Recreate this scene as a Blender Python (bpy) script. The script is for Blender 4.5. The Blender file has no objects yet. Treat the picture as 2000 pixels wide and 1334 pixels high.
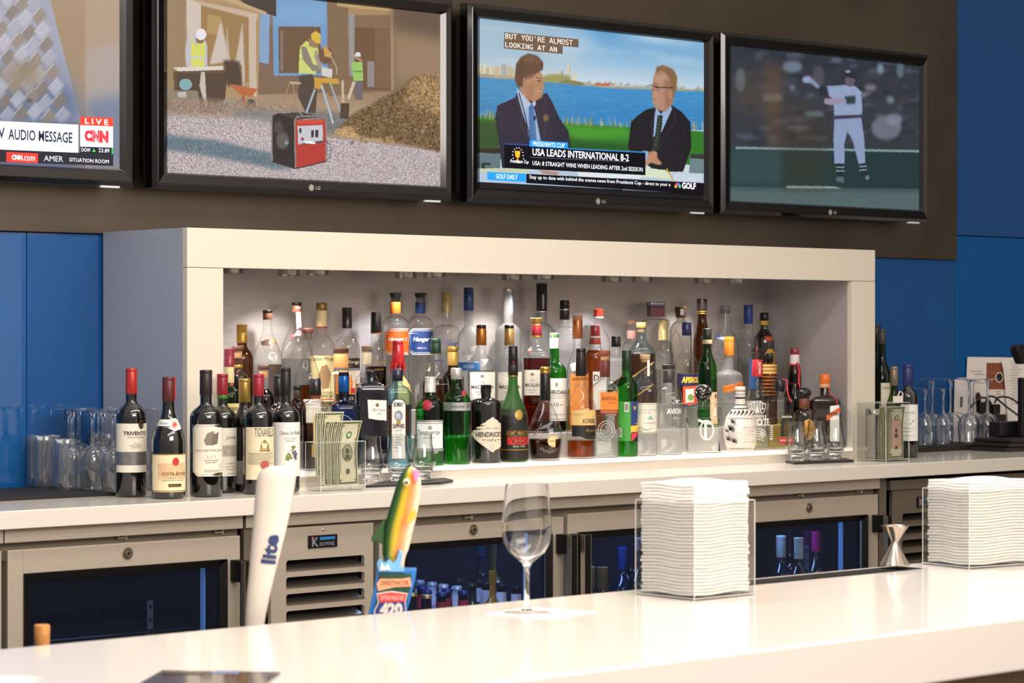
import bpy, bmesh, math, random, os
import numpy as np
from math import sin, cos, pi, radians as R
random.seed(7)
rng = np.random.default_rng(5)
scene = bpy.context.scene
COL = scene.collection
ZO = 1.0                       # height of the back counter top above the floor; every z below is relative to it
# ------------------------------------------------------------------ camera model
S = 1.08
CX, CY, CZ = -3.2371*S, -4.724*S, .3573*S
YAW, PIT, FPX = .7276, -.0035, 4974.
_fw = (sin(YAW)*cos(PIT), cos(YAW)*cos(PIT), sin(PIT))
_r = (cos(YAW), -sin(YAW), 0)
_u = (-sin(YAW)*sin(PIT), -cos(YAW)*sin(PIT), cos(PIT))
def ray(px, py):
    a, b = (px-1000)/FPX, -(py-667)/FPX
    return [_fw[i]+a*_r[i]+b*_u[i] for i in range(3)]
def onY(px, py, Y):
    d = ray(px, py); t = (Y-CY)/d[1]
    return CX+t*d[0], Y, CZ+t*d[2], t
def onX(px, py, X):
    d = ray(px, py); t = (X-CX)/d[0]
    return X, CY+t*d[1], CZ+t*d[2], t
def onZ(px, py, Z):
    d = ray(px, py); t = (Z-CZ)/d[2]
    return CX+t*d[0], CY+t*d[1], Z, t
# ------------------------------------------------------------------ materials
def lin(c):
    if isinstance(c, str):
        c = c.lstrip('#'); c = [int(c[i:i+2], 16)/255 for i in (0, 2, 4)]
    return tuple((x/12.92 if x <= .04045 else ((x+.055)/1.055)**2.4) for x in c[:3])
_M = {}
def new_mat(key):
    m = bpy.data.materials.new(key); m.use_nodes = True
    m.node_tree.nodes.clear()
    return m, m.node_tree.nodes, m.node_tree.links
def out(m, sock):
    n = m.node_tree.nodes.new('ShaderNodeOutputMaterial'); m.node_tree.links.new(sock, n.inputs[0])
def M(c, rough=.5, metal=0., spec=.5, noise=0., nscale=60., bump=0., coat=0., emit=0., stretch=None, mottle=0.):
    key = ('P', str(c), rough, metal, spec, noise, nscale, bump, coat, emit, stretch, mottle)
    if key in _M: return _M[key]
    m, N, L = new_mat('surface_%d' % len(_M))
    p = N.new('ShaderNodeBsdfPrincipled')
    col = lin(c)
    p.inputs['Base Color'].default_value = (*col, 1)
    p.inputs['Roughness'].default_value = rough
    p.inputs['Metallic'].default_value = metal
    p.inputs['Specular IOR Level'].default_value = spec
    p.inputs['Coat Weight'].default_value = coat
    p.inputs['Coat Roughness'].default_value = .04
    if emit:
        p.inputs['Emission Color'].default_value = (*col, 1); p.inputs['Emission Strength'].default_value = emit
    if noise or bump or mottle:
        tc = N.new('ShaderNodeTexCoord'); mp = N.new('ShaderNodeMapping')
        L.new(tc.outputs['Object'], mp.inputs[0])
        if stretch: mp.inputs['Scale'].default_value = stretch
        nz = N.new('ShaderNodeTexNoise'); nz.inputs['Scale'].default_value = nscale; nz.inputs['Detail'].default_value = 4
        L.new(mp.outputs[0], nz.inputs['Vector'])
        if noise:
            mx = N.new('ShaderNodeMix'); mx.data_type = 'RGBA'
            mr = N.new('ShaderNodeMapRange'); mr.inputs[1].default_value = .3; mr.inputs[2].default_value = .7
            L.new(nz.outputs[0], mr.inputs[0]); L.new(mr.outputs[0], mx.inputs[0])
            mx.inputs[6].default_value = (*[x*(1-noise) for x in col], 1)
            mx.inputs[7].default_value = (*[min(1, x*(1+noise)) for x in col], 1)
            L.new(mx.outputs[2], p.inputs['Base Color'])
            if metal > .5:
                m2 = N.new('ShaderNodeMapRange'); m2.inputs[1].default_value = .3; m2.inputs[2].default_value = .7
                m2.inputs[3].default_value = rough*.85; m2.inputs[4].default_value = min(1, rough*1.2)
                L.new(nz.outputs[0], m2.inputs[0]); L.new(m2.outputs[0], p.inputs['Roughness'])
        if bump:
            b = N.new('ShaderNodeBump'); b.inputs['Strength'].default_value = bump; b.inputs['Distance'].default_value = .002
            L.new(nz.outputs[0], b.inputs['Height']); L.new(b.outputs[0], p.inputs['Normal'])
    out(m, p.outputs[0]); _M[key] = m
    return m
def glass(center=(.97, .975, .97), edge=(.42, .44, .44), rough=.0, ior=1.45, haze=0., hazec=(.8, .8, .8), pw=2.2, gmul=1.0):
    """thin walled glass: light goes straight through, darker towards the silhouette, fresnel reflection"""
    key = ('G', center, edge, rough, ior, haze, hazec, pw, gmul)
    if key in _M: return _M[key]
    m, N, L = new_mat('glass_%d' % len(_M))
    lw = N.new('ShaderNodeLayerWeight'); lw.inputs[0].default_value = .5
    pn = N.new('ShaderNodeMath'); pn.operation = 'POWER'; pn.inputs[1].default_value = pw
    L.new(lw.outputs['Facing'], pn.inputs[0])
    mx = N.new('ShaderNodeMix'); mx.data_type = 'RGBA'
    mx.inputs[6].default_value = (*center, 1); mx.inputs[7].default_value = (*edge, 1)
    L.new(pn.outputs[0], mx.inputs[0])
    tr = N.new('ShaderNodeBsdfTransparent'); L.new(mx.outputs[2], tr.inputs[0])
    sh = tr.outputs[0]
    if haze:
        df = N.new('ShaderNodeBsdfDiffuse'); df.inputs[0].default_value = (*hazec, 1)
        tl = N.new('ShaderNodeBsdfTranslucent'); tl.inputs[0].default_value = (*hazec, 1)
        a = N.new('ShaderNodeMixShader'); a.inputs[0].default_value = .5
        L.new(df.outputs[0], a.inputs[1]); L.new(tl.outputs[0], a.inputs[2])
        h = N.new('ShaderNodeMixShader'); h.inputs[0].default_value = haze
        L.new(sh, h.inputs[1]); L.new(a.outputs[0], h.inputs[2]); sh = h.outputs[0]
    gl = N.new('ShaderNodeBsdfGlossy'); gl.inputs['Roughness'].default_value = rough
    fr = N.new('ShaderNodeFresnel'); ge = N.new('ShaderNodeNewGeometry'); mi_ = N.new('ShaderNodeMapRange')
    mi_.inputs[3].default_value = ior; mi_.inputs[4].default_value = 1/ior   # same reflection from either side of the wall
    L.new(ge.outputs['Backfacing'], mi_.inputs[0]); L.new(mi_.outputs[0], fr.inputs[0])
    f2 = N.new('ShaderNodeMath'); f2.operation = 'MULTIPLY'; f2.inputs[1].default_value = gmul; f2.use_clamp = True
    L.new(fr.outputs[0], f2.inputs[0])
    ms = N.new('ShaderNodeMixShader'); L.new(f2.outputs[0], ms.inputs[0]); L.new(sh, ms.inputs[1]); L.new(gl.outputs[0], ms.inputs[2])
    out(m, ms.outputs[0]); _M[key] = m
    return m
def solid_glass(tint=(.98, .985, .98), rough=0., ior=1.48):
    key = ('S', tint, rough, ior)
    if key in _M: return _M[key]
    m, N, L = new_mat('solid_glass_%d' % len(_M)); p = N.new('ShaderNodeBsdfPrincipled')
    p.inputs['Base Color'].default_value = (*tint, 1); p.inputs['Transmission Weight'].default_value = 1; p.inputs['Roughness'].default_value = rough; p.inputs['IOR'].default_value = ior
    out(m, p.outputs[0]); _M[key] = m
    return m
# ------------------------------------------------------------------ object helpers
ROOTS = []
def tag(o, label=None, cat=None, group=None, kind=None):
    if label: o['label'] = label
    if cat: o['category'] = cat
    if group: o['group'] = group
    if kind: o['kind'] = kind
    return o
def thing(name, label, cat, loc=(0, 0, 0), rz=0, group=None):
    o = bpy.data.objects.new(name, None); COL.objects.link(o); o.empty_display_size = .02
    o.location = loc; o.rotation_euler = (0, 0, rz); ROOTS.append(o)
    return tag(o, label, cat, group)
def link(name, me, parent=None, mats=None, smooth=False, sharp=None):
    o = bpy.data.objects.new(name, me); COL.objects.link(o)
    if mats is not None:
        for m in (mats if isinstance(mats, (list, tuple)) else [mats]): me.materials.append(m)
    if smooth:
        me.polygons.foreach_set('use_smooth', [True]*len(me.polygons))
        me.set_sharp_from_angle(angle=sharp or R(38))
    if parent: o.parent = parent
    else: ROOTS.append(o)
    return o
def struct(name, me, mats, parent=None):
    o = link(name, me, parent, mats)
    if parent is None: o['kind'] = 'structure'
    return o
class G:
    """collects geometry in python lists -> one mesh; per-face material index"""
    def __init__(s): s.v = []; s.f = []; s.mi = []
    def add(s, vs, fs, mi=0):
        b = len(s.v); s.v += [tuple(v) for v in vs]; s.f += [tuple(b+i for i in f) for f in fs]; s.mi += [mi]*len(fs)
    def box(s, x0, x1, y0, y1, z0, z1, mi=0):
        s.add([(x0,y0,z0),(x1,y0,z0),(x1,y1,z0),(x0,y1,z0),(x0,y0,z1),(x1,y0,z1),(x1,y1,z1),(x0,y1,z1)],
              [(0,3,2,1),(4,5,6,7),(0,1,5,4),(1,2,6,5),(2,3,7,6),(3,0,4,7)], mi)
    def prism(s, pts, y0, y1, mi=0):
        """polygon in xz extruded along y"""
        n = len(pts); s.add([(x, y0, z) for x, z in pts]+[(x, y1, z) for x, z in pts],
              [tuple(range(n)), tuple(reversed(range(n, 2*n)))]+[(i, i+n, (i+1) % n+n, (i+1) % n) for i in range(n)], mi)
    def slab(s, pts, z0, z1, mi=0):
        n = len(pts); s.add([(x, y, z0) for x, y in pts]+[(x, y, z1) for x, y in pts],
              [tuple(reversed(range(n))), tuple(range(n, 2*n))]+[(i, (i+1) % n, (i+1) % n+n, i+n) for i in range(n)], mi)
    def lathe(s, prof, seg=32, cx=0, cy=0, mi=0, asp=1, close=True):
        """prof: (r, z[, q]); q 0 round .. 1 squarish"""
        rings = []
        for p in prof:
            r, z = p[0], p[1]; q = p[2] if len(p) > 2 else 0
            n = 2+q*8; sy = 1+(asp-1)*q; ring = []
            for k in range(seg):
                t = 2*pi*(k+.5)/seg; c, d = cos(t), sin(t)
                ring.append((cx+r*math.copysign(abs(c)**(2/n), c), cy+r*sy*math.copysign(abs(d)**(2/n), d), z))
            rings.append(ring)
        vs = [v for ring in rings for v in ring]; fs = []
        for i in range(len(rings)-1):
            for k in range(seg):
                k2 = (k+1) % seg; fs.append((i*seg+k, i*seg+k2, (i+1)*seg+k2, (i+1)*seg+k))
        if close:
            fs.append(tuple(reversed(range(seg)))); fs.append(tuple((len(rings)-1)*seg+k for k in range(seg)))
        s.add(vs, fs, mi)
    def tube(s, pts, rad, seg=10, mi=0, cap=True):
        """swept circle along a 3D polyline"""
        P = np.array(pts, float); rings = []
        rads = rad if hasattr(rad, '__len__') else [rad]*len(P)
        prev = None
        for i in range(len(P)):
            d = P[min(i+1, len(P)-1)]-P[max(i-1, 0)]; d = d/(np.linalg.norm(d)+1e-12)
            a = np.array([0, 0, 1.]) if abs(d[2]) < .9 else np.array([1., 0, 0])
            if prev is not None: a = prev
            u = a-d*(a@d); u /= np.linalg.norm(u)+1e-12; prev = u; w = np.cross(d, u)
            rings += [tuple(P[i]+rads[i]*(cos(2*pi*k/seg)*u+sin(2*pi*k/seg)*w)) for k in range(seg)]
        fs = [(i*seg+k, i*seg+(k+1) % seg, (i+1)*seg+(k+1) % seg, (i+1)*seg+k) for i in range(len(P)-1) for k in range(seg)]
        if cap: fs += [tuple(reversed(range(seg))), tuple((len(P)-1)*seg+k for k in range(seg))]
        s.add(rings, fs, mi)
    def mesh(s, name):
        me = bpy.data.meshes.new(name); me.from_pydata(s.v, [], s.f)
        me.polygons.foreach_set('material_index', s.mi); me.update()
        return me
    def build(s, name, mats, parent=None, smooth=False, sharp=None, bevel=0., bseg=2):
        o = link(name, s.mesh(name), parent, mats, smooth, sharp)
        if bevel:
            b = o.modifiers.new('edge', 'BEVEL'); b.width = bevel; b.segments = bseg; b.limit_method = 'ANGLE'; b.angle_limit = R(40)
        return o
def boxo(name, b, mat, parent=None, bevel=0., kind=None):
    g = G(); g.box(*b); o = g.build(name, mat, parent, bevel=bevel)
    if kind: o['kind'] = kind
    return o
# ------------------------------------------------------------------ text and flat artwork
FONT = {}
def font(k):
    if k in FONT: return FONT[k]
    f = None
    try:
        fn = {'mono': 'DejaVuSansMono.woff2', 'sans': 'Inter.woff2'}[k]
        f = bpy.data.fonts.load(os.path.join(bpy.utils.system_resource('DATAFILES'), 'fonts', fn))
    except Exception: f = None
    FONT[k] = f
    return f
_T = {}
def text2d(s, bold=0., italic=0., fnt=None):
    key = (s, bold, italic, fnt)
    if key in _T: return _T[key]
    cu = bpy.data.curves.new('t', 'FONT'); cu.body = s; cu.size = 1; cu.offset = bold; cu.shear = italic
    cu.resolution_u = 2
    if fnt and font(fnt): cu.font = font(fnt)
    ob = bpy.data.objects.new('t', cu); COL.objects.link(ob)
    dg = bpy.context.evaluated_depsgraph_get(); dg.update()
    me = bpy.data.meshes.new_from_object(ob.evaluated_get(dg))
    v = np.array([q.co[:2] for q in me.vertices]) if len(me.vertices) else np.zeros((1, 2))
    f = [tuple(p.vertices) for p in me.polygons]
    v -= (v.min(0)+v.max(0))/2
    bpy.data.objects.remove(ob); bpy.data.curves.remove(cu); bpy.data.meshes.remove(me)
    _T[key] = (v, f, v.max(0)-v.min(0))
    return _T[key]
class Art:
    """flat artwork in (u, v) metres, mapped on to a surface by fn(u, v, lift)"""
    def __init__(s, fn): s.g = G(); s.fn = fn; s.m = []; s.lift = 0.00045
    def mi(s, m):
        if m not in s.m: s.m.append(m)
        return s.m.index(m)
    def poly(s, pts, m, rows=10, cols=12):
        """v-monotone polygon filled with a grid"""
        vs = sorted(set([p[1] for p in pts])); lo, hi = vs[0], vs[-1]
        ys = sorted(set(vs+[lo+(hi-lo)*k/rows for k in range(rows+1)])); grid = []; fs = []
        n = len(pts)
        for y in ys:
            xs = []; ep = (hi-lo)*1e-4; yy = min(max(y, lo+ep), hi-ep)
            for i in range(n):
                a, b = pts[i], pts[(i+1) % n]
                if (a[1]-yy)*(b[1]-yy) <= 0 and a[1] != b[1]:
                    xs.append(a[0]+(b[0]-a[0])*(yy-a[1])/(b[1]-a[1]))
            if not xs: xs = [0, 0]
            l, r = min(xs), max(xs)
            grid += [s.fn(l+(r-l)*k/cols, y, s.lift) for k in range(cols+1)]
        w = cols+1
        for i in range(len(ys)-1):
            for k in range(cols): fs.append((i*w+k, i*w+k+1, (i+1)*w+k+1, (i+1)*w+k))
        s.g.add(grid, fs, s.mi(m)); s.lift += .00014
    def rect(s, u0, u1, v0, v1, m, rows=4, cols=10): s.poly([(u0, v0), (u1, v0), (u1, v1), (u0, v1)], m, rows, cols)
    def disc(s, u, v, r, m, ry=None, n=20):
        ry = ry or r; s.poly([(u+r*cos(2*pi*k/n+.01), v+ry*sin(2*pi*k/n+.01)) for k in range(n)], m, 6, 8)
    def ring(s, u, v, r, w, m, ry=None, n=28):
        ry = ry or r; vs = []
        for k in range(n):
            a = 2*pi*k/n
            vs += [s.fn(u+r*cos(a), v+ry*sin(a), s.lift), s.fn(u+(r-w)*cos(a), v+(ry-w)*sin(a), s.lift)]
        s.g.add(vs, [(2*k, 2*((k+1) % n), 2*((k+1) % n)+1, 2*k+1) for k in range(n)], s.mi(m)); s.lift += .00004
    def line(s, pts, w, m):
        for a, b in zip(pts[:-1], pts[1:]):
            dx, dy = b[0]-a[0], b[1]-a[1]; l = math.hypot(dx, dy) or 1; nx, ny = -dy/l*w/2, dx/l*w/2
            K = max(1, int(l/.006)); vs = []
            for k in range(K+1):
                x, y = a[0]+dx*k/K, a[1]+dy*k/K; vs += [s.fn(x+nx, y+ny, s.lift), s.fn(x-nx, y-ny, s.lift)]
            s.g.add(vs, [(2*k, 2*k+1, 2*k+3, 2*k+2) for k in range(K)], s.mi(m))
        s.lift += .00003
    def text(s, t, u, v, h, m, w=None, rot=0., bold=0., italic=0., fnt=None, align='c', sub=0):
        vv, ff, sz = text2d(t, bold, italic, fnt)
        for _ in range(sub):                      # split triangles so that big letters follow a curved face
            V = [tuple(q) for q in vv]; F = []; mid = {}
            def md(a_, b_):
                k_ = (min(a_, b_), max(a_, b_))
                if k_ not in mid: mid[k_] = len(V); V.append(((V[a_][0]+V[b_][0])/2, (V[a_][1]+V[b_][1])/2))
                return mid[k_]
            for f_ in ff:
                for q in range(1, len(f_)-1):
                    A0, B0, C0 = f_[0], f_[q], f_[q+1]; x_, y_, z_ = md(A0, B0), md(B0, C0), md(C0, A0)
                    F += [(A0, x_, z_), (x_, B0, y_), (z_, y_, C0), (x_, y_, z_)]
            vv, ff = np.array(V), F
        ky = h/max(sz[1], 1e-6); kx = ky if w is None else w/max(sz[0], 1e-6)
        W = sz[0]*kx; off = {'c': 0, 'l': W/2, 'r': -W/2}[align]
        c, d = cos(rot), sin(rot); vs = []
        for x, y in vv:
            x, y = x*kx+off, y*ky
            vs.append(s.fn(u+x*c-y*d, v+x*d+y*c, s.lift+.00016))
        s.g.add(vs, ff, s.mi(m))
    def build(s, name, parent): return s.g.build(name, s.m, parent, smooth=False)
# a few shared colours
INK = M('#2b2724', .6); CREAM = M('#efe6d2', .55); WHITE = M('#f2efe8', .5); GOLD = M('#b8964a', .35, .6); RED = M('#b5232b', .45)
BLACK = M('#0b0a0b', .35); GREYINK = M('#8a8378', .6); NAVY = M('#1d3566', .4); SILVER = M('#b9b9bb', .3, .7)
STEEL = M('#dccfbd', .40, .62, noise=.03, nscale=60, stretch=(1, 1, 30))
STEEL_D = M('#857a6d', .40, .6, noise=.03, nscale=60, stretch=(1, 1, 30))  # darker STEEL: the dimmer light at the far end is put into the colour
# ================================================================== setting
W_, H_, D_ = 2.542, .639, .381
IX0, IX1, IH = .106, 2.434, .5435
FLOORZ = -ZO
def xw(px, py, Y): return onY(px, py, Y)[0]
def zw(px, py, Y): return onY(px, py, Y)[2]
struct('floor', (lambda g: (g.box(-7, 7, -8, .6, FLOORZ-.1, FLOORZ), g.mesh('floor'))[1])(G()), M('#5d5048', .5, noise=.15, nscale=8))
struct('wall_back', (lambda g: (g.box(-7, 7, .42, .6, FLOORZ, 2.2), g.mesh('wall_back'))[1])(G()), M('#24384f', .7, noise=.03))
# blue back-painted glass cladding, one pane per panel
BLUEG = M('#0a5596', .05, spec=.55, coat=.5, noise=.04, nscale=3)
BLUEG3 = M('#20508a', .06, spec=.6, coat=.6, noise=.04, nscale=3)
BLUEG2 = M('#1b528f', .05, spec=.55, coat=.5, noise=.04, nscale=3)  # paler BLUEG: reflection of the niche side is put into the colour
XR = xw(1867.5, 600, .38)          # seam right of the niche
zs = zw(1900, 461, .38)
def pane(n, x0, x1, z0, z1, m, y0=.383, y1=.42):
    g = G(); g.box(x0, x1, y0, y1, z0, z1); o = g.build('wall_glass_panel', m, None, bevel=.0012); o['kind'] = 'structure'
XL = xw(54, 700, .38)
pane(0, -4.2, XL-.0015, .0, .633, BLUEG); pane(1, XL+.0005, .35, .0, .633, BLUEG2)
pane(2, .352, XR-.0015, .0, .633, BLUEG2)
pane(3, XR+.0015, 5.2, .0, zs-.0015, BLUEG); pane(4, XR+.0015, 5.2, zs+.0015, 1.9, BLUEG3)
# dark satin upper wall that carries the screens
g = G(); g.box(-4.2, XR-.004, .372, .42, .634, 1.9)
o = g.build('wall_upper', M('#6b6259', .36, 1., noise=.08, nscale=2.2), None, bevel=.002); o['kind'] = 'structure'
# ------------------------------------------------------------------ quartz back counter
QTZ = M('#e9e0d4', .12, spec=.5, noise=.035, nscale=420)
g = G(); g.box(-4.2, 5.2, -.266, .383, -.0404, 0)
tag(g.build('back_counter', QTZ, None, bevel=.002), 'long pale speckled quartz back counter carrying the bottle display', 'counter')
# ------------------------------------------------------------------ bottle display niche
LAM = M('#e2d8c8', .42, noise=.02, nscale=90)
LAMS = M('#b5b9c4', .45, .1, noise=.04, nscale=160, stretch=(1, 1, .2))
BRU = M('#c6c0bf', .38, .45, noise=.06, nscale=120, stretch=(.15, 1, 1))
niche = thing('display_niche', 'cream framed open bottle niche with brushed metal lining and small downlights', 'shelving', (0, 0, 0))
boxo('header', (0, W_, 0, .02, IH, H_), LAM, niche, .0012)
boxo('side_post', (0, IX0, 0, .02, 0, IH-.0012), LAM, niche, .0012)
boxo('side_post', (IX1, W_, 0, .02, 0, IH-.0012), LAM, niche, .0012)
boxo('side_panel', (.0, .02, .02, .3715, 0, H_), LAMS, niche)
boxo('side_panel', (W_-.02, W_, .02, .3715, 0, H_), LAM, niche)
boxo('top_panel', (.02, W_-.02, .02, .3715, .575, H_), BRU, niche)
boxo('lining', (IX0-.012, IX0, .02, .362, .025, .575), BRU, niche)
boxo('lining', (IX1, IX1+.012, .02, .362, .025, .575), BRU, niche)
boxo('back_panel', (.02, W_-.02, .362, .3715, 0.0, .575), BRU, niche)
boxo('plinth', (IX0, IX1, .006, .36, 0, .025), M('#d9d1c6', .3), niche)
SH = .0355
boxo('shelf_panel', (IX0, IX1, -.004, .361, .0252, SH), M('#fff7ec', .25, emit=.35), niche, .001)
T1, T2 = SH+.07, SH+.14
RISER = M('#cdc8c3', .35)
boxo('step', (IX0+.002, IX1-.002, .125, .361, SH, T1), RISER, niche, .001)
boxo('step', (IX0+.002, IX1-.002, .245, .361, T1, T2), RISER, niche, .001)
# puck downlights
PUCK = [(620, 533, .115), (564, 534, .245), (849, 538, .115), (792, 538, .245), (1062, 543, .115), (1000, 543, .245),
        (1254, 546, .115), (1194, 546, .245), (1437, 549, .115), (1375, 549, .245), (400, 530, .115), (345, 530, .245)]
CEIL = .575
for i, (px, py, Y) in enumerate(PUCK):
    x = xw(px, py, Y); zb = zw(620, 538, .115)
    if x < IX0+.04: x = IX0+.075+(.03 if Y < .2 else 0)
    t = thing('downlight', 'round brushed steel downlight under the niche top', 'light', (x, Y, zb), group='steel downlights under the niche top')
    h = CEIL-zb
    g = G(); g.lathe([(.030, h-.0006), (.030, .004), (.029, 0), (.024, 0), (.023, .004)], 28, close=False); g.build('housing', M('#aaa39a', .25, .9), t, smooth=True)
    g = G(); g.lathe([(.023, .004), (.023, .006)], 24); g.build('lens', M('#fff4e0', .3, emit=3.0), t)
    l = bpy.data.lights.new('spot', 'SPOT'); l.energy = 5.5 if Y > .2 else 5.0; l.spot_size = R(112); l.spot_blend = .6; l.shadow_soft_size = .012
    l.color = (1, .93, .86) if i % 4 < 2 else (.93, .93, 1)
    lo = bpy.data.objects.new('downlight_lamp', l); COL.objects.link(lo); lo.parent = t; lo.location = (0, 0, -.004)
# ------------------------------------------------------------------ front bar
BZ = -.07
BAR = M('#e6ddd3', .11, spec=.5, noise=.012, nscale=300)
bar = thing('front_bar', 'glossy cream stone bar top running across the foreground', 'bar', (0, -2.2, BZ-.085))
g = G(); g.box(-4, 3.2, -.406, .326, 0, .085); g.build('bar_top', BAR, bar, bevel=.004)
g = G(); g.box(-4, 3.2, -.36, .28, FLOORZ-BZ+.085, 0); g.build('bar_base', M('#8b7560', .45, noise=.1, nscale=20), bar)
# thing: dark rubber bar mat along the far edge
g = G()
x0, x1 = xw(1330, 1140, -1.9)-.02, xw(1712, 1115, -1.9)
a = onZ(1505, 1142, BZ); b = onZ(1505, 1128, BZ)
g.box(-.215, .365, -1.960, -1.90, 0, .0008)
for k in range(104): 
    xx = -.213+k*.0055
    g.box(xx, xx+.003, -1.957, -1.903, .0008, .0018)
o = g.build('bar_mat', M('#15110f', .55), None); o.location = (0, 0, BZ+.0003)
tag(o, 'black ribbed rubber bar mat behind the steel jigger', 'mat')
# ------------------------------------------------------------------ camera, world, lights
cam = bpy.data.cameras.new('camera'); co = bpy.data.objects.new('camera', cam); COL.objects.link(co)
co.location = (CX, CY, CZ+ZO)
co.rotation_euler = (pi/2+PIT, 0, -YAW)
cam.sensor_width = 36; cam.lens = 36*FPX/2000; cam.clip_start = .05
cam.dof.use_dof = True; cam.dof.focus_distance = 6.55; cam.dof.aperture_fstop = cam.lens/9.5
scene.camera = co
w = bpy.data.worlds.new('world'); scene.world = w; w.use_nodes = True
N, L = w.node_tree.nodes, w.node_tree.links; N.clear()
tc = N.new('ShaderNodeTexCoord'); sp = N.new('ShaderNodeSeparateXYZ'); L.new(tc.outputs['Generated'], sp.inputs[0])
def ramp(sock, st):
    cr = N.new('ShaderNodeValToRGB'); L.new(sock, cr.inputs[0]); e = cr.color_ramp.elements
    e[0].position = st[0][0]; e[0].color = (*st[0][1], 1); e[1].position = st[-1][0]; e[1].color = (*st[-1][1], 1)
    for p_, c_ in st[1:-1]: q_ = e.new(p_); q_.color = (*c_, 1)
    return cr.outputs[0]
mr = N.new('ShaderNodeMapRange'); mr.inputs[1].default_value = -1; mr.inputs[2].default_value = 1; L.new(sp.outputs[2], mr.inputs[0])
rz_ = ramp(mr.outputs[0], [(0, (.30, .25, .21)), (.48, (.62, .54, .46)), (.62, (.95, .86, .77)), (1, (1., .92, .83))])
mr2 = N.new('ShaderNodeMapRange'); mr2.inputs[1].default_value = -1; mr2.inputs[2].default_value = 1; L.new(sp.outputs[0], mr2.inputs[0])
rx_ = ramp(mr2.outputs[0], [(0, (.75, .82, .95)), (.40, (1, 1, 1)), (.62, (1.6, 1.55, 1.5)), (.75, (1.9, 1.8, 1.7)), (.80, (1.1, 1.05, 1.0)), (.84, (.5, .48, .46)), (.885, (.15, .15, .15)), (.93, (.09, .09, .09)), (1, (.1, .1, .12))])
mx = N.new('ShaderNodeMix'); mx.data_type = 'RGBA'; mx.blend_type = 'MULTIPLY'; mx.inputs[0].default_value = 1; L.new(rz_, mx.inputs[6]); L.new(rx_, mx.inputs[7])
bg = N.new('ShaderNodeBackground'); bg.inputs[1].default_value = .75; L.new(mx.outputs[2], bg.inputs[0])
wo = N.new('ShaderNodeOutputWorld'); L.new(bg.outputs[0], wo.inputs[0])
def area(name, loc, rot, size, e, col, sy=None):
    l = bpy.data.lights.new(name, 'AREA'); l.energy = e; l.color = col; l.size = size
    if sy: l.shape = 'RECTANGLE'; l.size_y = sy
    o = bpy.data.objects.new(name, l); COL.objects.link(o); o.location = (loc[0], loc[1], loc[2]+ZO); o.rotation_euler = rot
    return o
WARM = (1, .925, .84)
area('ceiling_light_bar', (-.6, -2.5, 1.75), (0, 0, 0), 3.0, 38, WARM, .5)
area('ceiling_light_aisle', (.2, -1.1, 1.8), (R(-8), 0, 0), 2.6, 34, WARM, .25)
area('room_light', (-1.0, -4.2, 1.6), (R(62), 0, R(0)), 2.2, 84, (1, .92, .855), .9)
scene.view_settings.view_transform = 'Standard'; scene.view_settings.look = 'None'
scene.view_settings.exposure = 0; scene.view_settings.gamma = 1
scene.cycles.transparent_max_bounces = 40; scene.cycles.max_bounces = 10; scene.cycles.glossy_bounces = 5
scene.cycles.sample_clamp_indirect = 6; scene.cycles.caustics_reflective = False; scene.cycles.caustics_refractive = True
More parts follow.
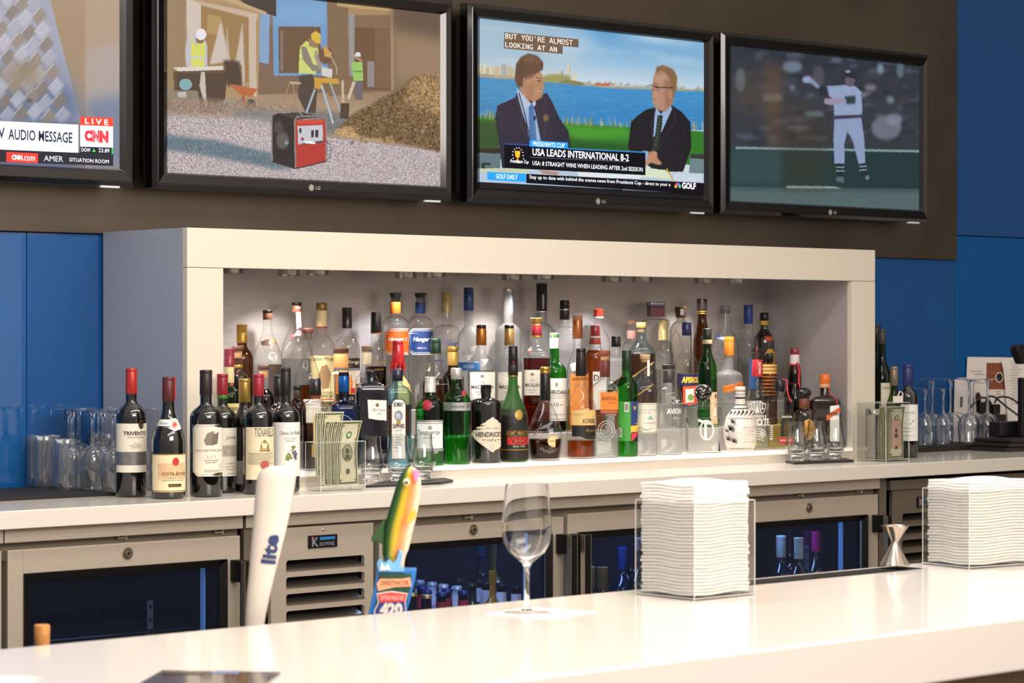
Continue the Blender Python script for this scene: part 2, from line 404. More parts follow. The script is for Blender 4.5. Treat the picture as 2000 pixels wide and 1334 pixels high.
# ================================================================== wall screens
TVY = .28
TVW, TVH, TVZ = .990, .556, .749
TX = [xw(262, 300, TVY)-TVW, xw(883, 300, TVY)-TVW, xw(912, 300, TVY), xw(1406.5, 300, TVY)]
SX0 = xw(936.5, 200, TVY)-TX[2]; SX1 = xw(1374.5, 200, TVY)-TX[2]
SZ0 = zw(935, 367.5, TVY)-TVZ; SZ1 = zw(937, 36, TVY)-TVZ
class Screen:
    NW, NH = 600, 338
    def __init__(s, tx, crop=(0, 0, 1)):
        s.tx = tx; s.a = np.zeros((s.NH, s.NW, 3)); s.crop = crop
        yy, xx = np.mgrid[0:s.NH, 0:s.NW]; s.xx = (xx+.5)/s.NW; s.yy = (yy+.5)/s.NH
    def uv(s, x, y):
        ox, oy, k = s.crop
        X, _, Z, _ = onY(ox+x/k, oy+y/k, TVY)
        return (X-s.tx-SX0)/(SX1-SX0), 1-(Z-TVZ-SZ0)/(SZ1-SZ0)
    @staticmethod
    def c(col): return np.array([int(col.lstrip('#')[i:i+2], 16)/255 for i in (0, 2, 4)]) if isinstance(col, str) else np.array(col)
    def P(s, pts, col, al=1., soft=0, tex=0., ts=2):
        P = [s.uv(*p) for p in pts]; pad = int(soft)*2+3
        i0 = max(0, int(min(p[1] for p in P)*s.NH)-pad); i1 = min(s.NH, int(max(p[1] for p in P)*s.NH)+pad)
        j0 = max(0, int(min(p[0] for p in P)*s.NW)-pad); j1 = min(s.NW, int(max(p[0] for p in P)*s.NW)+pad)
        if i1 <= i0 or j1 <= j0: return
        xx, yy = s.xx[i0:i1, j0:j1], s.yy[i0:i1, j0:j1]; m = np.zeros(xx.shape, bool)
        for i in range(len(P)):
            (x1, y1), (x2, y2) = P[i], P[(i+1) % len(P)]
            if y1 == y2: continue
            m ^= ((y1 > yy) != (y2 > yy)) & (xx < (x2-x1)*(yy-y1)/(y2-y1)+x1)
        f = m.astype(float); k = int(soft)
        if k:
            for _ in range(2):
                for ax in (0, 1):
                    cs = np.cumsum(np.pad(f, [(k+1, k) if a == ax else (0, 0) for a in (0, 1)], mode='edge'), axis=ax); n = f.shape[ax]
                    f = (np.take(cs, range(2*k+1, 2*k+1+n), axis=ax)-np.take(cs, range(0, n), axis=ax))/(2*k+1)
        f = f*al; c = s.c(col)[None, None, :]
        if tex: c = np.clip(c*(1+tex*s.noise(ts)[i0:i1, j0:j1, None]), 0, 1)
        s.a[i0:i1, j0:j1] = s.a[i0:i1, j0:j1]*(1-f[..., None])+c*f[..., None]
    def E(s, x, y, rx, ry, col, al=1., soft=0, rot=0, n=24, tex=0., ts=2):
        s.P([(x+rx*cos(2*pi*k/n)*cos(rot)-ry*sin(2*pi*k/n)*sin(rot), y+rx*cos(2*pi*k/n)*sin(rot)+ry*sin(2*pi*k/n)*cos(rot)) for k in range(n)], col, al, soft, tex, ts)
    def Ln(s, pts, w, col, al=1., soft=0):
        for a, b in zip(pts[:-1], pts[1:]):
            dx, dy = b[0]-a[0], b[1]-a[1]; l = math.hypot(dx, dy) or 1; nx, ny = -dy/l*w/2, dx/l*w/2
            s.P([(a[0]+nx, a[1]+ny), (b[0]+nx, b[1]+ny), (b[0]-nx, b[1]-ny), (a[0]-nx, a[1]-ny)], col, al, soft)
    def noise(s, k=2):
        h, w = s.NH//k+2, s.NW//k+2; n = rng.normal(size=(h, w))
        n = np.repeat(np.repeat(n, k, 0), k, 1)[:s.NH, :s.NW]
        return n
    def grad(s, stops):
        ys = [p for p, _ in stops]; cs = np.array([s.c(c) for _, c in stops])
        for i in range(3): s.a[..., i] = np.interp(s.yy, ys, cs[:, i])
    def build(s, parent):
        me = bpy.data.meshes.new('picture'); W, Hh = s.NW, s.NH
        # one quad per picture element, its colour held in a point attribute
        gx, gy = np.meshgrid(np.linspace(0, 1, W), np.linspace(0, 1, Hh))
        v = np.stack([SX0+gx*(SX1-SX0), np.full_like(gx, -.0005), SZ1-gy*(SZ1-SZ0)], -1).reshape(-1, 3)
        i = np.arange(Hh*W).reshape(Hh, W)
        q = np.stack([i[:-1, :-1], i[1:, :-1], i[1:, 1:], i[:-1, 1:]], -1).reshape(-1, 4)
        me.vertices.add(len(v)); me.vertices.foreach_set('co', v.ravel())
        me.loops.add(q.size); me.loops.foreach_set('vertex_index', q.ravel())
        me.polygons.add(len(q)); me.polygons.foreach_set('loop_start', np.arange(0, q.size, 4))
        me.update(calc_edges=True)
        at = me.color_attributes.new('picture_colour', 'FLOAT_COLOR', 'POINT')
        a = np.clip(s.a, 0, 1).reshape(-1, 3); l = np.where(a <= .04045, a/12.92, ((a+.055)/1.055)**2.4)
        at.data.foreach_set('color', np.concatenate([l, np.ones((len(l), 1))], 1).ravel().astype(np.float32))
        m, N, L = new_mat('screen_picture')
        p = N.new('ShaderNodeBsdfPrincipled'); p.inputs['Base Color'].default_value = (.01, .01, .012, 1); p.inputs['Roughness'].default_value = .25
        p.inputs['Specular IOR Level'].default_value = .25
        n = N.new('ShaderNodeAttribute'); n.attribute_name = 'picture_colour'
        L.new(n.outputs[0], p.inputs['Emission Color']); p.inputs['Emission Strength'].default_value = .93
        out(m, p.outputs[0])
        return link('picture', me, parent, m)
TVLAB = ['black wall screen showing a news bulletin, at the picture edge', 'black wall screen showing a red generator on a building site',
         'black wall screen showing two suited men beside blue water', 'black wall screen showing a blurred baseball player in white']
BEZ = M('#080606', .12, spec=.5, coat=.25)
tvs = []
for k in range(4):
    t = thing('television', TVLAB[k], 'television', (TX[k], TVY, TVZ), group='wall screens above the bottle niche')
    g = G()
    # bezel: outer frame sloping in to the picture
    o = [(0, 0), (TVW, 0), (TVW, TVH), (0, TVH)]; q = [(SX0, SZ0), (SX1, SZ0), (SX1, SZ1), (SX0, SZ1)]
    sl = [(.012, .012), (TVW-.012, .012), (TVW-.012, TVH-.012), (.012, TVH-.012)]
    ip = [(SX0-.012, SZ0-.004), (SX1+.012, SZ0-.004), (SX1+.012, SZ1+.004), (SX0-.012, SZ1+.004)]
    v = [(x, .03, z) for x, z in o]+[(x, 0, z) for x, z in o]+[(x, -.012, z) for x, z in sl]+[(x, -.008, z) for x, z in ip]+[(x, 0, z) for x, z in q]
    f = []
    for r_ in range(4):
        for i in range(4):
            j = (i+1) % 4; f.append((r_*4+i, r_*4+j, (r_+1)*4+j, (r_+1)*4+i))
    g.add(v, f); g.add([(SX0, .001, SZ0), (SX1, .001, SZ0), (SX1, .001, SZ1), (SX0, .001, SZ1)], [(0, 1, 2, 3)])
    g.build('bezel', BEZ, t, bevel=.002)
    boxo('rear_housing', (.03, TVW-.03, .03, .085, .03, TVH-.03), M('#111010', .5), t)
    boxo('status_bar', (TVW-.10, TVW-.045, -.004, .004, -.004, .001), M('#c9ccd0', .2, emit=.25), t)
    ar = Art(lambda u, v, l: (u, -.0118-l, v)); sil = M('#b9b3aa', .3, .5, emit=.15)
    # maker's mark, low centre
    cx, cz = TVW*.512, SZ0*.47
    ar.disc(cx-.014, cz, .0085, sil); ar.ring(cx-.014, cz, .0062, .0012, M('#5d5852', .4)); ar.text('LG', cx+.008, cz, .0095, sil, bold=.02)
    ar.build('maker_mark', t)
    # wall bracket
    boxo('wall_bracket', (TVW*.3, TVW*.7, .085, .092, TVH*.3, TVH*.7), M('#222222', .5), t)
    tvs.append(t)
def scr_art(sc, t):
    """artwork on the screen in the crop coordinates of its picture"""
    def fn(u, v, l): return (u, -.0012-l*2.0, v)
    a = Art(fn)
    def pt(x, y):
        ox, oy, k = sc.crop; X, _, Z, _ = onY(ox+x/k, oy+y/k, TVY); return X-sc.tx, Z-TVZ
    a.pt = pt
    def R4(pts, m): a.poly([pt(*p) for p in pts], m, 2, 2)
    def T(s, x0, y0, x1, y1, h, m, **kw):
        (ua, va), (ub, vb) = pt(x0, y0), pt(x1, y1)
        hz = pt(x0, y0-h/2)[1]-pt(x0, y0+h/2)[1]
        a.text(s, (ua+ub)/2, (va+vb)/2, hz, m, w=abs(ub-ua), **kw)
    a.R4 = R4; a.T = T
    return a
def EM(c, e=.95): return M(c, .6, spec=.1, emit=e)
# ---- screen 1 : news bulletin ; crop (0,0) scale 3.335
s = Screen(TX[0], (0, 0, 3.335)); s.a[:] = s.c('#a58a6c')
s.grad([(0, '#b3997b'), (.5, '#a98e70'), (1, '#8a7a70')])
s.P([(-3000, -300), (250, -300), (525, 790), (-3000, 790)], '#a9a9bb')
s.P([(-3000, 380), (415, 380), (525, 790), (-3000, 790)], '#8f98ae', .9, 14)
s.P([(-3000, 560), (470, 560), (525, 790), (-3000, 790)], '#5f6f92', .8, 12)
for i in range(-30, 14):
    for j in range(-2, 9):
        x = i*90+j*22; y = j*92-i*0+((i*37) % 50)
        if x < 250+(y*.26)-20:
            s.P([(x, y), (x+60, y-70), (x+105, y-20), (x+45, y+55)], ['#c9c6cf', '#8b7a6c', '#b5b4c2', '#9c8a78'][(i*3+j*5) % 4], .75, 2)
            s.Ln([(x, y), (x+60, y-70)], 6, '#e3e3ea', .6)
s.P([(555, -100), (780, -100), (780, 1090), (555, 1090)], '#c0a996', .55)
s.P([(555, 330), (780, 280), (780, 720), (555, 700)], '#b3b1bf', .45, 10)
s.P([(555, 650), (780, 620), (780, 1090), (555, 1090)], '#6f80a5', .75, 12)
s.P([(-3000, 780), (515, 800), (515, 1090), (-3000, 1090)], '#5b6a8c', .8, 8)
s.E(150, 490, 140, 90, '#a08a74', .8, 10); s.E(190, 655, 18, 14, '#40454f', .8, 2)
s.a += .012*s.noise(1)[..., None]; s.build(tvs[0])
a = scr_art(s, tvs[0]); Wt, Dk, Rd = EM('#dbe3ee'), EM('#1c1d28', .8), EM('#c5392b')
a.R4([(-3000, 600), (507, 813), (507, 995), (-3000, 830)], Wt) if False else a.R4([(-900, 748), (507, 813), (507, 995), (-900, 935)], Wt)
a.T('AUDIO MESSAGE', 50, 872, 468, 900, 72, EM('#24283a', .6), bold=.02)
a.T('NEW', -130, 858, 28, 868, 72, EM('#24283a', .6), bold=.02)
a.R4([(519, 760), (732, 768), (732, 824), (519, 816)], Rd); a.T('L I V E', 550, 789, 700, 797, 36, Wt, bold=.02)
a.R4([(519, 816), (732, 824), (732, 962), (519, 955)], Wt)
a.T('CNN', 542, 884, 704, 892, 82, EM('#b3262c'), bold=.09); a.T('CNN', 542, 884, 704, 892, 82, Wt, bold=-.012)
a.R4([(519, 955), (732, 962), (732, 1004), (519, 996)], Dk); a.T('DOW', 526, 976, 584, 978, 25, Wt); a.T('23.89', 637, 980, 708, 982, 25, Wt)
a.poly([a.pt(595, 990), a.pt(620, 990), a.pt(607, 968)], EM('#3fae4a')); a.R4([(722, 962), (732, 962), (732, 1004), (722, 1004)], EM('#2f9e46'))
a.R4([(-900, 940), (732, 1004), (732, 1082), (-900, 1020)], EM('#23232b', .9))
a.R4([(36, 990), (242, 1000), (242, 1064), (36, 1055)], EM('#c3332b')); a.T('CNN', 70, 1024, 138, 1028, 34, Wt, bold=.05); a.T('.com', 142, 1031, 222, 1035, 30, Wt)
a.T('AMER', 280, 1032, 404, 1036, 36, EM('#b9bfca')); a.T('SITUATION ROOM', 446, 1044, 702, 1050, 24, EM('#d6d9de'))
a.build('screen_captions', tvs[0])
# ---- screen 2 : building site ; crop A (0,0,3.335) left, B (440,0,3.177)
s = Screen(TX[1], (440, 0, 3.177)); 
s.grad([(0, '#8a6f52'), (.45, '#94795c'), (.62, '#b39a80'), (1, '#8f8a90')])
# houses
s.P([(-400, -200), (1400, -200), (1400, 560), (-400, 600)], '#7c6450', 1, 0, .03)
s.P([(-400, -300), (-60, -300), (-40, 620), (-400, 640)], '#a98d6b')
s.P([(290, -200), (630, -200), (635, 470), (300, 470)], '#6f9fd2', 1); s.P([(290, 20), (630, 20), (632, 170), (298, 160)], '#7fb0e4', .8, 10)
s.P([(330, 165), (592, 168), (590, 452), (332, 455)], '#6b513c'); s.P([(340, 190), (360, 190), (360, 440), (342, 440)], '#9a9aa0', .5)
s.P([(190, 60), (275, 90), (270, 400), (190, 380)], '#84a9d4'); s.P([(190, 130), (212, 135), (212, 370), (190, 370)], '#5a4a48')
s.P([(628, -100), (1040, -100), (1040, 560), (640, 600)], '#84694e')
for j in range(0, 40): s.Ln([(628, 20+j*14), (770, 24+j*14)], 3, '#6c533d', .5)
s.P([(780, -100), (1040, -100), (1030, 95), (760, 95)], '#b08f63', .9); s.P([(690, 0), (1030, 55), (1030, 75), (690, 40)], '#c7a873', .9)
s.P([(762, 90), (802, 90), (802, 470), (768, 470)], '#9da5ae', .8, 1); s.P([(802, 170), (1020, 180), (1020, 560), (802, 560)], '#6d5039')
s.P([(1022, 60), (1042, 60), (1045, 560), (1028, 560)], '#a38b6d'); s.P([(880, 380), (922, 380), (924, 540), (880, 540)], '#9b9aa0', .8); s.P([(925, 180), (1015, 185), (1015, 545), (928, 545)], '#7b5d43')
s.P([(1042, -100), (1400, -100), (1400, 560), (1045, 560)], '#7e6750'); s.P([(1042, 180), (1400, 260), (1400, 520), (1045, 520)], '#a08566', .8, 12)
# garage at left (photo pixels converted from the other crop)
def A2(x, y): return ((x/3.335-440)*3.177, y/3.335*3.177)
pa = lambda pts: [A2(*p) for p in pts]
s.P(pa([(1060, -100), (1700, -100), (1680, 640), (1060, 640)]), '#b3946b')
s.P(pa([(1075, 0), (1210, 0), (1200, 640), (1075, 640)]), '#9c8262')
s.P(pa([(1215, 0), (1310, 10), (1310, 600), (1225, 560)]), '#d8cbc0'); s.P(pa([(1250, 0), (1680, 90), (1680, 130), (1300, 30)]), '#cdb7a0')
s.P(pa([(1310, 40), (1620, 120), (1620, 540), (1310, 500)]), '#a07d50'); s.P(pa([(1350, 90), (1440, 110), (1440, 230), (1350, 220)]), '#b89560')
s.P(pa([(1440, 130), (1495, 400), (1365, 420)]), '#d9cdc4', .95, 1); s.P(pa([(1478, 160), (1500, 400), (1470, 400)]), '#c9bcb4', .8)
s.P(pa([(1580, 140), (1592, 430), (1530, 420)]), '#d3c7bd', .95, 1); s.P(pa([(1575, 420), (1595, 420), (1592, 560), (1575, 560)]), '#cdbfb2')
s.P(pa([(1620, 90), (1668, 100), (1670, 640), (1625, 600)]), '#d1c0ad')
s.P(pa([(1480, -60), (1800, -60), (1800, 110), (1640, 60)]), '#3c352f'); s.P(pa([(1450, -30), (1735, 80), (1735, 100), (1450, 0)]), '#c9ab86')
# worker with white helmet at the bench
s.P(pa([(1220, 250), (1265, 235), (1330, 250), (1352, 300), (1350, 430), (1215, 430), (1208, 330)]), '#c7cad3'); s.P(pa([(1245, 240), (1275, 300), (1315, 250), (1340, 300), (1330, 440), (1245, 430)]), '#dfe56a')
s.P(pa([(1248, 365), (1335, 375), (1335, 390), (1248, 380)]), '#cfd3d8'); s.E(*A2(1303, 262), 26, 22, '#8a6a52'); s.E(*A2(1310, 225), 32, 36, '#f2f4fb')
s.P(pa([(1130, 440), (1455, 430), (1455, 455), (1160, 465)]), '#e6dfd6'); s.P(pa([(1130, 465), (1480, 458), (1480, 490), (1135, 600)]), '#5f4834')
s.P(pa([(1160, 480), (1480, 480), (1460, 740), (1300, 740), (1290, 600), (1150, 590)]), '#4c3a2d'); s.P(pa([(1310, 470), (1335, 470), (1350, 740), (1300, 560)]), '#cfc4b8')
s.E(*A2(1210, 550), 40, 36, '#7fb2bb'); s.P(pa([(1085, 590), (1285, 590), (1278, 750), (1085, 750)]), '#8c8070'); s.P(pa([(1160, 600), (1215, 600), (1215, 635), (1160, 635)]), '#c9c6c0')
s.E(*A2(1112, 712), 30, 34, '#6e6558'); s.E(*A2(1112, 712), 14, 16, '#a39a8a')
s.P(pa([(1455, 390), (1560, 400), (1580, 560), (1480, 560)]), '#43342a', .95, 2); s.P(pa([(1455, 650), (1518, 650), (1490, 750), (1455, 750)]), '#8cb8ab')
s.P(pa([(1490, 545), (1678, 580), (1640, 630), (1560, 615)]), '#c0663c'); s.E(*A2(1635, 685), 30, 38, '#3c3430'); s.Ln(pa([(1580, 620), (1600, 700)]), 12, '#b4502f'); s.Ln(pa([(1520, 700), (1590, 630)]), 6, '#4a4038')
# gravel
s.P([(-400, 690), (0, 700), (300, 720), (640, 850), (1400, 950), (1400, 1300), (-400, 1300)], '#b9adb3', 1, 0, .26, 1)
s.P([(-400, 600), (300, 640), (720, 700), (700, 850), (300, 730), (-400, 710)], '#9b8574', .9, 4, .14, 2); s.P([(60, 680), (300, 690), (300, 760), (50, 720)], '#6f7e86', .6, 5)
s.P([(-400, 830), (-60, 870), (290, 950), (420, 1040), (320, 1050), (0, 985), (-400, 920)], '#4f6b7c', .85, 3, .18, 1)
s.P([(500, 690), (700, 700), (820, 740), (640, 840), (600, 780)], '#5f6f78', .7, 4, .15, 2)
s.P([(-400, 1090), (1400, 1200), (1400, 1350), (-400, 1300)], '#9a9099', .5, 3, .25, 1)
for _ in range(420):
    x, y = rng.uniform(-380, 1330), rng.uniform(760, 1150)
    if y > 720+x*.12: s.E(x, y, 5, 3.5, '#e6dde0' if rng.random() < .5 else '#7d737b', .55, 0, n=6)
# dirt heap
s.P([(690, 800), (800, 700), (900, 650), (980, 600), (1080, 560), (1160, 480), (1240, 460), (1400, 500), (1400, 960), (1150, 900), (900, 860)], '#6e5535', 1, 2, .22, 3)
s.P([(1160, 480), (1240, 460), (1400, 500), (1400, 760), (1280, 700), (1100, 640)], '#b28d62', .75, 6, .22, 3)
s.P([(690, 800), (780, 780), (830, 850), (1050, 870), (1040, 890), (800, 860), (680, 840)], '#c79a66', .9, 2, .2, 2)
for _ in range(170):
    x, y = rng.uniform(780, 1340), rng.uniform(520, 900)
    if y > 1180-x*.6+60: s.E(x, y, rng.uniform(5, 14), rng.uniform(4, 10), ['#a98c64', '#57452e', '#c4a57a', '#8a7350'][rng.integers(4)], .7, 1, n=7)
# worker at the saw
s.P([(460, 470), (540, 460), (570, 560), (560, 700), (500, 700), (450, 600)], '#4d3f33')
s.P([(465, 290), (500, 255), (545, 270), (575, 300), (585, 390), (560, 460), (455, 455), (458, 350)], '#d9e07a')
s.P([(470, 290), (500, 290), (545, 400), (600, 415), (600, 450), (540, 440), (480, 370)], '#8a8276'); s.P([(560, 300), (600, 400), (580, 430), (550, 350)], '#a39a8a')
s.P([(515, 240), (580, 245), (575, 300), (520, 290)], '#a07a5c'); s.P([(530, 215), (560, 192), (592, 215), (590, 275), (560, 265), (535, 245)], '#e3bf42')
s.E(622, 345, 44, 55, '#6c4a33', .9, 1); s.P([(605, 280), (660, 330), (655, 360), (615, 350)], '#d9a64a'); s.Ln([(625, 290), (690, 420), (690, 460)], 8, '#b9a68c')
s.P([(595, 415), (665, 430), (660, 485), (600, 470)], '#dcd9d6'); s.P([(550, 480), (700, 490), (708, 522), (600, 515), (600, 555), (552, 550)], '#d3a13f')
s.Ln([(555, 555), (500, 705)], 12, '#a9c1d9'); s.Ln([(598, 530), (668, 765)], 13, '#b3c7dc'); s.Ln([(650, 515), (732, 740)], 10, '#9fb4cb'); s.Ln([(600, 640), (640, 600)], 6, '#8fa3b8')
s.Ln([(395, 520), (365, 640)], 7, '#a98660'); s.Ln([(420, 520), (440, 680)], 8, '#a98660'); s.P([(400, 505), (470, 512), (470, 525), (400, 520)], '#bfa98c')
# far worker
s.P([(780, 385), (850, 385), (855, 500), (795, 503)], '#9bd06a'); s.P([(800, 503), (850, 503), (850, 620), (800, 620)], '#6d6470'); s.E(822, 342, 17, 19, '#e9eef2'); s.E(822, 362, 14, 12, '#7a5b45')
s.Ln([(780, 335), (845, 380)], 9, '#c9a77f'); s.P([(795, 440), (853, 440), (853, 448), (795, 448)], '#5e7f44'); s.P([(718, 500), (735, 500), (738, 640), (722, 640)], '#cdb9a3'); s.P([(790, 505), (808, 510), (770, 620), (755, 605)], '#d7c7b3'); s.P([(715, 640), (770, 640), (765, 740), (710, 735)], '#4b392c')
# generator
s.P([(285, 720), (330, 700), (430, 735), (430, 1045), (290, 1000)], '#231e1d'); s.P([(330, 705), (470, 695), (600, 722), (440, 745)], '#3c3836')
s.P([(430, 745), (620, 740), (622, 1005), (432, 1045)], '#c0342c'); s.P([(440, 745), (612, 740), (600, 765), (450, 770)], '#d8483a')
s.P([(448, 782), (603, 775), (606, 880), (452, 898)], '#cfd3de'); s.P([(490, 885), (606, 870), (606, 885), (452, 898)], '#4a4a50')
s.P([(458, 795), (472, 795), (472, 825), (458, 825)], '#2c2c34'); s.P([(533, 808), (550, 806), (550, 850), (533, 852)], '#2b2a33'); s.P([(558, 806), (576, 804), (576, 850), (558, 852)], '#2b2a33'); s.E(478, 862, 9, 10, '#a52f2f')
for j in range(9): s.Ln([(440, 905+j*14), (615, 890+j*13)], 2.5, '#93241f', .7)
s.E(355, 870, 40, 55, '#6e6f6b', .7, 2); s.E(380, 885, 12, 12, '#7fb2c6', .9, 1); s.E(330, 790, 30, 40, '#4d4c4a', .8, 2)
for pts in ([(290, 1000), (288, 720), (305, 692), (450, 688), (478, 712)], [(435, 1040), (430, 750), (445, 722), (600, 718), (626, 735), (628, 1000)]): s.Ln(pts, 9, '#8b8587')
s.Ln([(290, 1000), (435, 1045), (628, 1000)], 8, '#2b2727'); s.Ln([(600, 850), (650, 900), (655, 960), (630, 1000)], 4, '#2f2b2b')
s.P([(1042, -100), (1400, -100), (1400, 240), (1042, 180)], '#4d3f35', .6, 14); s.P([(-400, -300), (1400, -300), (1400, 1300), (-400, 1300)], '#b08f6c', .10)
s.a += .01*s.noise(1)[..., None]; s.build(tvs[1])
a = scr_art(s, tvs[1]); a.T('HONDA', 492, 886, 556, 884, 15, EM('#e8e8e8'), bold=.04); a.build('screen_captions', tvs[1])
# ---- screen 3 : two men in a waterside studio ; crop (900,0) scale 3.102
s = Screen(TX[2], (900, 0, 3.102)); s.grad([(0, '#5f9fd0'), (.12, '#86b6dc'), (.3, '#c9dbe8'), (.42, '#d5dfe2'), (1, '#d5dfe2')])
s.P([(100, 90), (700, 160), (900, 300), (500, 330), (100, 300)], '#c6d9e6', .55, 22); s.P([(900, 170), (1500, 250), (1500, 320), (1000, 260)], '#9fc3e0', .7, 16)
for q in range(14): s.E(rng.uniform(120, 1450), rng.uniform(150, 380), rng.uniform(80, 220), rng.uniform(5, 14), '#e6ecee', .35, 5, rot=.1)
s.P([(100, 430), (520, 470), (900, 520), (1500, 545), (1500, 570), (900, 555), (520, 520), (100, 470)], '#a9a48f'); 
for q in range(60):
    x = rng.uniform(110, 330); w_ = rng.uniform(8, 26); h_ = rng.uniform(10, 60); y = 445+(x-100)*.09
    s.P([(x, y), (x+w_, y+2), (x+w_, y-h_+2), (x, y-h_)], ['#d8cfae', '#c4b99a', '#e3dcc2', '#b9b29a'][rng.integers(4)], .8)
for x, w_, h_ in [(205, 28, 60), (245, 30, 78), (280, 26, 70), (585, 18, 60), (605, 16, 70), (645, 14, 110), (655, 8, 130), (675, 24, 60)]:
    y = 455+(x-100)*.08; s.P([(x, y), (x+w_, y), (x+w_, y-h_), (x, y-h_)], ['#ded6b8', '#c9bd9c', '#a9b0b2'][int(x) % 3], .9)
s.E(580, 475, 90, 26, '#9c9a5c', .95, 2); s.P([(640, 480), (740, 500), (740, 520), (560, 510)], '#8a8558')
for q in range(70):
    x = rng.uniform(740, 1470); y = 508+(x-740)*.052; s.P([(x, y), (x+22, y), (x+22, y-rng.uniform(4, 26)), (x, y-8)], ['#c9cbb8', '#9aa6a6', '#b3ab93', '#d9d9cf', '#c4705a'][rng.integers(5)] if x < 950 else ['#c9cbb8', '#9aa6a6', '#b3ab93'][rng.integers(3)], .8)
s.P([(810, 505), (900, 508), (900, 520), (810, 518)], '#d0604a', .9)
s.P([(100, 468), (520, 498), (900, 535), (1500, 556), (1500, 790), (100, 730)], '#3f92cc')
s.P([(100, 600), (1500, 660), (1500, 800), (100, 740)], '#2f7fc0', .6, 16)
for q in range(190): 
    x, y = rng.uniform(100, 1470), rng.uniform(500, 760); s.Ln([(x, y+(x-100)*.03), (x+rng.uniform(20, 60), y+(x-100)*.03+2)], 3, '#7dbce4' if rng.random() < .6 else '#2a73b4', .4)
s.P([(100, 700), (700, 750), (1500, 800), (1500, 1000), (100, 960)], '#2f7a22'); s.P([(600, 760), (1000, 770), (1040, 830), (700, 850)], '#4da42e', .8, 6); s.P([(640, 840), (1040, 880), (1000, 920), (650, 910)], '#1b4f17', .8, 5)
s.P([(100, 730), (240, 740), (240, 900), (100, 895)], '#2c4a22', .9, 3)
for q in range(150):
    x = rng.uniform(110, 1470)
    if 330 < x < 600: continue
    y = 745+(x-600)*.045+(0 if x > 600 else -15); h_ = rng.uniform(15, 48); s.Ln([(x, y+10), (x+rng.uniform(-10, 10), y-h_)], 5, ['#b9ae72', '#8d9148', '#5c7338', '#cdbf8c'][rng.integers(4)], .7)
s.P([(100, 895), (240, 900), (240, 1040), (100, 1035)], '#5f7880'); s.P([(100, 895), (240, 898), (240, 930), (100, 925)], '#2c231d'); s.P([(1390, 935), (1500, 940), (1500, 1060), (1380, 1055)], '#6d868c'); s.P([(1390, 930), (1500, 935), (1500, 965), (1390, 960)], '#3a3530')
s.P([(125, 985), (180, 985), (180, 1000), (145, 1000), (145, 1015), (175, 1015), (175, 1030), (125, 1030)], '#2e3234')
# man on the near side: dark hair, navy jacket
s.P([(208, 720), (222, 640), (330, 590), (345, 540), (455, 600), (520, 560), (550, 610), (600, 720), (650, 790), (665, 880), (650, 960), (250, 1020), (235, 880)], '#231f34')
s.P([(335, 545), (380, 600), (440, 640), (455, 700), (486, 860), (415, 860), (400, 760), (372, 680)], '#9db9e2'); s.P([(338, 535), (385, 670), (425, 630), (380, 570)], '#b9cbe9'); s.P([(430, 625), (452, 605), (455, 640), (440, 650)], '#b9cbe9')
s.P([(412, 650), (432, 625), (442, 650), (460, 850), (415, 850)], '#3f6fae'); s.P([(445, 640), (486, 860), (560, 860), (520, 600)], '#282338')
s.P([(345, 480), (385, 440), (470, 420), (498, 460), (505, 525), (490, 590), (440, 618), (400, 600), (365, 560)], '#b98768', 1, 1); s.P([(400, 470), (440, 470), (460, 560), (440, 610), (400, 600)], '#a5745a', .7, 4)
s.E(383, 507, 15, 30, '#b07c5e', 1, 1); s.P([(330, 440), (335, 390), (365, 345), (410, 325), (465, 340), (500, 380), (497, 420), (470, 440), (440, 470), (410, 480), (395, 480), (380, 470), (372, 525), (345, 530), (330, 490)], '#5e4130', 1, 1)
s.P([(360, 360), (420, 335), (480, 370), (470, 390), (400, 380)], '#82614a', .6, 4); s.E(470, 490, 9, 4, '#4b3328'); s.Ln([(465, 545), (490, 550)], 5, '#7a4436'); s.P([(498, 490), (508, 525), (494, 528)], '#c08f70')
s.E(447, 715, 9, 16, '#14131c'); s.E(515, 715, 16, 22, '#8c6836', .9, 1)
s.Ln([(352, 560), (385, 680), (412, 800), (418, 870)], 7, '#12101c', .8); s.Ln([(345, 600), (375, 700), (360, 730), (405, 860)], 4, '#3d3756', .8); s.Ln([(520, 575), (500, 680), (520, 720), (492, 860)], 4, '#3d3756', .8); s.Ln([(235, 660), (250, 800), (258, 900)], 5, '#3a3450', .5, 1); s.Ln([(590, 700), (560, 800), (600, 880)], 5, '#15121f', .6, 1)
s.P([(395, 470), (470, 440), (480, 470), (440, 500), (400, 520)], '#cf9c78', .55, 4); s.P([(440, 540), (470, 530), (475, 575), (440, 600)], '#d0a080', .5, 4); s.Ln([(455, 470), (488, 478)], 5, '#3f2a20', .8); s.E(478, 492, 7, 4, '#2a1c18'); s.Ln([(500, 500), (508, 528), (494, 532)], 3, '#8a5a42', .8); s.Ln([(462, 548), (484, 552), (492, 546)], 4, '#e8d8cc', .7); s.E(486, 585, 14, 8, '#a06c50', .5, 2)
for q in range(40): x = rng.uniform(345, 490); s.Ln([(x, 350+abs(x-415)*.25), (x+rng.uniform(-18, 10), 430)], 2.5, '#7d5c44' if rng.random() < .5 else '#40291d', .45)
for q in range(5): s.Ln([(425+q*5, 660+q*3), (438+q*5, 850)], 2, '#6f9bd0', .4)
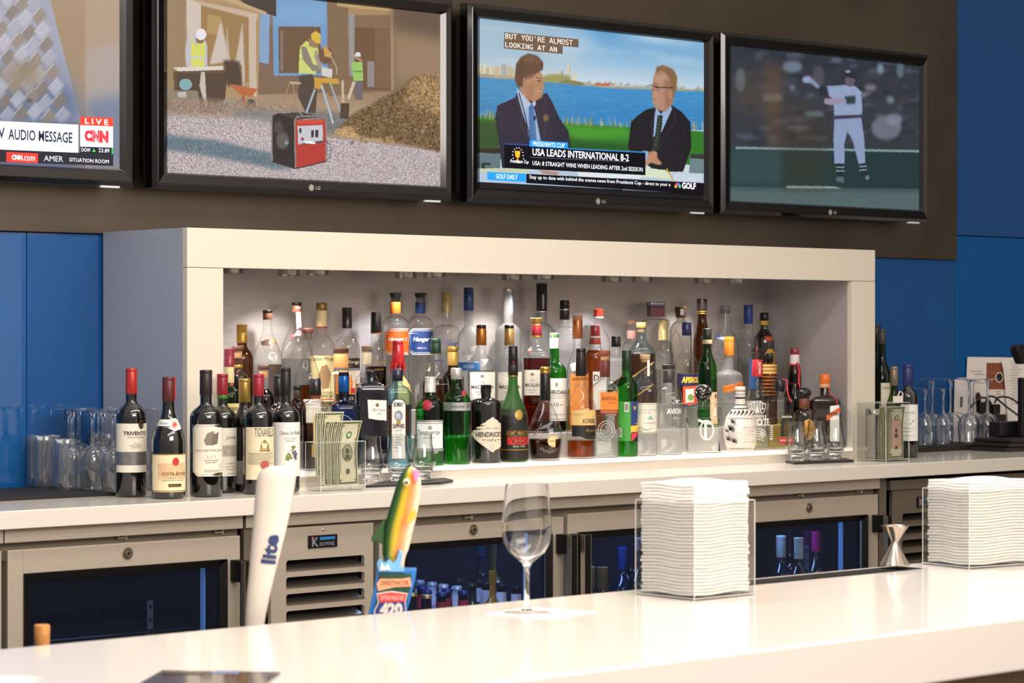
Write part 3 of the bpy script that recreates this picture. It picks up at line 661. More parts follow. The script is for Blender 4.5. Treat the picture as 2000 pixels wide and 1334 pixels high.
# man on the far side: glasses, black jacket
s.P([(1030, 740), (1070, 700), (1120, 665), (1180, 650), (1280, 640), (1340, 680), (1390, 740), (1395, 900), (1345, 1040), (1180, 1040), (1010, 900)], '#15141b')
s.P([(1180, 650), (1210, 690), (1270, 640), (1278, 660), (1215, 800), (1165, 830), (1172, 720)], '#9cb6de'); s.P([(1190, 700), (1222, 695), (1218, 760), (1195, 900), (1160, 910), (1180, 790)], '#27352e')
s.P([(1165, 470), (1180, 430), (1270, 440), (1290, 520), (1285, 620), (1235, 680), (1190, 665), (1160, 620), (1157, 560)], '#b98a6f', 1, 1); s.P([(1230, 460), (1285, 520), (1280, 620), (1240, 670), (1235, 560)], '#96684f', .7, 4)
s.P([(1178, 445), (1185, 405), (1225, 395), (1285, 420), (1310, 470), (1305, 540), (1285, 600), (1272, 560), (1268, 500), (1245, 450), (1210, 430)], '#8a6748', 1, 1); s.E(1268, 572, 14, 28, '#b78467', 1, 1)
s.Ln([(1150, 515), (1200, 530), (1285, 532)], 6, '#30292a'); s.Ln([(1160, 518), (1162, 545), (1190, 552), (1205, 532)], 4, '#3b3536'); s.Ln([(1160, 600), (1185, 605)], 5, '#8a4f42'); s.E(1180, 640, 22, 16, '#a28a78', .6, 3)
s.P([(1115, 930), (1165, 912), (1190, 920), (1190, 960), (1220, 990), (1200, 1000), (1150, 985), (1118, 1010)], '#c3916f', 1, 1); s.P([(1100, 915), (1135, 915), (1130, 950), (1110, 1000)], '#9db9e2')
s.Ln([(1180, 655), (1165, 720), (1150, 760), (1172, 900)], 5, '#33323c', .8); s.Ln([(1285, 650), (1300, 740), (1250, 800), (1195, 910)], 5, '#33323c', .8); s.Ln([(1090, 720), (1075, 850), (1060, 940)], 5, '#2c2b34', .6, 1); s.Ln([(1350, 760), (1345, 900), (1330, 1010)], 5, '#2c2b34', .6, 1)
s.P([(1175, 450), (1240, 450), (1260, 480), (1190, 500)], '#cfa386', .6, 4); s.P([(1165, 540), (1190, 545), (1195, 600), (1165, 600)], '#cc9c80', .6, 3); s.Ln([(1160, 503), (1195, 512)], 5, '#6a4a34', .8); s.E(1182, 532, 8, 4, '#2d211e'); s.Ln([(1160, 540), (1152, 572), (1166, 578)], 3, '#8a5a44', .8); s.P([(1165, 610), (1200, 615), (1205, 650), (1180, 655)], '#b09a8a', .6, 3)
for q in range(30): x = rng.uniform(1190, 1300); s.Ln([(x, 405+abs(x-1230)*.4), (x+rng.uniform(-10, 10), 445+abs(x-1230)*.5)], 2.5, '#a88662' if rng.random() < .5 else '#6c4e36', .45)
for q in range(9): s.E(1200-q*3+((q*7) % 9), 715+q*20, 3, 4, '#7c8a6a', .8)
s.Ln([(1130, 940), (1165, 930)], 3, '#8f6248', .7); s.Ln([(1190, 945), (1215, 985)], 3, '#8f6248', .7); s.Ln([(1165, 955), (1190, 985)], 3, '#8f6248', .7)
# desk and papers
s.P([(100, 1018), (500, 1035), (1100, 1040), (1500, 1050), (1500, 1200), (100, 1150)], '#b9cde0'); s.P([(100, 1020), (420, 1015), (400, 1050), (100, 1045)], '#c9d6b9'); s.P([(700, 1040), (1110, 1045), (1090, 1080), (720, 1075)], '#e9eef4')
s.P([(1110, 1015), (1240, 1030), (1280, 1085), (1080, 1070)], '#dfe8c9'); s.Ln([(1245, 1020), (1285, 1095)], 7, '#d8b23a'); s.P([(1290, 1050), (1460, 1055), (1460, 1100), (1290, 1095)], '#cfd9e6'); s.P([(470, 1030), (600, 1040), (580, 1062), (500, 1052)], '#b98f82')
s.P([(90, 1100), (1500, 1175), (1500, 1230), (90, 1180)], '#0d0c10')
s.P([(100, 90), (640, 90), (640, 900), (100, 900)], '#c9a77f', .10, 40); s.a += .006*s.noise(1)[..., None]; s.build(tvs[2])
a = scr_art(s, tvs[2]); Wt = EM('#e2e9f2'); Cap = EM('#5a4a3d', .9); Bl = EM('#1f7dc4'); Bk = EM('#0c0b12', .8); Tx = EM('#d6d2cc')
a.R4([(260, 195), (710, 238), (710, 288), (260, 244)], Cap); a.R4([(258, 243), (614, 279), (614, 328), (258, 293)], Cap)
a.T("BUT YOU'RE ALMOST", 266, 220, 674, 258, 33, Tx, fnt='mono'); a.T('LOOKING AT AN', 266, 273, 578, 298, 31, Tx, fnt='mono')
a.R4([(262, 868), (1115, 925), (1115, 1062), (262, 1018)], Bk); a.R4([(262, 868), (414, 876), (414, 884), (262, 876)], EM('#2c3a78')); a.R4([(640, 897), (1115, 920), (1115, 927), (640, 904)], EM('#2a6fa8'))
a.R4([(411, 850), (644, 864), (644, 902), (411, 888)], Bl); a.T('PRESIDENTS CUP', 431, 873, 624, 881, 26, Wt)
a.T('USA LEADS INTERNATIONAL 8-2', 429, 922, 1012, 955, 44, Wt, bold=.012); a.T('USA: 8 STRAIGHT WINS WHEN LEADING AFTER 2nd SESSION', 429, 990, 1096, 1026, 26, Wt)
a.R4([(414, 952), (1010, 980), (1010, 982), (414, 954)], EM('#5a6a80')); 
u, v = a.pt(338, 942); k = a.pt(438, 942)[0]-u; k /= 100
a.poly([(u-16*k, v+20*k), (u+16*k, v+20*k), (u+12*k, v-8*k), (u-12*k, v-8*k)], EM('#d99a2e')); a.rect(u-4*k, u+4*k, v-22*k, v-8*k, EM('#b97f28')); a.rect(u-12*k, u+12*k, v-28*k, v-22*k, EM('#b97f28'))
for q in range(14):
    an = 2*pi*q/14; a.disc(u+34*k*cos(an), v+34*k*sin(an), 2.6*k, Wt)
a.T('Presidents Cup', 285, 980, 398, 984, 26, Wt, italic=.4)
a.R4([(148, 1042), (384, 1054), (384, 1104), (148, 1090)], Bl); a.T('GOLF DAILY', 200, 1068, 330, 1075, 28, Wt); a.R4([(384, 1054), (1462, 1110), (1462, 1180), (384, 1110)], Bk)
a.T('Stay up to date with behind the scenes news from Presidents Cup - direct to your e', 402, 1078, 1256, 1120, 28, Wt)
a.T('GOLF', 1326, 1125, 1410, 1129, 38, Wt, bold=.03); a.T('LIVE', 1368, 1083, 1410, 1085, 14, EM('#aab6c6'))
u, v = a.pt(1300, 1128)
for q, c in enumerate(['#d9a53a', '#d9683a', '#b8395a', '#6f55a8', '#3a78b8', '#4aa86a']):
    an = pi-q*pi/5; a.disc(u+12*k*cos(an), v+10*k*sin(an)-2*k, 8*k, EM(c))
a.build('screen_captions', tvs[2])
# ---- screen 4 : baseball ; crop (1380,0) scale 2.566
s = Screen(TX[3], (1380, 0, 2.566)); s.grad([(0, '#2c3440'), (.3, '#3b3e4a'), (.63, '#343a40'), (.66, '#2f4a4a'), (.9, '#2b4a4a'), (1, '#4f6468')])
for q in range(260):
    x, y = rng.uniform(120, 1090), rng.uniform(230, 720)
    s.E(x, y, rng.uniform(12, 50), rng.uniform(5, 16), ['#20242e', '#57586a', '#2c2f38', '#6b6f80', '#24303a', '#4a4048'][rng.integers(6)], .45, 3)
for x, y, a_, b_, c_ in [(430, 335, 50, 30, '#8090a8'), (170, 400, 25, 60, '#6f7a8c'), (330, 490, 50, 20, '#8f929e'), (540, 572, 50, 14, '#7c9aa6'), (870, 345, 16, 28, '#8fa4b8'), (900, 640, 75, 62, '#7d8494'), (940, 600, 40, 30, '#8a92a4'), (820, 440, 30, 18, '#8f8a98'), (920, 500, 20, 18, '#8a98a8'), (970, 350, 20, 40, '#6a8090'), (430, 440, 16, 10, '#93a6c4'), (460, 640, 60, 14, '#76717c'), (650, 300, 30, 8, '#7890a8'), (560, 380, 30, 50, '#5e5868')]:
    s.E(x, y, a_, b_, c_, .85, 4)
s.P([(120, 738), (1090, 760), (1090, 960), (120, 940)], '#1f3a3c', 1, 2); s.P([(120, 745), (380, 750), (380, 930), (120, 930)], '#3f5d5e', .6, 10)
s.P([(145, 735), (1090, 753), (1090, 764), (145, 746)], '#9fc0c8', .9, 1); s.P([(120, 938), (1090, 948), (1090, 1060), (120, 1010)], '#5a6f70', 1, 2); s.P([(400, 930), (640, 934), (680, 944), (400, 942)], '#b9cdd0', .95, 1); s.P([(120, 945), (1090, 952), (1090, 965), (120, 955)], '#33504e', .7, 3)
s.P([(280, 300), (385, 330), (385, 740), (300, 740)], '#7a5a3c', .45, 14); s.P([(150, 330), (330, 380), (360, 560), (140, 560)], '#6a563f', .35, 20); s.P([(385, 500), (600, 560), (600, 940), (385, 940)], '#4a3d28', .35, 18)
# player
s.P([(600, 432), (650, 430), (700, 425), (745, 432), (775, 460), (780, 560), (770, 600), (640, 600), (635, 500), (600, 470)], '#9fb2d6', 1, 1)
s.P([(640, 595), (775, 590), (790, 700), (795, 815), (762, 825), (730, 700), (705, 660), (690, 720), (690, 820), (640, 820), (635, 700)], '#98acd2', 1, 1)
s.P([(640, 580), (775, 575), (775, 590), (640, 598)], '#3a2c44', .9, 1); s.E(718, 405, 24, 30, '#6f5f70', 1, 1); s.P([(690, 385), (695, 355), (730, 350), (745, 385), (745, 395)], '#26283c', 1, 1); s.E(708, 360, 14, 7, '#c3cee8', .8, 1)
s.P([(690, 485), (745, 480), (745, 520), (700, 522)], '#2c3c40', .95, 2); s.P([(590, 495), (650, 492), (700, 500), (700, 515), (620, 528), (590, 520)], '#a99db8', 1, 1); s.P([(560, 430), (605, 440), (612, 480), (570, 478)], '#232f40', 1, 2)
s.P([(480, 395), (515, 380), (570, 435), (555, 445), (525, 420), (485, 412)], '#93a0c4', 1, 2); s.E(500, 400, 20, 16, '#9fb0d4', .9, 2); s.P([(765, 465), (790, 460), (830, 470), (780, 490)], '#a59cb4', .6, 3)
s.P([(645, 820), (690, 820), (684, 885), (655, 885)], '#1e2c30'); s.P([(762, 822), (798, 818), (806, 880), (776, 885)], '#1e2c30')
for y in (838, 856): s.Ln([(648, y), (690, y)], 7, '#93a9c0', .9); s.Ln([(765, y-3), (802, y-6)], 7, '#93a9c0', .9)
s.P([(650, 885), (684, 885), (692, 915), (648, 908)], '#5e6f80', 1, 1); s.P([(785, 885), (812, 880), (842, 920), (830, 932), (795, 905)], '#25333c', 1, 1); s.E(805, 890, 10, 12, '#8a9cb4', .8, 1)
s.a = s.a*.92; s.a += .012*s.noise(1)[..., None]; s.build(tvs[3])
# ================================================================== under-counter refrigeration
FY = -.235                                   # front plane of doors
def fx(px, py=1050): return xw(px, py, FY)
def fz(px, py): return zw(px, py, FY)
FB = -.90
fr_lab = ['stainless under-counter fridge with an empty dark glass door', None]
def grille_panel(parent, x0, x1, ztop, zlogo, nslot, s0, pitch, hs, m, mslat):
    """stamped front with rounded louvre slots, each slot a dark pocket with a sloping bright lip"""
    g = G(); zb = FB+.03; y0, y1 = FY, FY+.012
    mx = (x1-x0)*.145; a, b = x0+mx, x1-mx*.62
    zs_ = [s0-i*pitch for i in range(nslot)]
    # frame pieces around the slots
    g.box(x0, a, y0, y1, zb, ztop); g.box(b, x1, y0, y1, zb, ztop); g.box(a, b, y0, y1, zs_[0], ztop)
    for i, z in enumerate(zs_):
        nb = zs_[i+1] if i+1 < nslot else zb
        g.box(a, b, y0, y1, nb, z-hs)
        r = .008
        for cx_, s_ in ((a, 1), (b, -1)):   # rounded top corners
            pts = [(cx_, z)]+[(cx_+s_*(r-r*sin(t)), z-(r-r*cos(t))) for t in [k*pi/10 for k in range(6)]]
            if s_ < 0: pts = pts[::-1]
            g.prism(pts, y0, y1)
    g.build('louvred_panel', m, parent)
    g = G()
    for z in zs_:
        g.add([(a, y0+.001, z-hs), (b, y0+.001, z-hs), (b, y0+.045, z-hs*.25), (a, y0+.045, z-hs*.25)], [(0, 1, 2, 3)])
        g.box(a, b, y0-.0015, y0+.004, z-hs-.0015, z-hs+.0022)
    g.build('louvre_blades', mslat, parent)
    boxo('dark_cavity', (x0+.01, x1-.01, y0+.05, y0+.055, zb, ztop-.01), M('#0a0908', .8), parent)
def badge(parent, cx, cz, w, h):
    g = G(); g.box(cx-w/2, cx+w/2, FY-.0035, FY, cz-h/2, cz+h/2); o = g.build('maker_badge', M('#14151d', .25), parent, bevel=.0015)
    a = Art(lambda u, v, l: (cx+u, FY-.0037-l, cz+v))
    a.text('K', -w*.27, -h*.02, h*.72, SILVER, bold=.03); a.text('ROWNE', w*.13, -h*.2, h*.3, SILVER, w=w*.5, bold=.02)
    a.rect(-w*.12, w*.4, h*.12, h*.34, M('#2a78b8', .4)); a.disc(-w*.36, h*.3, h*.12, RED); a.build('badge_print', o)
def lock(parent, cx, cz):
    g = G(); 
    def cyl(r0, r1, y0, y1, mi): 
        n = 28; g.add([(cx+r0*cos(2*pi*k/n), y0, cz+r0*sin(2*pi*k/n)) for k in range(n)]+[(cx+r1*cos(2*pi*k/n), y1, cz+r1*sin(2*pi*k/n)) for k in range(n)],
            [tuple(range(n, 2*n))]+[(k, (k+1) % n, (k+1) % n+n, k+n) for k in range(n)], mi)
    cyl(.0145, .0135, FY, FY-.003, 0); cyl(.0105, .0105, FY-.003, FY-.0034, 1); cyl(.009, .0085, FY-.003, FY-.006, 0); cyl(.0045, .0045, FY-.006, FY-.0062, 1)
    g.build('lock', [M('#b3a795', .3, .9), M('#3b332b', .5, .6)], parent)
def hook(parent, cx, cz):
    g = G(); g.tube([(cx-.012, FY+.012, cz), (cx+.008, FY+.012, cz)], .0035, 10); g.lathe([(.0045, -.005), (.0045, .005)], 12, cx+.012, FY+.012)
    for i in range(len(g.v)-24, len(g.v)): g.v[i] = (g.v[i][0], g.v[i][1], g.v[i][2]+cz)
    g.build('latch_pin', M('#c9bda8', .3, .8), parent, smooth=True)
PANE = glass((.80, .84, .9), (.25, .28, .33), gmul=.8, haze=.022, hazec=(.30, .36, .55))
BK = M('#0c0b0b', .3, spec=.5)
def door(parent, x0, x1, zt, gx0, gx1, gzt, lx, hside, st=STEEL):
    d = G()                                  # frame of the door around the pane
    d.box(x0, gx0, FY, FY+.03, FB+.02, zt); d.box(gx1, x1, FY, FY+.03, FB+.02, zt); d.box(gx0, gx1, FY, FY+.03, gzt, zt); d.box(gx0, gx1, FY, FY+.03, FB+.02, FB+.09)
    dd = d.build('door', st, parent, bevel=.0012)
    g = G(); w = .017                        # black gasket frame, sloping
    ox = [(gx0, FB+.09), (gx1, FB+.09), (gx1, gzt), (gx0, gzt)]; ix = [(gx0+w, FB+.09+w), (gx1-w, FB+.09+w), (gx1-w, gzt-w), (gx0+w, gzt-w)]
    v = [(x, FY-.004, z) for x, z in ox]+[(x, FY+.006, z) for x, z in ix]+[(x, FY+.006, z) for x, z in ox]
    g.add(v, [(i, (i+1) % 4, (i+1) % 4+4, i+4) for i in range(4)]+[(i, (i+1) % 4, (i+1) % 4+8, i+8) for i in range(4)])
    g.build('window_frame', BK, dd)
    g = G(); g.box(gx0+w, gx1-w, FY+.006, FY+.010, FB+.09+w, gzt-w); g.build('window_pane', PANE, dd)
    lock(dd, lx, (zt+gzt)/2+.003)
    if hside:
        hx = x1-.006 if hside > 0 else x0+.006
        hz = gzt-.002
        g = G(); s_ = hside
        # bracket block reaching out, then a long flat grip
        g.box(hx-.022*s_ if s_ > 0 else hx, hx if s_ > 0 else hx+.022, FY-.045, FY, hz-.05, hz)
        g.box(hx-.022 if s_ > 0 else hx, hx if s_ > 0 else hx+.022, FY-.058, FY-.045, FB+.15, hz)
        g.build('handle', M('#100e0d', .6, spec=.2), dd, bevel=.001)
        g = G(); e_ = hx-.022 if s_ > 0 else hx
        g.box(e_-.0015, e_+.0008, FY-.059, FY-.044, FB+.15, hz); g.box(e_+.0212, e_+.0235, FY-.059, FY-.044, FB+.15, hz); g.build('handle_edge', M('#d8cdbb', .25, .9), dd)
    return dd
def carcass(parent, x0, x1, zrt, zrb, ext=0, light=None, col='#20283c', y0=.032):
    """open box with back, sides, a wire shelf and a blue led strip"""
    m = M(col, .45); g = G()
    g.box(x0, x0+.012, FY+y0, .30, FB, zrb); g.box(x1-.012, x1, FY+y0, .30, FB, zrb); g.box(x0, x1, .28, .30, FB, zrb); g.box(x0, x1, FY+y0, .30, FB, FB+.02); g.box(x0, x1, FY+y0+.008, .30, zrb-.02, zrb)
    g.build('cabinet_body', m, parent)
def rail(parent, x0, x1, st=STEEL):
    g = G(); g.box(x0, x1, FY-.006, FY+.02, RZB, RZT)
    g.build('top_rail', st, parent, bevel=.0012); boxo('recess_strip', (x0, x1, FY+.018, FY+.026, RZB-.04, RZB), STEEL_D, parent)
RZT, RZB = -.0425, -.072
zd = fz(300, 1057)                          # top of the doors
BLED = M('#6f9fe0', .5, emit=.25)
def shelf_wires(parent, x0, x1, z, y0=-.15, y1=.27):
    g = G()
    n = int((x1-x0)/.022)
    for k in range(n): 
        x = x0+.01+k*(x1-x0-.02)/max(1, n-1); g.tube([(x, y0, z), (x, y1, z)], .0016, 5)
    for y in (y0, (y0+y1)/2, y1): g.tube([(x0, y, z-.003), (x1, y, z-.003)], .0025, 6)
    g.build('wire_shelf', M('#3d4658', .35, .6), parent)
def ledstrip(parent, px0, x):
    boxo('led_strip', (x, x+.004, FY+.045, FY+.06, FB+.05, RZB-.05), BLED, parent)
def slot_strip(parent, x, z1):
    g = G(); g.box(x, x+.016, -.12, -.117, FB+.1, z1, 0)
    for k in range(12): g.box(x+.005, x+.011, -.1205, -.12, z1-.02-k*.03, z1-.01-k*.03, 1)
    g.build('shelf_upright', [M('#77849c', .35, .7), BLACK], parent)
def fan(parent, x0, x1, z): 
    pass
# unit A: single glass door, empty
xa0, xa1 = fx(9), fx(472)
A = thing('bar_fridge', 'stainless bar fridge with empty glass door, below the wine bottles', 'fridge', (0, 0, 0), group='under-counter bar fridges')
carcass(A, xa0, xa1, 0, RZB); rail(A, xa0-.003, xa1)
door(A, fx(15), fx(469), zd, fx(46), fx(443), fz(240, 1107), fx(249), 1); hook(A, fx(243), fz(243, 1051)); hook(A, fx(432), fz(432, 1040))
ledstrip(A, 0, fx(420)); shelf_wires(A, fx(110), fx(430), fz(260, 1245)); slot_strip(A, fx(378)-.05, fz(376, 1178))
# neighbour at the extreme edge
A0 = thing('bar_fridge', 'sliver of a stainless bar fridge at the picture edge', 'fridge', (0, 0, 0), group='under-counter bar fridges')
carcass(A0, xa0-.55, xa0-.006, 0, RZB-.0); rail(A0, xa0-.55, xa0-.006); boxo('door', (xa0-.55, fx(3), FY, FY+.03, FB+.02, zd), STEEL, A0, .001)
# unit B: compressor grille + two glass doors ... + third door
xb0, xb1 = fx(478), fx(1732)
Bf = thing('bar_fridge', 'long stainless bar fridge with louvred end and bottle-filled glass doors', 'fridge', (0, 0, 0), group='under-counter bar fridges')
rail(Bf, fx(478)+.0, fx(1716))
boxo('end_post', (fx(478), fx(496), FY+.004, FY+.03, FB, RZT), STEEL_D, Bf); boxo('end_post', (fx(1718), xb1, FY+.002, FY+.03, FB, RZT), STEEL_D, Bf)
zg = fz(640, 1026)
grille_panel(Bf, fx(529), fx(729), zg, 0, 8, fz(640, 1089), .0372*1.08, .0245, STEEL, M('#b5aa9c', .28, .9))
badge(Bf, fx(629.5), fz(629, 1057), fx(658)-fx(601), .031)
g = G(); g.lathe([(.004, 0), (.0035, .002), (.001, .0035)], 14); o = g.build('screw', M('#cfc6b8', .25, .9), Bf, smooth=True); o.location = (fx(631), FY, fz(631, 1035)); o.rotation_euler = (R(90), 0, 0)
boxo('filler_strip', (fx(497), fx(528), FY+.02, FY+.03, FB, RZB), STEEL_D, Bf)
carcass(Bf, fx(736), xb1+.17, 0, RZB, y0=.06)
boxo('compressor_box', (fx(500), fx(733), FY+.065, .29, FB, RZB-.01), M('#15120f', .6), Bf)
d1 = (fx(741), fx(1101)); d2 = (fx(1109), fx(1447)); d3 = (fx(1455), fx(1715))
door(Bf, *d1, fz(900, 1022)+.0, fx(790), fx(1078), fz(930, 1053), fx(924), 1); hook(Bf, fx(920), fz(920, 1011))
door(Bf, *d2, zd, fx(1128), fx(1428), fz(1200, 1035)-.0, fx(1269), -1); hook(Bf, fx(1262), fz(1262, 988))
door(Bf, *d3, zd, fx(1474), fx(1694), fz(1600, 1012), fx(1580), 1, STEEL); hook(Bf, fx(1568), fz(1568, 968)); hook(Bf, fx(1683), fz(1683, 960))
ledstrip(Bf, 0, fx(1052)); ledstrip(Bf, 0, fx(1668)); ledstrip(Bf, 0, fx(797))
slot_strip(Bf, fx(1604)+.06, fz(1615, 1072))
# unit C at the far end: louvred panel
xc0 = fx(1737)
C_ = thing('bar_fridge', 'darker stainless bar fridge with louvred panel behind the steel jigger', 'fridge', (0, 0, 0), group='under-counter bar fridges')
g = G(); g.box(xc0, 4.9, FY-.006, FY+.02, RZB-.008, RZT-.008); g.build('top_rail', STEEL_D, C_, bevel=.0012)
grille_panel(C_, fx(1743), fx(1874), fz(1800, 955), 0, 6, fz(1810, 1000), .0365*1.08, .024, STEEL_D, M('#a59a8b', .3, .9))
badge(C_, fx(1807.5), fz(1807, 980), fx(1825)-fx(1789), .033)
boxo('door', (fx(1877), 4.9, FY, FY+.03, FB+.02, fz(1900, 950)), STEEL_D, C_, .001); boxo('body', (xc0+.2, 4.9, FY+.065, .3, FB, RZB), M('#141210', .6), C_); lock(C_, fx(1998), fz(1998, 957))
boxo('kick_plate', (fx(1737), 4.9, FY+.03, FY+.04, FLOORZ, FB), STEEL_D, C_)
for P_, a_, b_ in ((A, xa0, xa1), (Bf, xb0, xb1), (A0, xa0-.55, xa0-.006)): boxo('kick_plate', (a_, b_, FY+.03, .28, FLOORZ, FB), M('#1b1816', .6), P_)
# ================================================================== bottles
ROWS = {'F': (.062, SH), 'M': (.185, T1), 'B': (.306, T2)}
CL = glass((.975, .98, .975), (.42, .44, .44), pw=4.0)
CLQ = solid_glass((.985, .99, .985), ior=1.22)
BLUETINT = glass((.62, .86, .93), (.12, .36, .50)); BLUEQ = solid_glass((.55, .88, .96), ior=1.2)
DKBLUE = glass((.04, .20, .52), (.01, .03, .12)); GRN = glass((.13, .62, .10), (.01, .12, .02)); GRNQ = glass((.35, .8, .3), (.1, .4, .1), ior=1.2)
TANQ = glass((.22, .70, .28), (.02, .22, .05)); OLIVE = glass((.10, .30, .10), (.01, .05, .01)); OLIVE2 = glass((.35, .42, .14), (.05, .08, .02))
AMBG = glass((.42, .22, .07), (.08, .03, .01)); DKBR = M('#1c0d07', .07, coat=.8); NAVYG = M('#0b0c1a', .07, coat=.8)
WINE = M('#0a0808', .05, spec=.6, coat=.8); WINEG = M('#0c1009', .05, spec=.6, coat=.8)
FROST = glass((.86, .88, .88), (.45, .48, .5), haze=.34, hazec=(.60, .60, .60), rough=.25, gmul=.5)
FROSTG = glass((.15, .35, .12), (.03, .1, .02), haze=.5, hazec=(.10, .24, .06), rough=.3, gmul=.6)
SMOKE = glass((.72, .70, .66), (.2, .19, .18))
WHISKY = glass((.66, .27, .06), (.28, .08, .01), ior=1.2); DARKRUM = glass((.20, .06, .02), (.05, .01, .0), ior=1.2); REDBR = glass((.42, .08, .03), (.12, .02, .01), ior=1.2)
GOLDQ = solid_glass((.96, .78, .30), ior=1.2); PALEQ = solid_glass((.93, .94, .66), ior=1.2)
COPPER = M('#b0663a', .3, .6); CORK = M('#b9895a', .7, noise=.15, nscale=300); TANC = M('#b39d6c', .4, .2); WOODC = M('#5a3422', .5); BLKC = M('#121112', .3)
REDC = M('#a81f2b', .3, coat=.3); WAX = M('#c01f24', .18, coat=.5); NAVYC = M('#1a3a80', .3, coat=.3); GOLDC = M('#c39a48', .25, .75); SILC = M('#c3c3c2', .22, .85); ORGC = M('#e0701f', .35)
WHTC = M('#e4e1d8', .35); MAR = M('#6b2130', .35); GRNC = M('#173a26', .35); LAB = M('#eee6d4', .6); LABW = M('#f1eee8', .55); LABT = M('#dcb47a', .6); ORGL = M('#f08428', .5)
DKW = M('#2e1e18', .5); YEL = M('#e9c33c', .5); KRAFT = M('#c29a5e', .7); LABO = M('#e6a24c', .5)
class BArt(Art):
    """label artwork; x = picture pixels right of the bottle axis as seen, y = picture row"""
    def __init__(s, kk, cy0, prof, R, q, asp, rot):
        s.kk, s.R, s.q, s.rot = kk, R, q, rot
        zs = [p[1] for p in prof]; rs = [p[0] for p in prof]; n = 2+q*8
        def fn(u, v, l):
            z = (cy0-(-v))*kk; r = float(np.interp(z, zs, rs))
            if q < .3:
                th = u*kk/max(r, 1e-4); return ((r+l)*sin(th), -(r+l)*cos(th), z)
            sy = 1+(asp-1)*q; x = max(-.94, min(.94, u*kk/r)); return (x*r, -(r*sy*(1-abs(x)**n)**(1/n))-l, z)
        Art.__init__(s, fn); s.asp = 1+(asp-1)*q; s.rr = lambda y: float(np.interp((cy0-y)*kk, zs, rs))/kk
    def X(s, x, y=None):
        r = s.rr(y) if y is not None else s.R
        if s.q < .3:
            if abs(x) >= r: return math.copysign(r*(pi/2+.35), x)
            return r*math.asin(x/r)
        c, d = cos(s.rot), sin(s.rot)
        return max(-s.R*.93, min(s.R*.93, (x-s.R*s.asp*d)/c))
    def r(s, x0, x1, y0, y1, m): s.poly([(s.X(x0, (y0+y1)/2), -y1), (s.X(x1, (y0+y1)/2), -y1), (s.X(x1, (y0+y1)/2), -y0), (s.X(x0, (y0+y1)/2), -y0)], m, 6, 26)
    def band(s, y0, y1, m):
        r = s.rr((y0+y1)/2); s.poly([(-pi*r, -y1), (pi*r, -y1), (pi*r, -y0), (-pi*r, -y0)], m, 4, 32)
    def p(s, pts, m): s.poly([(s.X(x, y), -y) for x, y in pts], m, 10, 24)
    def d(s, x, y, r, m, ry=None): s.disc(s.X(x, y), -y, r, m, ry)
    def o(s, x, y, r, w, m, ry=None): s.ring(s.X(x, y), -y, r, w, m, ry)
    def cut(s):
        if s.g.f: s.build('label', s.par)
        s.g = G(); s.m = []; s.lift = .00045
    def l(s, pts, w, m):
        P = [(s.X(x, y), -y) for x, y in pts]
        for a, b in zip(P[:-1], P[1:]):
            dx, dy = b[0]-a[0], b[1]-a[1]; L = math.hypot(dx, dy) or 1; nx, ny = -dy/L*w/2, dx/L*w/2; K = max(1, int(L/4)); vs = []
            for k in range(K+1):
                x, y = a[0]+dx*k/K, a[1]+dy*k/K; vs += [s.fn(x+nx, y+ny, s.lift), s.fn(x-nx, y-ny, s.lift)]
            s.g.add(vs, [(2*k, 2*k+1, 2*k+3, 2*k+2) for k in range(K)], s.mi(m))
        s.lift += .00003
    def t(s, tx, x0, x1, y, h, m, rot=0, **kw):
        if rot:
            s.text(tx, s.X((x0+x1)/2, y), -y, x1-x0, m, w=h, rot=rot, **kw); return
        r_ = s.rr(y)*.95; a, b = s.X(max(x0, -r_), y), s.X(min(x1, r_), y); s.text(tx, (a+b)/2, -y, h, m, w=b-a, **kw)
BOT = []
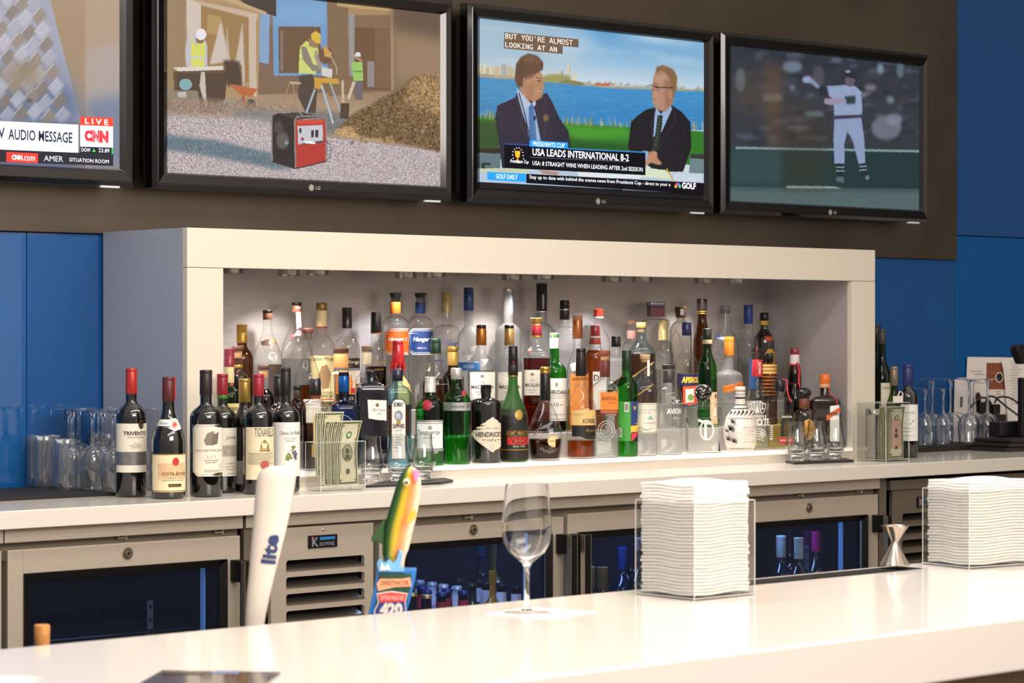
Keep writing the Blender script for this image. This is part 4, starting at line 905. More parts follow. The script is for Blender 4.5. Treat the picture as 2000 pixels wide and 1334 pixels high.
def bottle(label, cx, row, top, cap, neck, sh, hw, hn, mat, caps, art=None, liq=None, a=.62, b=.3, q=0., asp=1., rot=0, extra=None, cat='bottle', name='liquor_bottle', group=None, prof=None, lipr=None, seg=None, neckq=0.):
    Y, Z = ROWS[row] if isinstance(row, str) else row
    x, _, _, t = onY(cx, 700, Y); kk = t/FPX
    yb = 667-0; zt = lambda py: onY(cx, py, Y)[2]-Z
    y0 = top+zt(top)/kk                       # picture row of the base at the axis
    zz = lambda py: (y0-py)*kk
    g_ = group or ('bottles standing in the display niche' if Z > .02 else 'wine bottles on the back counter')
    th = thing(name, label, cat, (x, Y, Z+.0007), math.atan2(CY-Y, CX-x)+pi/2+R(rot), g_)
    r, n = hw*kk, hn*kk
    if prof is None:
        P = [(r*.80, 0, q), (r*.95, .0012, q), (r, .006, q), (r, zz(sh)*.5, q), (r, zz(sh), q)]
        zs, zn = zz(sh), zz(neck)
        for k in range(1, 11):
            u = k/10; w0, w1, w2, w3 = (1-u)**3, 3*u*(1-u)**2, 3*u*u*(1-u), u**3
            P.append((r*(w0+w1)+n*(w2+w3), zs*w0+(zs+a*(zn-zs))*w1+(zn-b*(zn-zs))*w2+zn*w3, q*(1-u)+neckq*u))
        zc = zz(top)-.003
        P += [(n, (zn+zc)/2, neckq), (n, zc-.001, neckq), (n*.8, zc, neckq)]
    else:
        P = [(h*kk, zz(y), (qq[0] if qq else q)) for (h, y, *qq) in prof]; zb_ = P[0][1]
        P = [(r_, max(z_-zb_, .001*i_) if z_ < zb_+.035 or z_ < .03 else z_, q_) for i_, (r_, z_, q_) in enumerate(P)]
        for i_ in range(1, len(P)): P[i_] = (P[i_][0], max(P[i_][1], P[i_-1][1]+.0004), P[i_][2])
    sg = seg or (48 if q else 36)
    g = G(); g.lathe(P, sg, asp=asp); body = g.build('bottle_body', mat, th, smooth=True, sharp=R(50))
    if liq:
        ly, lm = liq[:2]; zl = zz(ly); L_ = []
        zsx = [p[1] for p in P]; rsx = [p[0] for p in P]; qsx = [p[2] for p in P]
        z_ = .005
        pts = [z_]+[p[1] for p in P if z_ < p[1] < zl]+[zl]
        L_ = [(max(.001, float(np.interp(z, zsx, rsx))*.93-.0006), z, float(np.interp(z, zsx, qsx))) for z in pts]
        g = G(); g.lathe(L_, sg, asp=asp); g.build('liquid', lm, th, smooth=True, sharp=R(50))
    for i, c in enumerate(caps):
        # (y_top, y_bottom, hw_top, hw_bottom, material[, kind])
        yt, yb_, h0, h1, m = c[:5]; kind = c[5] if len(c) > 5 else ''
        z1, z0 = zz(yt), zz(yb_); R1, R0 = h0*kk, h1*kk; nm = {'': 'cap', 'foil': 'neck_foil', 'ball': 'stopper', 'lab': 'neck_label', 'screw': 'cap', 'wood': 'stopper', 'tab': 'ribbon', 'glass': 'stopper', 'sq': 'stopper'}[kind]
        g = G(); sgc = 28
        if kind == 'ball':
            zc = (z0+z1)/2; hh = (z1-z0)/2
            g.lathe([(max(R1*cos(u), .0005), zc+hh*sin(u)) for u in [(-pi/2+pi*k/14) for k in range(15)]], sgc)
        elif kind == 'screw':
            pr = [(R0, z0)]; N_ = 7
            for k in range(N_): pr += [(R0, z0+(z1-z0)*.55+(z1-z0)*.4*k/N_), (R0*.95, z0+(z1-z0)*.55+(z1-z0)*.4*(k+.4)/N_), (R0, z0+(z1-z0)*.55+(z1-z0)*.4*(k+.8)/N_)]
            pr += [(R1, z1-.001), (R1*.85, z1)]
            g.lathe(pr, sgc)
        elif kind == 'foil' or kind == 'lab':
            g.lathe([(R0+.0002, z0), (R0+.0004, z0+.0005), (R1+.0004, z1-.0005), (R1+.0002, z1)], sgc)
        elif kind == 'sq':
            g.lathe([(R0, z0, 1), (R1, z0+.001, 1), (R1, z1-.002, 1), (R1*.9, z1, 1)], 40)
        else:
            g.lathe([(R0*.96, z0), (R0, z0+.0012), (R1, z1-.0018), (R1*.93, z1-.0004), (R1*.8, z1)], sgc)
        g.build(nm, m, th, smooth=True, sharp=R(45))
    if art:
        A_ = BArt(kk, y0, P, hw, q, asp, R(rot)); A_.par = th; art(A_)
        if A_.g.f: A_.build('label', th)
    if extra: extra(th, kk, zz, r)
    BOT.append((label, x, Y, Z, r, th, asp if q else 1))
    return th
def wcap(top, bot, h, m, m2=None, ring=True):
    L_ = [(top, bot, h*.97, h, m, 'foil')]
    L_ = [(top, top+7, h*1.02, h*1.04, m, ''), (top+7, bot, h*.98, h, m, 'foil')]
    return L_
def lines(A, x0, x1, ys, h, m=None, seedw=None):
    """rows of small print"""
    for i, y in enumerate(ys):
        A.r(x0+(i*37 % 5), x1-(i*53 % 7), y, y+h, m or GREYINK)
# ---------------- wine bottles on the counter, front
def W(cx, yb): X_, Y_, _, _ = onZ(cx, yb, 0); return (Y_+.03, 0.)
def a1(A):
    A.r(-29, 40, 827, 922, LAB); A.r(-29, 40, 882, 908, M('#8d8a86', .35, .6, noise=.5, nscale=900)); A.t('TRIVENTO', -15, 27, 846, 8, INK, bold=.03); A.t('ARGENTINA', -8, 24, 854, 3.5, GREYINK); A.t('MALBEC', -3, 19, 870, 3.5, GREYINK); A.t('MENDOZA', 0, 17, 874, 2, GREYINK); A.cut()
    A.d(19, 828, 7, M('#221d18', .3, .4), 10); A.o(19, 828, 5, .8, GOLD, 7.5); A.t('2014', 4, 16, 866, 2.4, GREYINK)
bottle('wine bottle with bright red capsule, cream label crossed by silver band', 256.5, W(256, 971.5), 719.7, 769, 782, 816, 29.5, 10.7, WINE, wcap(719.7, 769.5, 11, M('#b5302c', .3, .2)), a1, name='wine_bottle')
def a2(A):
    A.r(-31, 40, 886, 960, M('#f0e0b8', .55)); A.r(-31, 40, 886, 888, GOLD); A.r(-31, 40, 957, 959, GOLD); A.r(-20, 31, 904, 935, M('#e8bd90', .6, noise=.35, nscale=300)); A.d(14, 901, 7, M('#c8382c', .5), 8); A.t('COTE-ROTIE', -13, 31, 925, 6.5, M('#6b5236', .5), bold=.02); A.t('APPELLATION', -3, 24, 932, 2.2, GREYINK); A.r(-12, 28, 937, 938, GREYINK); A.p([(0, 944), (24, 944), (24, 950), (0, 950)], M('#4a3a1a', .4)); A.t('GUIGAL', 3, 21, 947, 3.5, GOLD); A.cut()
    A.p([(-22, 820), (0, 818), (12, 817), (24, 823), (24, 838), (12, 842), (0, 836), (-22, 832)], LAB); A.d(12, 829.5, 6.5, M('#cf4638', .5)); A.o(12, 829.5, 5, .8, LAB); A.r(-17, 0, 825, 829, M('#9db6c9', .6)); 
def x2(th, kk, zz, r):
    boxo('capsule_tab', (11*kk, 14*kk, -3*kk, 2*kk, zz(782), zz(737)), RED, th)
bottle('sloping shouldered wine bottle with maroon capsule and orange landscape label', 329, W(329, 975), 736.7, 784, 790, 872, 32.5, 11.5, WINE, wcap(736.7, 784, 12, M('#5a2420', .35)), a2, a=.45, b=.45, name='wine_bottle', extra=x2)
def a3(A):
    A.p([(-25, 836), (-19, 828.5), (28, 828.5), (34, 836), (34, 922), (28, 929.5), (-17, 929.5), (-25, 920)], LAB); A.l([(-22, 837), (-17, 831.5), (30, 831.5)], .7, GREYINK); A.l([(-22, 837), (-22, 919), (-15, 926.5), (30, 926.5)], .7, GREYINK)
    A.p([(2, 846), (14, 841), (20, 855), (14, 869), (0, 869), (-4, 860)], M('#8b7f74', .7, noise=.5, nscale=700)); A.p([(12, 850), (24, 843), (22, 866), (10, 870)], M('#74695f', .7, noise=.4, nscale=700)); A.t("STAG'S LEAP WINE CELLARS", -20, 31, 879, 4.2, M('#8c7a60', .5)); A.t('S. L. V.', 2, 20, 891, 5, GREYINK); lines(A, -3, 24, [898, 902], 1.2); lines(A, -4, 30, [917, 920], .8); A.o(27, 909, 4, .7, GREYINK)
    A.o(6, 801, 8, .8, M('#3a3735', .2))
bottle('wine bottle with dark brown capsule and cream label with clipped corners', 402.3, W(402, 971.5), 723, 772, 787, 818, 31.5, 11.2, WINE, wcap(723, 772, 12, M('#2c2220', .4)), a3, name='wine_bottle')
def a4(A):
    A.r(-10, 35, 835.6, 929.5, LAB); A.t('Jordan', 6, 26, 855, 9, INK, italic=.35); A.r(-2, 27, 869, 891, M('#b5ab98', .7, noise=.5, nscale=400)); A.t('CABERNET', 8, 25, 905, 3, GREYINK); lines(A, 6, 26, [911, 916, 924], 1)
bottle('wine bottle with crimson capsule and green band, tucked behind brown capsule bottle', 434.3, (-.040, 0), 730.6, 779, 790, 818, 27.5, 10, WINEG, wcap(730.6, 772, 10.8, M('#8e1f2c', .35))+[(772, 779, 10.6, 10.6, M('#3d7f2c', .3), 'foil')], a4, name='wine_bottle')
def a5(A): A.r(-22, 18, 899.6, 945, M('#9b9790', .5)); A.t('AZ', -8, 0, 922, 5, INK, rot=pi/2); A.t('F', -2, 3, 915, 5, INK)
bottle('dark wine bottle with long gold capsule and small grey label', 477.5, (-.041, 0), 740, 785, 790, 830, 24, 10.5, M('#14120f', .12, coat=.6), wcap(740, 785.5, 11.2, M('#a88b45', .3, .6)), a5, a=.5, b=.4, name='wine_bottle')
def a6(A):
    A.r(-24, 38, 834, 936, M('#eee0bd', .55)); A.t('TIGNANELLO', -7, 29, 844, 17, INK, bold=.0); A.o(12, 869, 8, 1.6, GOLD); A.d(12, 862, 3.5, GOLD); A.r(4, 7, 868, 880, GOLD); A.r(17, 20, 868, 880, GOLD); A.r(2, 22, 878, 881, GOLD)
    lines(A, -21, 28, [884, 887, 890, 893, 896, 899, 902, 905], .9); A.d(12, 907, 8.5, M('#b5584c', .5))
bottle('wine bottle with crimson capsule and ivory label bearing tall dark lettering', 504.6, W(504, 966), 731, 773.6, 787, 818, 30, 9.8, WINE, wcap(731, 773.6, 10.8, M('#9c2434', .35)), a6, name='wine_bottle')
def a7(A):
    A.r(-22, 34, 824.6, 930, LABW); A.t('Chateau Ste Michelle', -11, 27, 845, 7, INK, italic=.4); A.t('COLD CREEK', -3, 20, 856, 3, GREYINK); A.t('VINEYARD', 0, 17, 861, 3, GREYINK)
    for i, (x, y) in enumerate([(6, 886), (9, 889), (3, 890), (7, 893), (11, 894), (5, 897), (2, 895)]): A.d(x, y, 2.6, M('#7c8c3c', .5))
    for i, (x, y) in enumerate([(14, 883), (18, 882), (20, 886), (16, 887), (19, 890), (17, 892), (19, 895)]): A.d(x, y, 2.4, M('#5b5a74', .5))
    A.p([(10, 872), (16, 869), (19, 873), (14, 877)], M('#7e8a2e', .5)); A.l([(7, 880), (14, 878), (18, 880)], .8, INK)
bottle('wine bottle with black capsule and white label with grape cluster', 557.6, W(557, 962), 718.7, 773, 786, 816, 28, 9.6, WINE, wcap(718.7, 773, 10.4, M('#1c1a1c', .4)), a7, name='wine_bottle')
# ---------------- front row in the niche
bottle('black bottle mostly hidden behind the black capsule wine bottle', 543.5, (.05, SH), 732.5, 775, 786, 812, 27, 9, WINE, wcap(732.5, 775, 10, BLKC), lambda A: A.d(0, 780, .5, BLKC))
def b1(A): A.band(777, 782, M('#caa', .4)) if 0 else None; A.r(4, 20, 832, 852, M('#9a5f38', .5)); A.r(5, 19, 840, 843, DKW)
bottle('small dark whiskey bottle with brown paper label behind wine bottles', 581, (.162, T1), 753, 762, 775, 800, 17, 7, glass((.5, .3, .15), (.1, .05, .02)), [(753, 762, 8.5, 8.5, BLKC), (762, 778, 7.4, 7.4, M('#3a2a24', .4), 'foil')], b1, liq=(800, DARKRUM))
def b2(A):
    A.r(-4, 22, 813, 868, KRAFT); A.r(-7, 18, 868, 892, KRAFT); A.t('KNOB', 2, 9, 838, 24, M('#7c5a2c', .6), rot=-pi/2, bold=.03); A.t('CREEK', -1, 6, 875, 22, M('#7c5a2c', .6), rot=-pi/2, bold=.02); A.t('kentucky', 2, 22, 860, 5, INK)
bottle('squarish whiskey bottle with black wax top and kraft paper label', 615.8, 'F', 739, 775, 777, 800, 27.7, 9, CL, [(739, 773, 10.5, 11.8, M('#17110e', .3, coat=.4))], b2, liq=(826, DARKRUM), q=.55, asp=.75, rot=8)
def b3(A):
    n = 14; P_ = [(-20+40*k/n, 825-14*math.sin(pi*k/n)) for k in range(n+1)]; A.l(P_, 1.3, M('#7f98c0', .3)); A.r(-20, 20, 850, 890, M('#1f57a0', .3)); A.o(0, 868, 12, 1.4, M('#9fb8d8', .3))
bottle('cobalt blue glass bottle with tan cork behind the dollar bills', 671.5, 'F', 724.6, 733.6, 781, 800, 26.5, 10.2, DKBLUE, [(724.6, 735, 9.6, 9.8, CORK, 'wood'), (735, 765, 10.3, 10.5, M('#1558a4', .2, .5), 'foil')], b3, a=.7, q=.3, asp=.8, rot=10)
def b4(A):
    A.p([(-7, 780.5), (30, 782), (30, 822), (12, 820), (-5, 817)], LABW); A.d(12, 791, 3.4, M('#8a4a3a', .5)); A.t('Fifty Pounds', 2, 29, 801, 8, GREYINK, italic=.4); A.t('GIN', 12, 20, 808, 3, INK); A.cut(); A.t('London Dry', 9, 27, 880, 4, M('#6a6a72', .4), italic=.3)
bottle('black square gin bottle with torn edged white label', 724.8, 'F', 723, 736, 745, 768, 31.4, 9, NAVYG, [(723, 731, 11, 11, BLKC), (731, 738, 9, 9, BLKC)], b4, q=.8, asp=.68, rot=6, a=.9, b=.1)
def b5(A):
    w0, w1 = -12, 17
    arch = [(w0, 897), (w1, 897), (w1, 790), (w1-3, 782), (w1-8, 778.5), (w0+8, 778.5), (w0+3, 782), (w0, 790)]
    A.p(arch, M('#2a2224', .5)); A.p([(w0+1.4, 895.5), (w1-1.4, 895.5), (w1-1.4, 791), (w1-4, 784), (w1-9, 780.5), (w0+9, 780.5), (w0+4, 784), (w0+1.4, 791)], LABW)
    A.t('BOMBAY', -7, 12, 790, 9, INK, bold=.03); A.d(2.5, 812, 8, M('#7f9cc4', .4), 10); A.o(2.5, 812, 8.5, 1.5, GOLD, 10.5); A.t('B', -2, 6, 812, 9, LABW); A.d(2.5, 824, 4.5, GOLD); A.t('SAPPHIRE', -9, 14, 832, 9, M('#5a2a2a', .5), bold=.03); A.t('DRY GIN', -5, 9, 848, 3, GREYINK); lines(A, -6, 11, [840, 853, 858, 863, 868, 874, 880], 1)
bottle('pale blue glass gin bottle with tall arched white label', 776, 'F', 721, 745, 750, 775, 26, 10, BLUETINT, [(721, 745, 11.3, 11.3, M('#14192c', .25, coat=.5))], b5, liq=(838, BLUEQ), q=.75, asp=.66, rot=10, a=.75, b=.2)
def b6(A):
    A.r(-26, 24, 820.6, 875, LABW); A.r(-27, 25, 820, 824, SILVER); A.r(-27, 25, 826, 827, GRNC); A.t('Tanqueray', -24, 20, 845, 12, M('#2a3a30', .5), italic=.45); A.t('IMPORTED', -12, 10, 855, 2.6, GREYINK); A.d(0, 835, 4, SILVER); A.r(-27, 25, 875, 881, SILVER); A.t('GIN', 6, 14, 883, 4, LABW); A.cut(); A.d(-6, 791, 10, M('#a42434', .35)); A.o(-6, 791, 8, 1, M('#7c1622', .4))
def ribs(th, kk, zz, r):
    g = G()
    for k in range(16):
        t_ = 2*pi*k/16; g.tube([(r*.99*cos(t_), r*.99*sin(t_), .01), (r*.99*cos(t_), r*.99*sin(t_), zz(805))], .0011, 6)
    g.build('glass_rib', glass((.5, .85, .5), (.1, .4, .1)), th, smooth=True)
bottle('green gin bottle with red wax seal and white script label', 840.3, 'F', 736.6, 766.6, 772, 798, 28.5, 10, TANQ, [(736.6, 766.6, 11, 11, M('#d9dcd6', .3, .4), 'screw')], b6, liq=(812, GRNQ), a=.75, b=.2)
def b7(A): A.band(786, 802, M('#c3c6c4', .25, .6)); A.t('Tanqueray TEN', -13, 26, 794, 8, INK, italic=.4); A.cut(); A.d(15, 768, 6, M('#a42434', .35))
bottle('ribbed green gin bottle with silver collar and small red seal', 891.5, 'F', 719, 741, 748, 784, 27.5, 10.5, TANQ, [(719, 741, 11, 11, M('#c9c8c2', .25, .6))], b7, liq=(858, GRNQ), a=.45, b=.45, extra=ribs)
def b8(A):
    A.p([(29, 812), (12, 814.5), (-29, 848), (12, 883), (30, 870), (30, 820)] if 0 else [(-29, 847), (13, 814), (29, 828), (29, 872), (13, 883)], M('#d9cfba', .5)); A.t('HENDRICK\'S', -19, 30, 848, 10, INK, bold=.025); A.t('GIN', 2, 19, 859, 5, INK); A.r(-7, 0, 858, 859, INK); A.r(22, 28, 858, 859, INK); A.o(12, 872, 4, .7, GREYINK); A.t('EST. 1886', 0, 24, 836, 3, GREYINK)
bottle('squat black apothecary gin bottle with cream diamond label', 949, 'F', 752, 768, 776, 790, 30.5, 9.5, M('#0b0a0b', .1, coat=.8), [(752, 768, 10.5, 10.5, BLKC, 'screw')], b8, a=.85, b=.1)
def b9(A):
    A.r(-29, 31, 800, 878, M('#1a1712', .45)); A.r(-29, 31, 878, 897, M('#211a15', .4)); A.r(-29, 31, 877, 878.5, GOLD); A.t('REMY MARTIN', -12, 29, 845, 9, GOLD, bold=.01); A.l([(-6, 838), (-4, 836)], 1, GOLD); A.t('FINE CHAMPAGNE COGNAC', -11, 28, 851, 2, GOLD); A.r(-11, 30, 853, 868, M('#c4262c', .4)); A.t('V.S.O.P', -4, 27, 860, 12, DKW, bold=.02); A.t('V.S.O.P', 4, 20, 861, 5, GOLD); A.t('Since 1724', 0, 22, 871, 3, LABW); A.cut(); A.d(12, 810, 8.3, GOLD, 10); A.o(12, 810, 6.5, .8, M('#7a5a20', .4), 8)
def b9x(th, kk, zz, r):
    pass
bottle('frosted green cognac bottle with black neck and red panel label', 1002, 'F', 676, 734, 737, 826, 29.5, 8.8, FROSTG, [(676, 712, 8.8, 9.3, BLKC), (712, 734, 9.4, 9.6, M('#17120f', .35), 'foil'), (734, 736, 9.8, 9.9, GOLDC, 'foil')], lambda A: (b9(A), A.cut(), A.p([(2, 719), (6, 719), (6, 733), (2, 733)], RED), A.d(1, 708, 2, RED)), liq=(812, M('#0d1108', .3)), a=.45, b=.6)
def b10(A):
    A.d(17, 861, 13, M('#e8d3a0', .4), 12); A.o(17, 861, 12.5, 1, GOLD, 11.5); A.t('Hennessy', 7, 27, 861, 5, M('#7a4a20', .4), italic=.2)
    for (x, y) in [(-16, 840), (-10, 846), (-19, 848), (-8, 856), (-14, 862), (8, 836), (0, 880), (8, 882), (16, 881), (-6, 876), (22, 877)]: A.o(x, y, 3.5, .9, M('#8f8a86', .2), 2.6)
    A.l([(-22, 850), (-12, 838), (-6, 826)], 1, M('#8f8a86', .2))
bottle('flared decanter bottle of dark cognac with oval cream medallion', 1064.5, 'F', 717, 755, 783, 850, 34, 9.5, CL, [(717, 724, 10, 10, GOLDC), (724, 730, 9, 9.6, GOLDC), (730, 783, 9.6, 10.2, BLKC, 'foil')], b10, liq=(857, DARKRUM), q=.15, asp=.8, prof=[(26, 897), (29, 896), (31, 890), (33.5, 868), (34, 855), (31, 835), (22, 808), (13, 790), (9.6, 780), (9.3, 740), (9.3, 722), (7, 721)])
def b11(A):
    A.p([(-17, 802), (0, 800), (14, 797), (22, 804), (30, 801), (30, 832), (-17, 830)], M('#dcb978', .45)); A.t('KORBEL', 4, 31, 822, 9, INK, bold=.02); A.r(-17, 31, 831, 852, M('#18140f', .45)); A.p([(0, 852), (10, 857), (22, 858), (30, 853)], M('#18140f', .45)); A.t('Brandy', 10, 28, 841, 8, GOLD, italic=.35); lines(A, -14, 6, [808, 811], .8); A.cut(); A.o(6, 728, 6, 1.2, GOLD)
bottle('teardrop brandy bottle with black neck and gold and black label', 1134.5, 'F', 681, 735, 740, 802, 28.7, 9, CL, [(681, 735, 9.2, 10, M('#16120f', .35), 'foil'), (681, 689, 9.6, 9.6, BLKC)], b11, liq=(860, WHISKY), a=.45, b=.5, extra=None)
def b12(A): A.r(-9, 26, 766, 808, ORGL); A.r(-9, 26, 800, 808, M('#9c3f22', .5)); A.t('BARSOL', -6, 27, 778, 8, M('#7c3a1c', .5), bold=.02); A.t('PISCO', 5, 22, 787, 4, M('#7c3a1c', .5)); A.t('PRIMERO QUEBRANTA', -6, 25, 804, 3, LABT); A.o(3, 840, 17, 1, M('#c9cac6', .1), 19); A.o(3, 840, 12, 1, M('#c9cac6', .1), 14)
bottle('clear pisco bottle with wooden stopper and orange label', 1181.5, 'F', 684.7, 695, 740, 762, 25, 9.4, CL, [(684.7, 695, 11.2, 10.6, M('#7c3f28', .5), 'wood'), (695, 704, 8.2, 8.2, CORK, 'wood'), (704, 737, 9.8, 9.8, M('#5c2b26', .4), 'foil')], b12, liq=(812, CLQ), q=.5, asp=.9, rot=8)
def b13(A):
    A.r(-21, 8, 784, 861, M('#3f9a3c', .45)); A.r(8, 24, 784, 861, M('#2c3a78', .45)); A.p([(8, 861), (8, 832), (24, 812), (24, 861)], YEL); A.p([(8, 862), (8, 845), (24, 832), (24, 862)], M('#1d1a18', .5)); A.p([(9, 862), (9, 846), (23, 836)], M('#d8354a', .5)); A.t('V', 12, 18, 797, 8, YEL, bold=.04)
    A.r(-4, 4, 786, 804, LABW); A.r(-3, 3, 788, 802, GREYINK); A.r(-17, -9, 835, 853, LABW); 
    for k in range(5): A.r(-16.2, -9.8, 837+k*3, 838.4+k*3, INK)
    A.t('mezcal', -20, -12, 812, 20, M('#2a6a2a', .5), rot=pi/2)
bottle('bright green mezcal bottle with barcode and colourful side label', 1224, 'F', 685, 724, 728, 760, 21.8, 8.6, GRN, [(685, 724, 8.8, 9.2, M('#16301c', .35), 'foil'), (685, 691, 9, 9, GRNC)], b13, a=.55, b=.4)
def b14(A):
    A.r(-21, 27, 787, 845, M('#efeadb', .6)); A.l([(-19, 789), (26, 789)], .8, GREYINK); A.t('TEQUILA 100% DE AGAVE', -19, 23, 801, 2.6, GREYINK); A.t('BLANCO 750 ML', -19, 10, 806, 2.4, GREYINK); A.p([(4, 819), (10, 811), (17, 819)], M('#8cc0b4', .5)); A.t('CASAMIGOS', -2, 20, 826, 3, GREYINK); A.l([(-16, 838), (-6, 835), (4, 840), (14, 836)], .7, INK); A.l([(-12, 842), (6, 838)], .6, INK); A.r(-22, 27, 843, 845, M('#b9c7a8', .6))
def b14x(th, kk, zz, r):
    boxo('tax_strip', (4*kk, 9*kk, -11*kk, -10*kk, zz(735), zz(703)), LABW, th)
bottle('clear tequila bottle with pale cork and white handwritten label', 1260, 'F', 693, 703, 733, 768, 24, 8.6, CL, [(693, 702, 10.4, 10, M('#c9a884', .6), 'wood'), (702, 708, 8, 8, CORK, 'wood')], b14, liq=(846, CLQ), q=.2, asp=.9, a=.6, b=.35, extra=b14x)
def b15(A): A.t('AVION', -4, 24, 803, 11, LABW, bold=.05); A.t('Silver', 10, 23, 816, 5, LABW); A.p([(10, 781), (16, 788), (22, 781), (16, 784)], M('#d8d8d4', .3)); A.t('TEQUILA', 11, 22, 823, 1.6, LABW); A.t('AV', -4, 4, 735, 4, LABW)
bottle('clear tequila bottle with grey stopper and raised white lettering', 1306, 'F', 712, 722, 748, 783, 26.5, 10.3, CL, [(712, 722, 13, 12.5, M('#3a3738', .4)), (725, 748, 10.8, 11, M('#54504f', .3, .4), 'foil')], b15, liq=(836, CLQ), a=.7, b=.3, q=.2)
def b16(A): A.o(7, 840, 14.5, 3, LABW, 20); A.r(2, 7, 820, 858, LABW); A.p([(-10, 818), (4, 822), (14, 826), (14, 830), (0, 826), (-10, 823)], LABW)
def b16x(th, kk, zz, r):
    g = G(); zc = zz(768)
    for i in range(90):
        a_, b_ = rng.uniform(0, 2*pi), math.asin(rng.uniform(-1, 1)); R_ = 16.9*kk
        p0 = (R_*cos(a_)*cos(b_), R_*sin(a_)*cos(b_), zc+R_*sin(b_)); a2_, b2_ = a_+rng.uniform(-.3, .3), b_+rng.uniform(-.25, .25)
        p1 = (R_*cos(a2_)*cos(b2_), R_*sin(a2_)*cos(b2_), zc+R_*sin(b2_)); g.tube([p0, p1], .0012, 5)
    g.build('stopper_ornament', M('#c9c5bf', .3, .7), th)
bottle('square clear tequila decanter with ornate silver ball stopper', 1373.5, (.06, SH), 751, 785, 788, 801, 35, 7, CL, [(751, 785, 16.6, 16.6, M('#2b2726', .3, .6), 'ball'), (783, 799, 9, 13, glass((.9, .9, .9), (.3, .3, .3)), 'glass')], b16, liq=(817, CLQ), q=1, asp=.5, rot=13, a=.95, b=.02, extra=b16x)
def b17(A):
    K = BLACK
    for y in (758, 763, 790, 797): A.band(y, y+1.6, K)
    A.band(776, 779, K)
    for i in range(15):
        x = -26+i*3.9; A.d(x*.9, 816+abs(x)*.05, 1.1, K); A.d(x*.75, 876, 1., K)
    for i in range(11): A.d(-10+i*2, 770, .8, K)
    for (cx_, cy_, s_) in [(-18, 838, 1), (-22, 858, .8), (-12, 862, .8), (-14, 824, .7), (-24, 842, .6)]:
        for j in range(5):
            an = -1.9+j*.55; A.l([(cx_, cy_), (cx_+9*s_*cos(an), cy_+9*s_*sin(an))], 2.2*s_, K)
        A.d(cx_, cy_, 1.8*s_, K)
    for j in range(7): A.p([(-18+j*6, 812), (-14+j*6, 799+abs(j-3)), (-12+j*6, 805)], K)
    A.t('Grand Mayan', 5, 30, 834, 5, GREYINK); A.t('Tequila', 12, 22, 841, 3, GREYINK); A.t('Ultra Aged', 8, 26, 848, 2.6, GREYINK); A.t('100% AGAVE', 4, 28, 862, 2.6, GREYINK)
bottle('round white ceramic tequila bottle with black leaf pattern', 1446, (.065, SH), 755.6, 765, 795, 820, 33, 10, M('#e5ddd2', .25, coat=.3), [(755.6, 764, 10.2, 10, M('#e5ddd2', .25), 'wood')], b17, prof=[(22, 878), (25, 877), (30, 866), (33, 848), (33, 835), (28, 815), (19, 802), (11, 794), (10, 786), (10.3, 775), (9.6, 766), (9.5, 758), (7, 757)])
def b18(A):
    K = M('#efece6', .4)
    for j in range(9):
        A.l([(-20+j*5, 800), (-22+j*5.4, 783+abs(j-4)*1.5)], 1.6, K)
    A.o(-10, 802, 5, 1.4, K); A.o(10, 802, 5, 1.4, K); A.p([(-4, 806), (4, 806), (0, 788)], K); A.l([(-16, 790), (-4, 784)], 2, K); A.l([(16, 790), (4, 784)], 2, K)
    for j in range(9): A.r(-18+j*4, -16+j*4, 810, 816, K)
    A.t('PASOTE', -21, 23, 824, 14, K, bold=.04)
    for j in range(5): A.l([(-18, 838+j*5), (0, 836+j*5), (12, 840+j*5)], 1.4, K)
    A.o(11, 846, 6, 1, K); A.t('B', 8, 14, 846, 5, K); A.r(-4, 7, 708, 734, REDC) if 0 else None
def b18x(th, kk, zz, r):
    a = Art(lambda u, v, l: ((10.6*kk+l)*sin(u/10.6), -(10.6*kk+l)*cos(u/10.6), zz(-v))); a.text('PASOTE', 5, -719, 5, LABW, w=22, rot=pi/2, bold=.02); a.build('neck_print', th)
    g = G(); g.tube([(-2*kk, -9*kk, zz(704)), (-3*kk, -8*kk, zz(690)), (0, 0, zz(678))], .0012, 6); g.build('ribbon', RED, th)
bottle('clear tequila bottle with red neck band and white face artwork', 1479, (.088, SH), 680, 700, 737, 780, 22.5, 9.4, CL, [(680, 688, 11, 11, glass((.7, .65, .6), (.3, .3, .3)), 'glass'), (690, 703, 9.6, 9.6, glass((.7, .65, .6), (.3, .3, .3)), 'glass'), (703, 736, 10, 10.4, M('#c9323a', .4), 'foil')], b18, liq=(850, PALEQ), a=.5, b=.5, extra=b18x)
def b19(A):
    pts = []; 
    A.p([(2, 852), (2, 822), (8, 810), (16, 806), (24, 812), (27, 825), (27, 852)], M('#1a1613', .4)); A.p([(8, 852), (8, 830), (12, 820), (18, 820), (22, 830), (22, 852)], M('#5a4a26', .35, .4)); A.t('HERRADURA', 4, 26, 814, 4, LABW, bold=.02); A.r(-1, 27, 854, 867, M('#c22c34', .45)); A.t('REPOSADO', 1, 25, 860, 4, LABW); A.r(-24, -14, 831, 858, LABW)
    for k in range(6): A.r(-23, -15, 833+k*4, 835+k*4, INK)
def b19x(th, kk, zz, r):
    g = G(); g.tube([(4*kk, -5*kk, zz(741)), (12*kk, -8*kk, zz(743)), (14*kk, -10*kk, zz(770)), (20*kk, -14*kk, zz(786))], .0022, 8); g.build('ribbon', M('#c9303c', .5), th, smooth=True)
bottle('square tequila bottle with black stopper, red ribbon and horseshoe label', 1523, (.083, SH), 741.7, 764, 775, 786, 25, 9, CL, [(741.7, 765, 10.4, 9.6, BLKC)], b19, liq=(818, GOLDQ), q=.9, asp=.66, rot=12, a=.9, b=.1, extra=b19x)
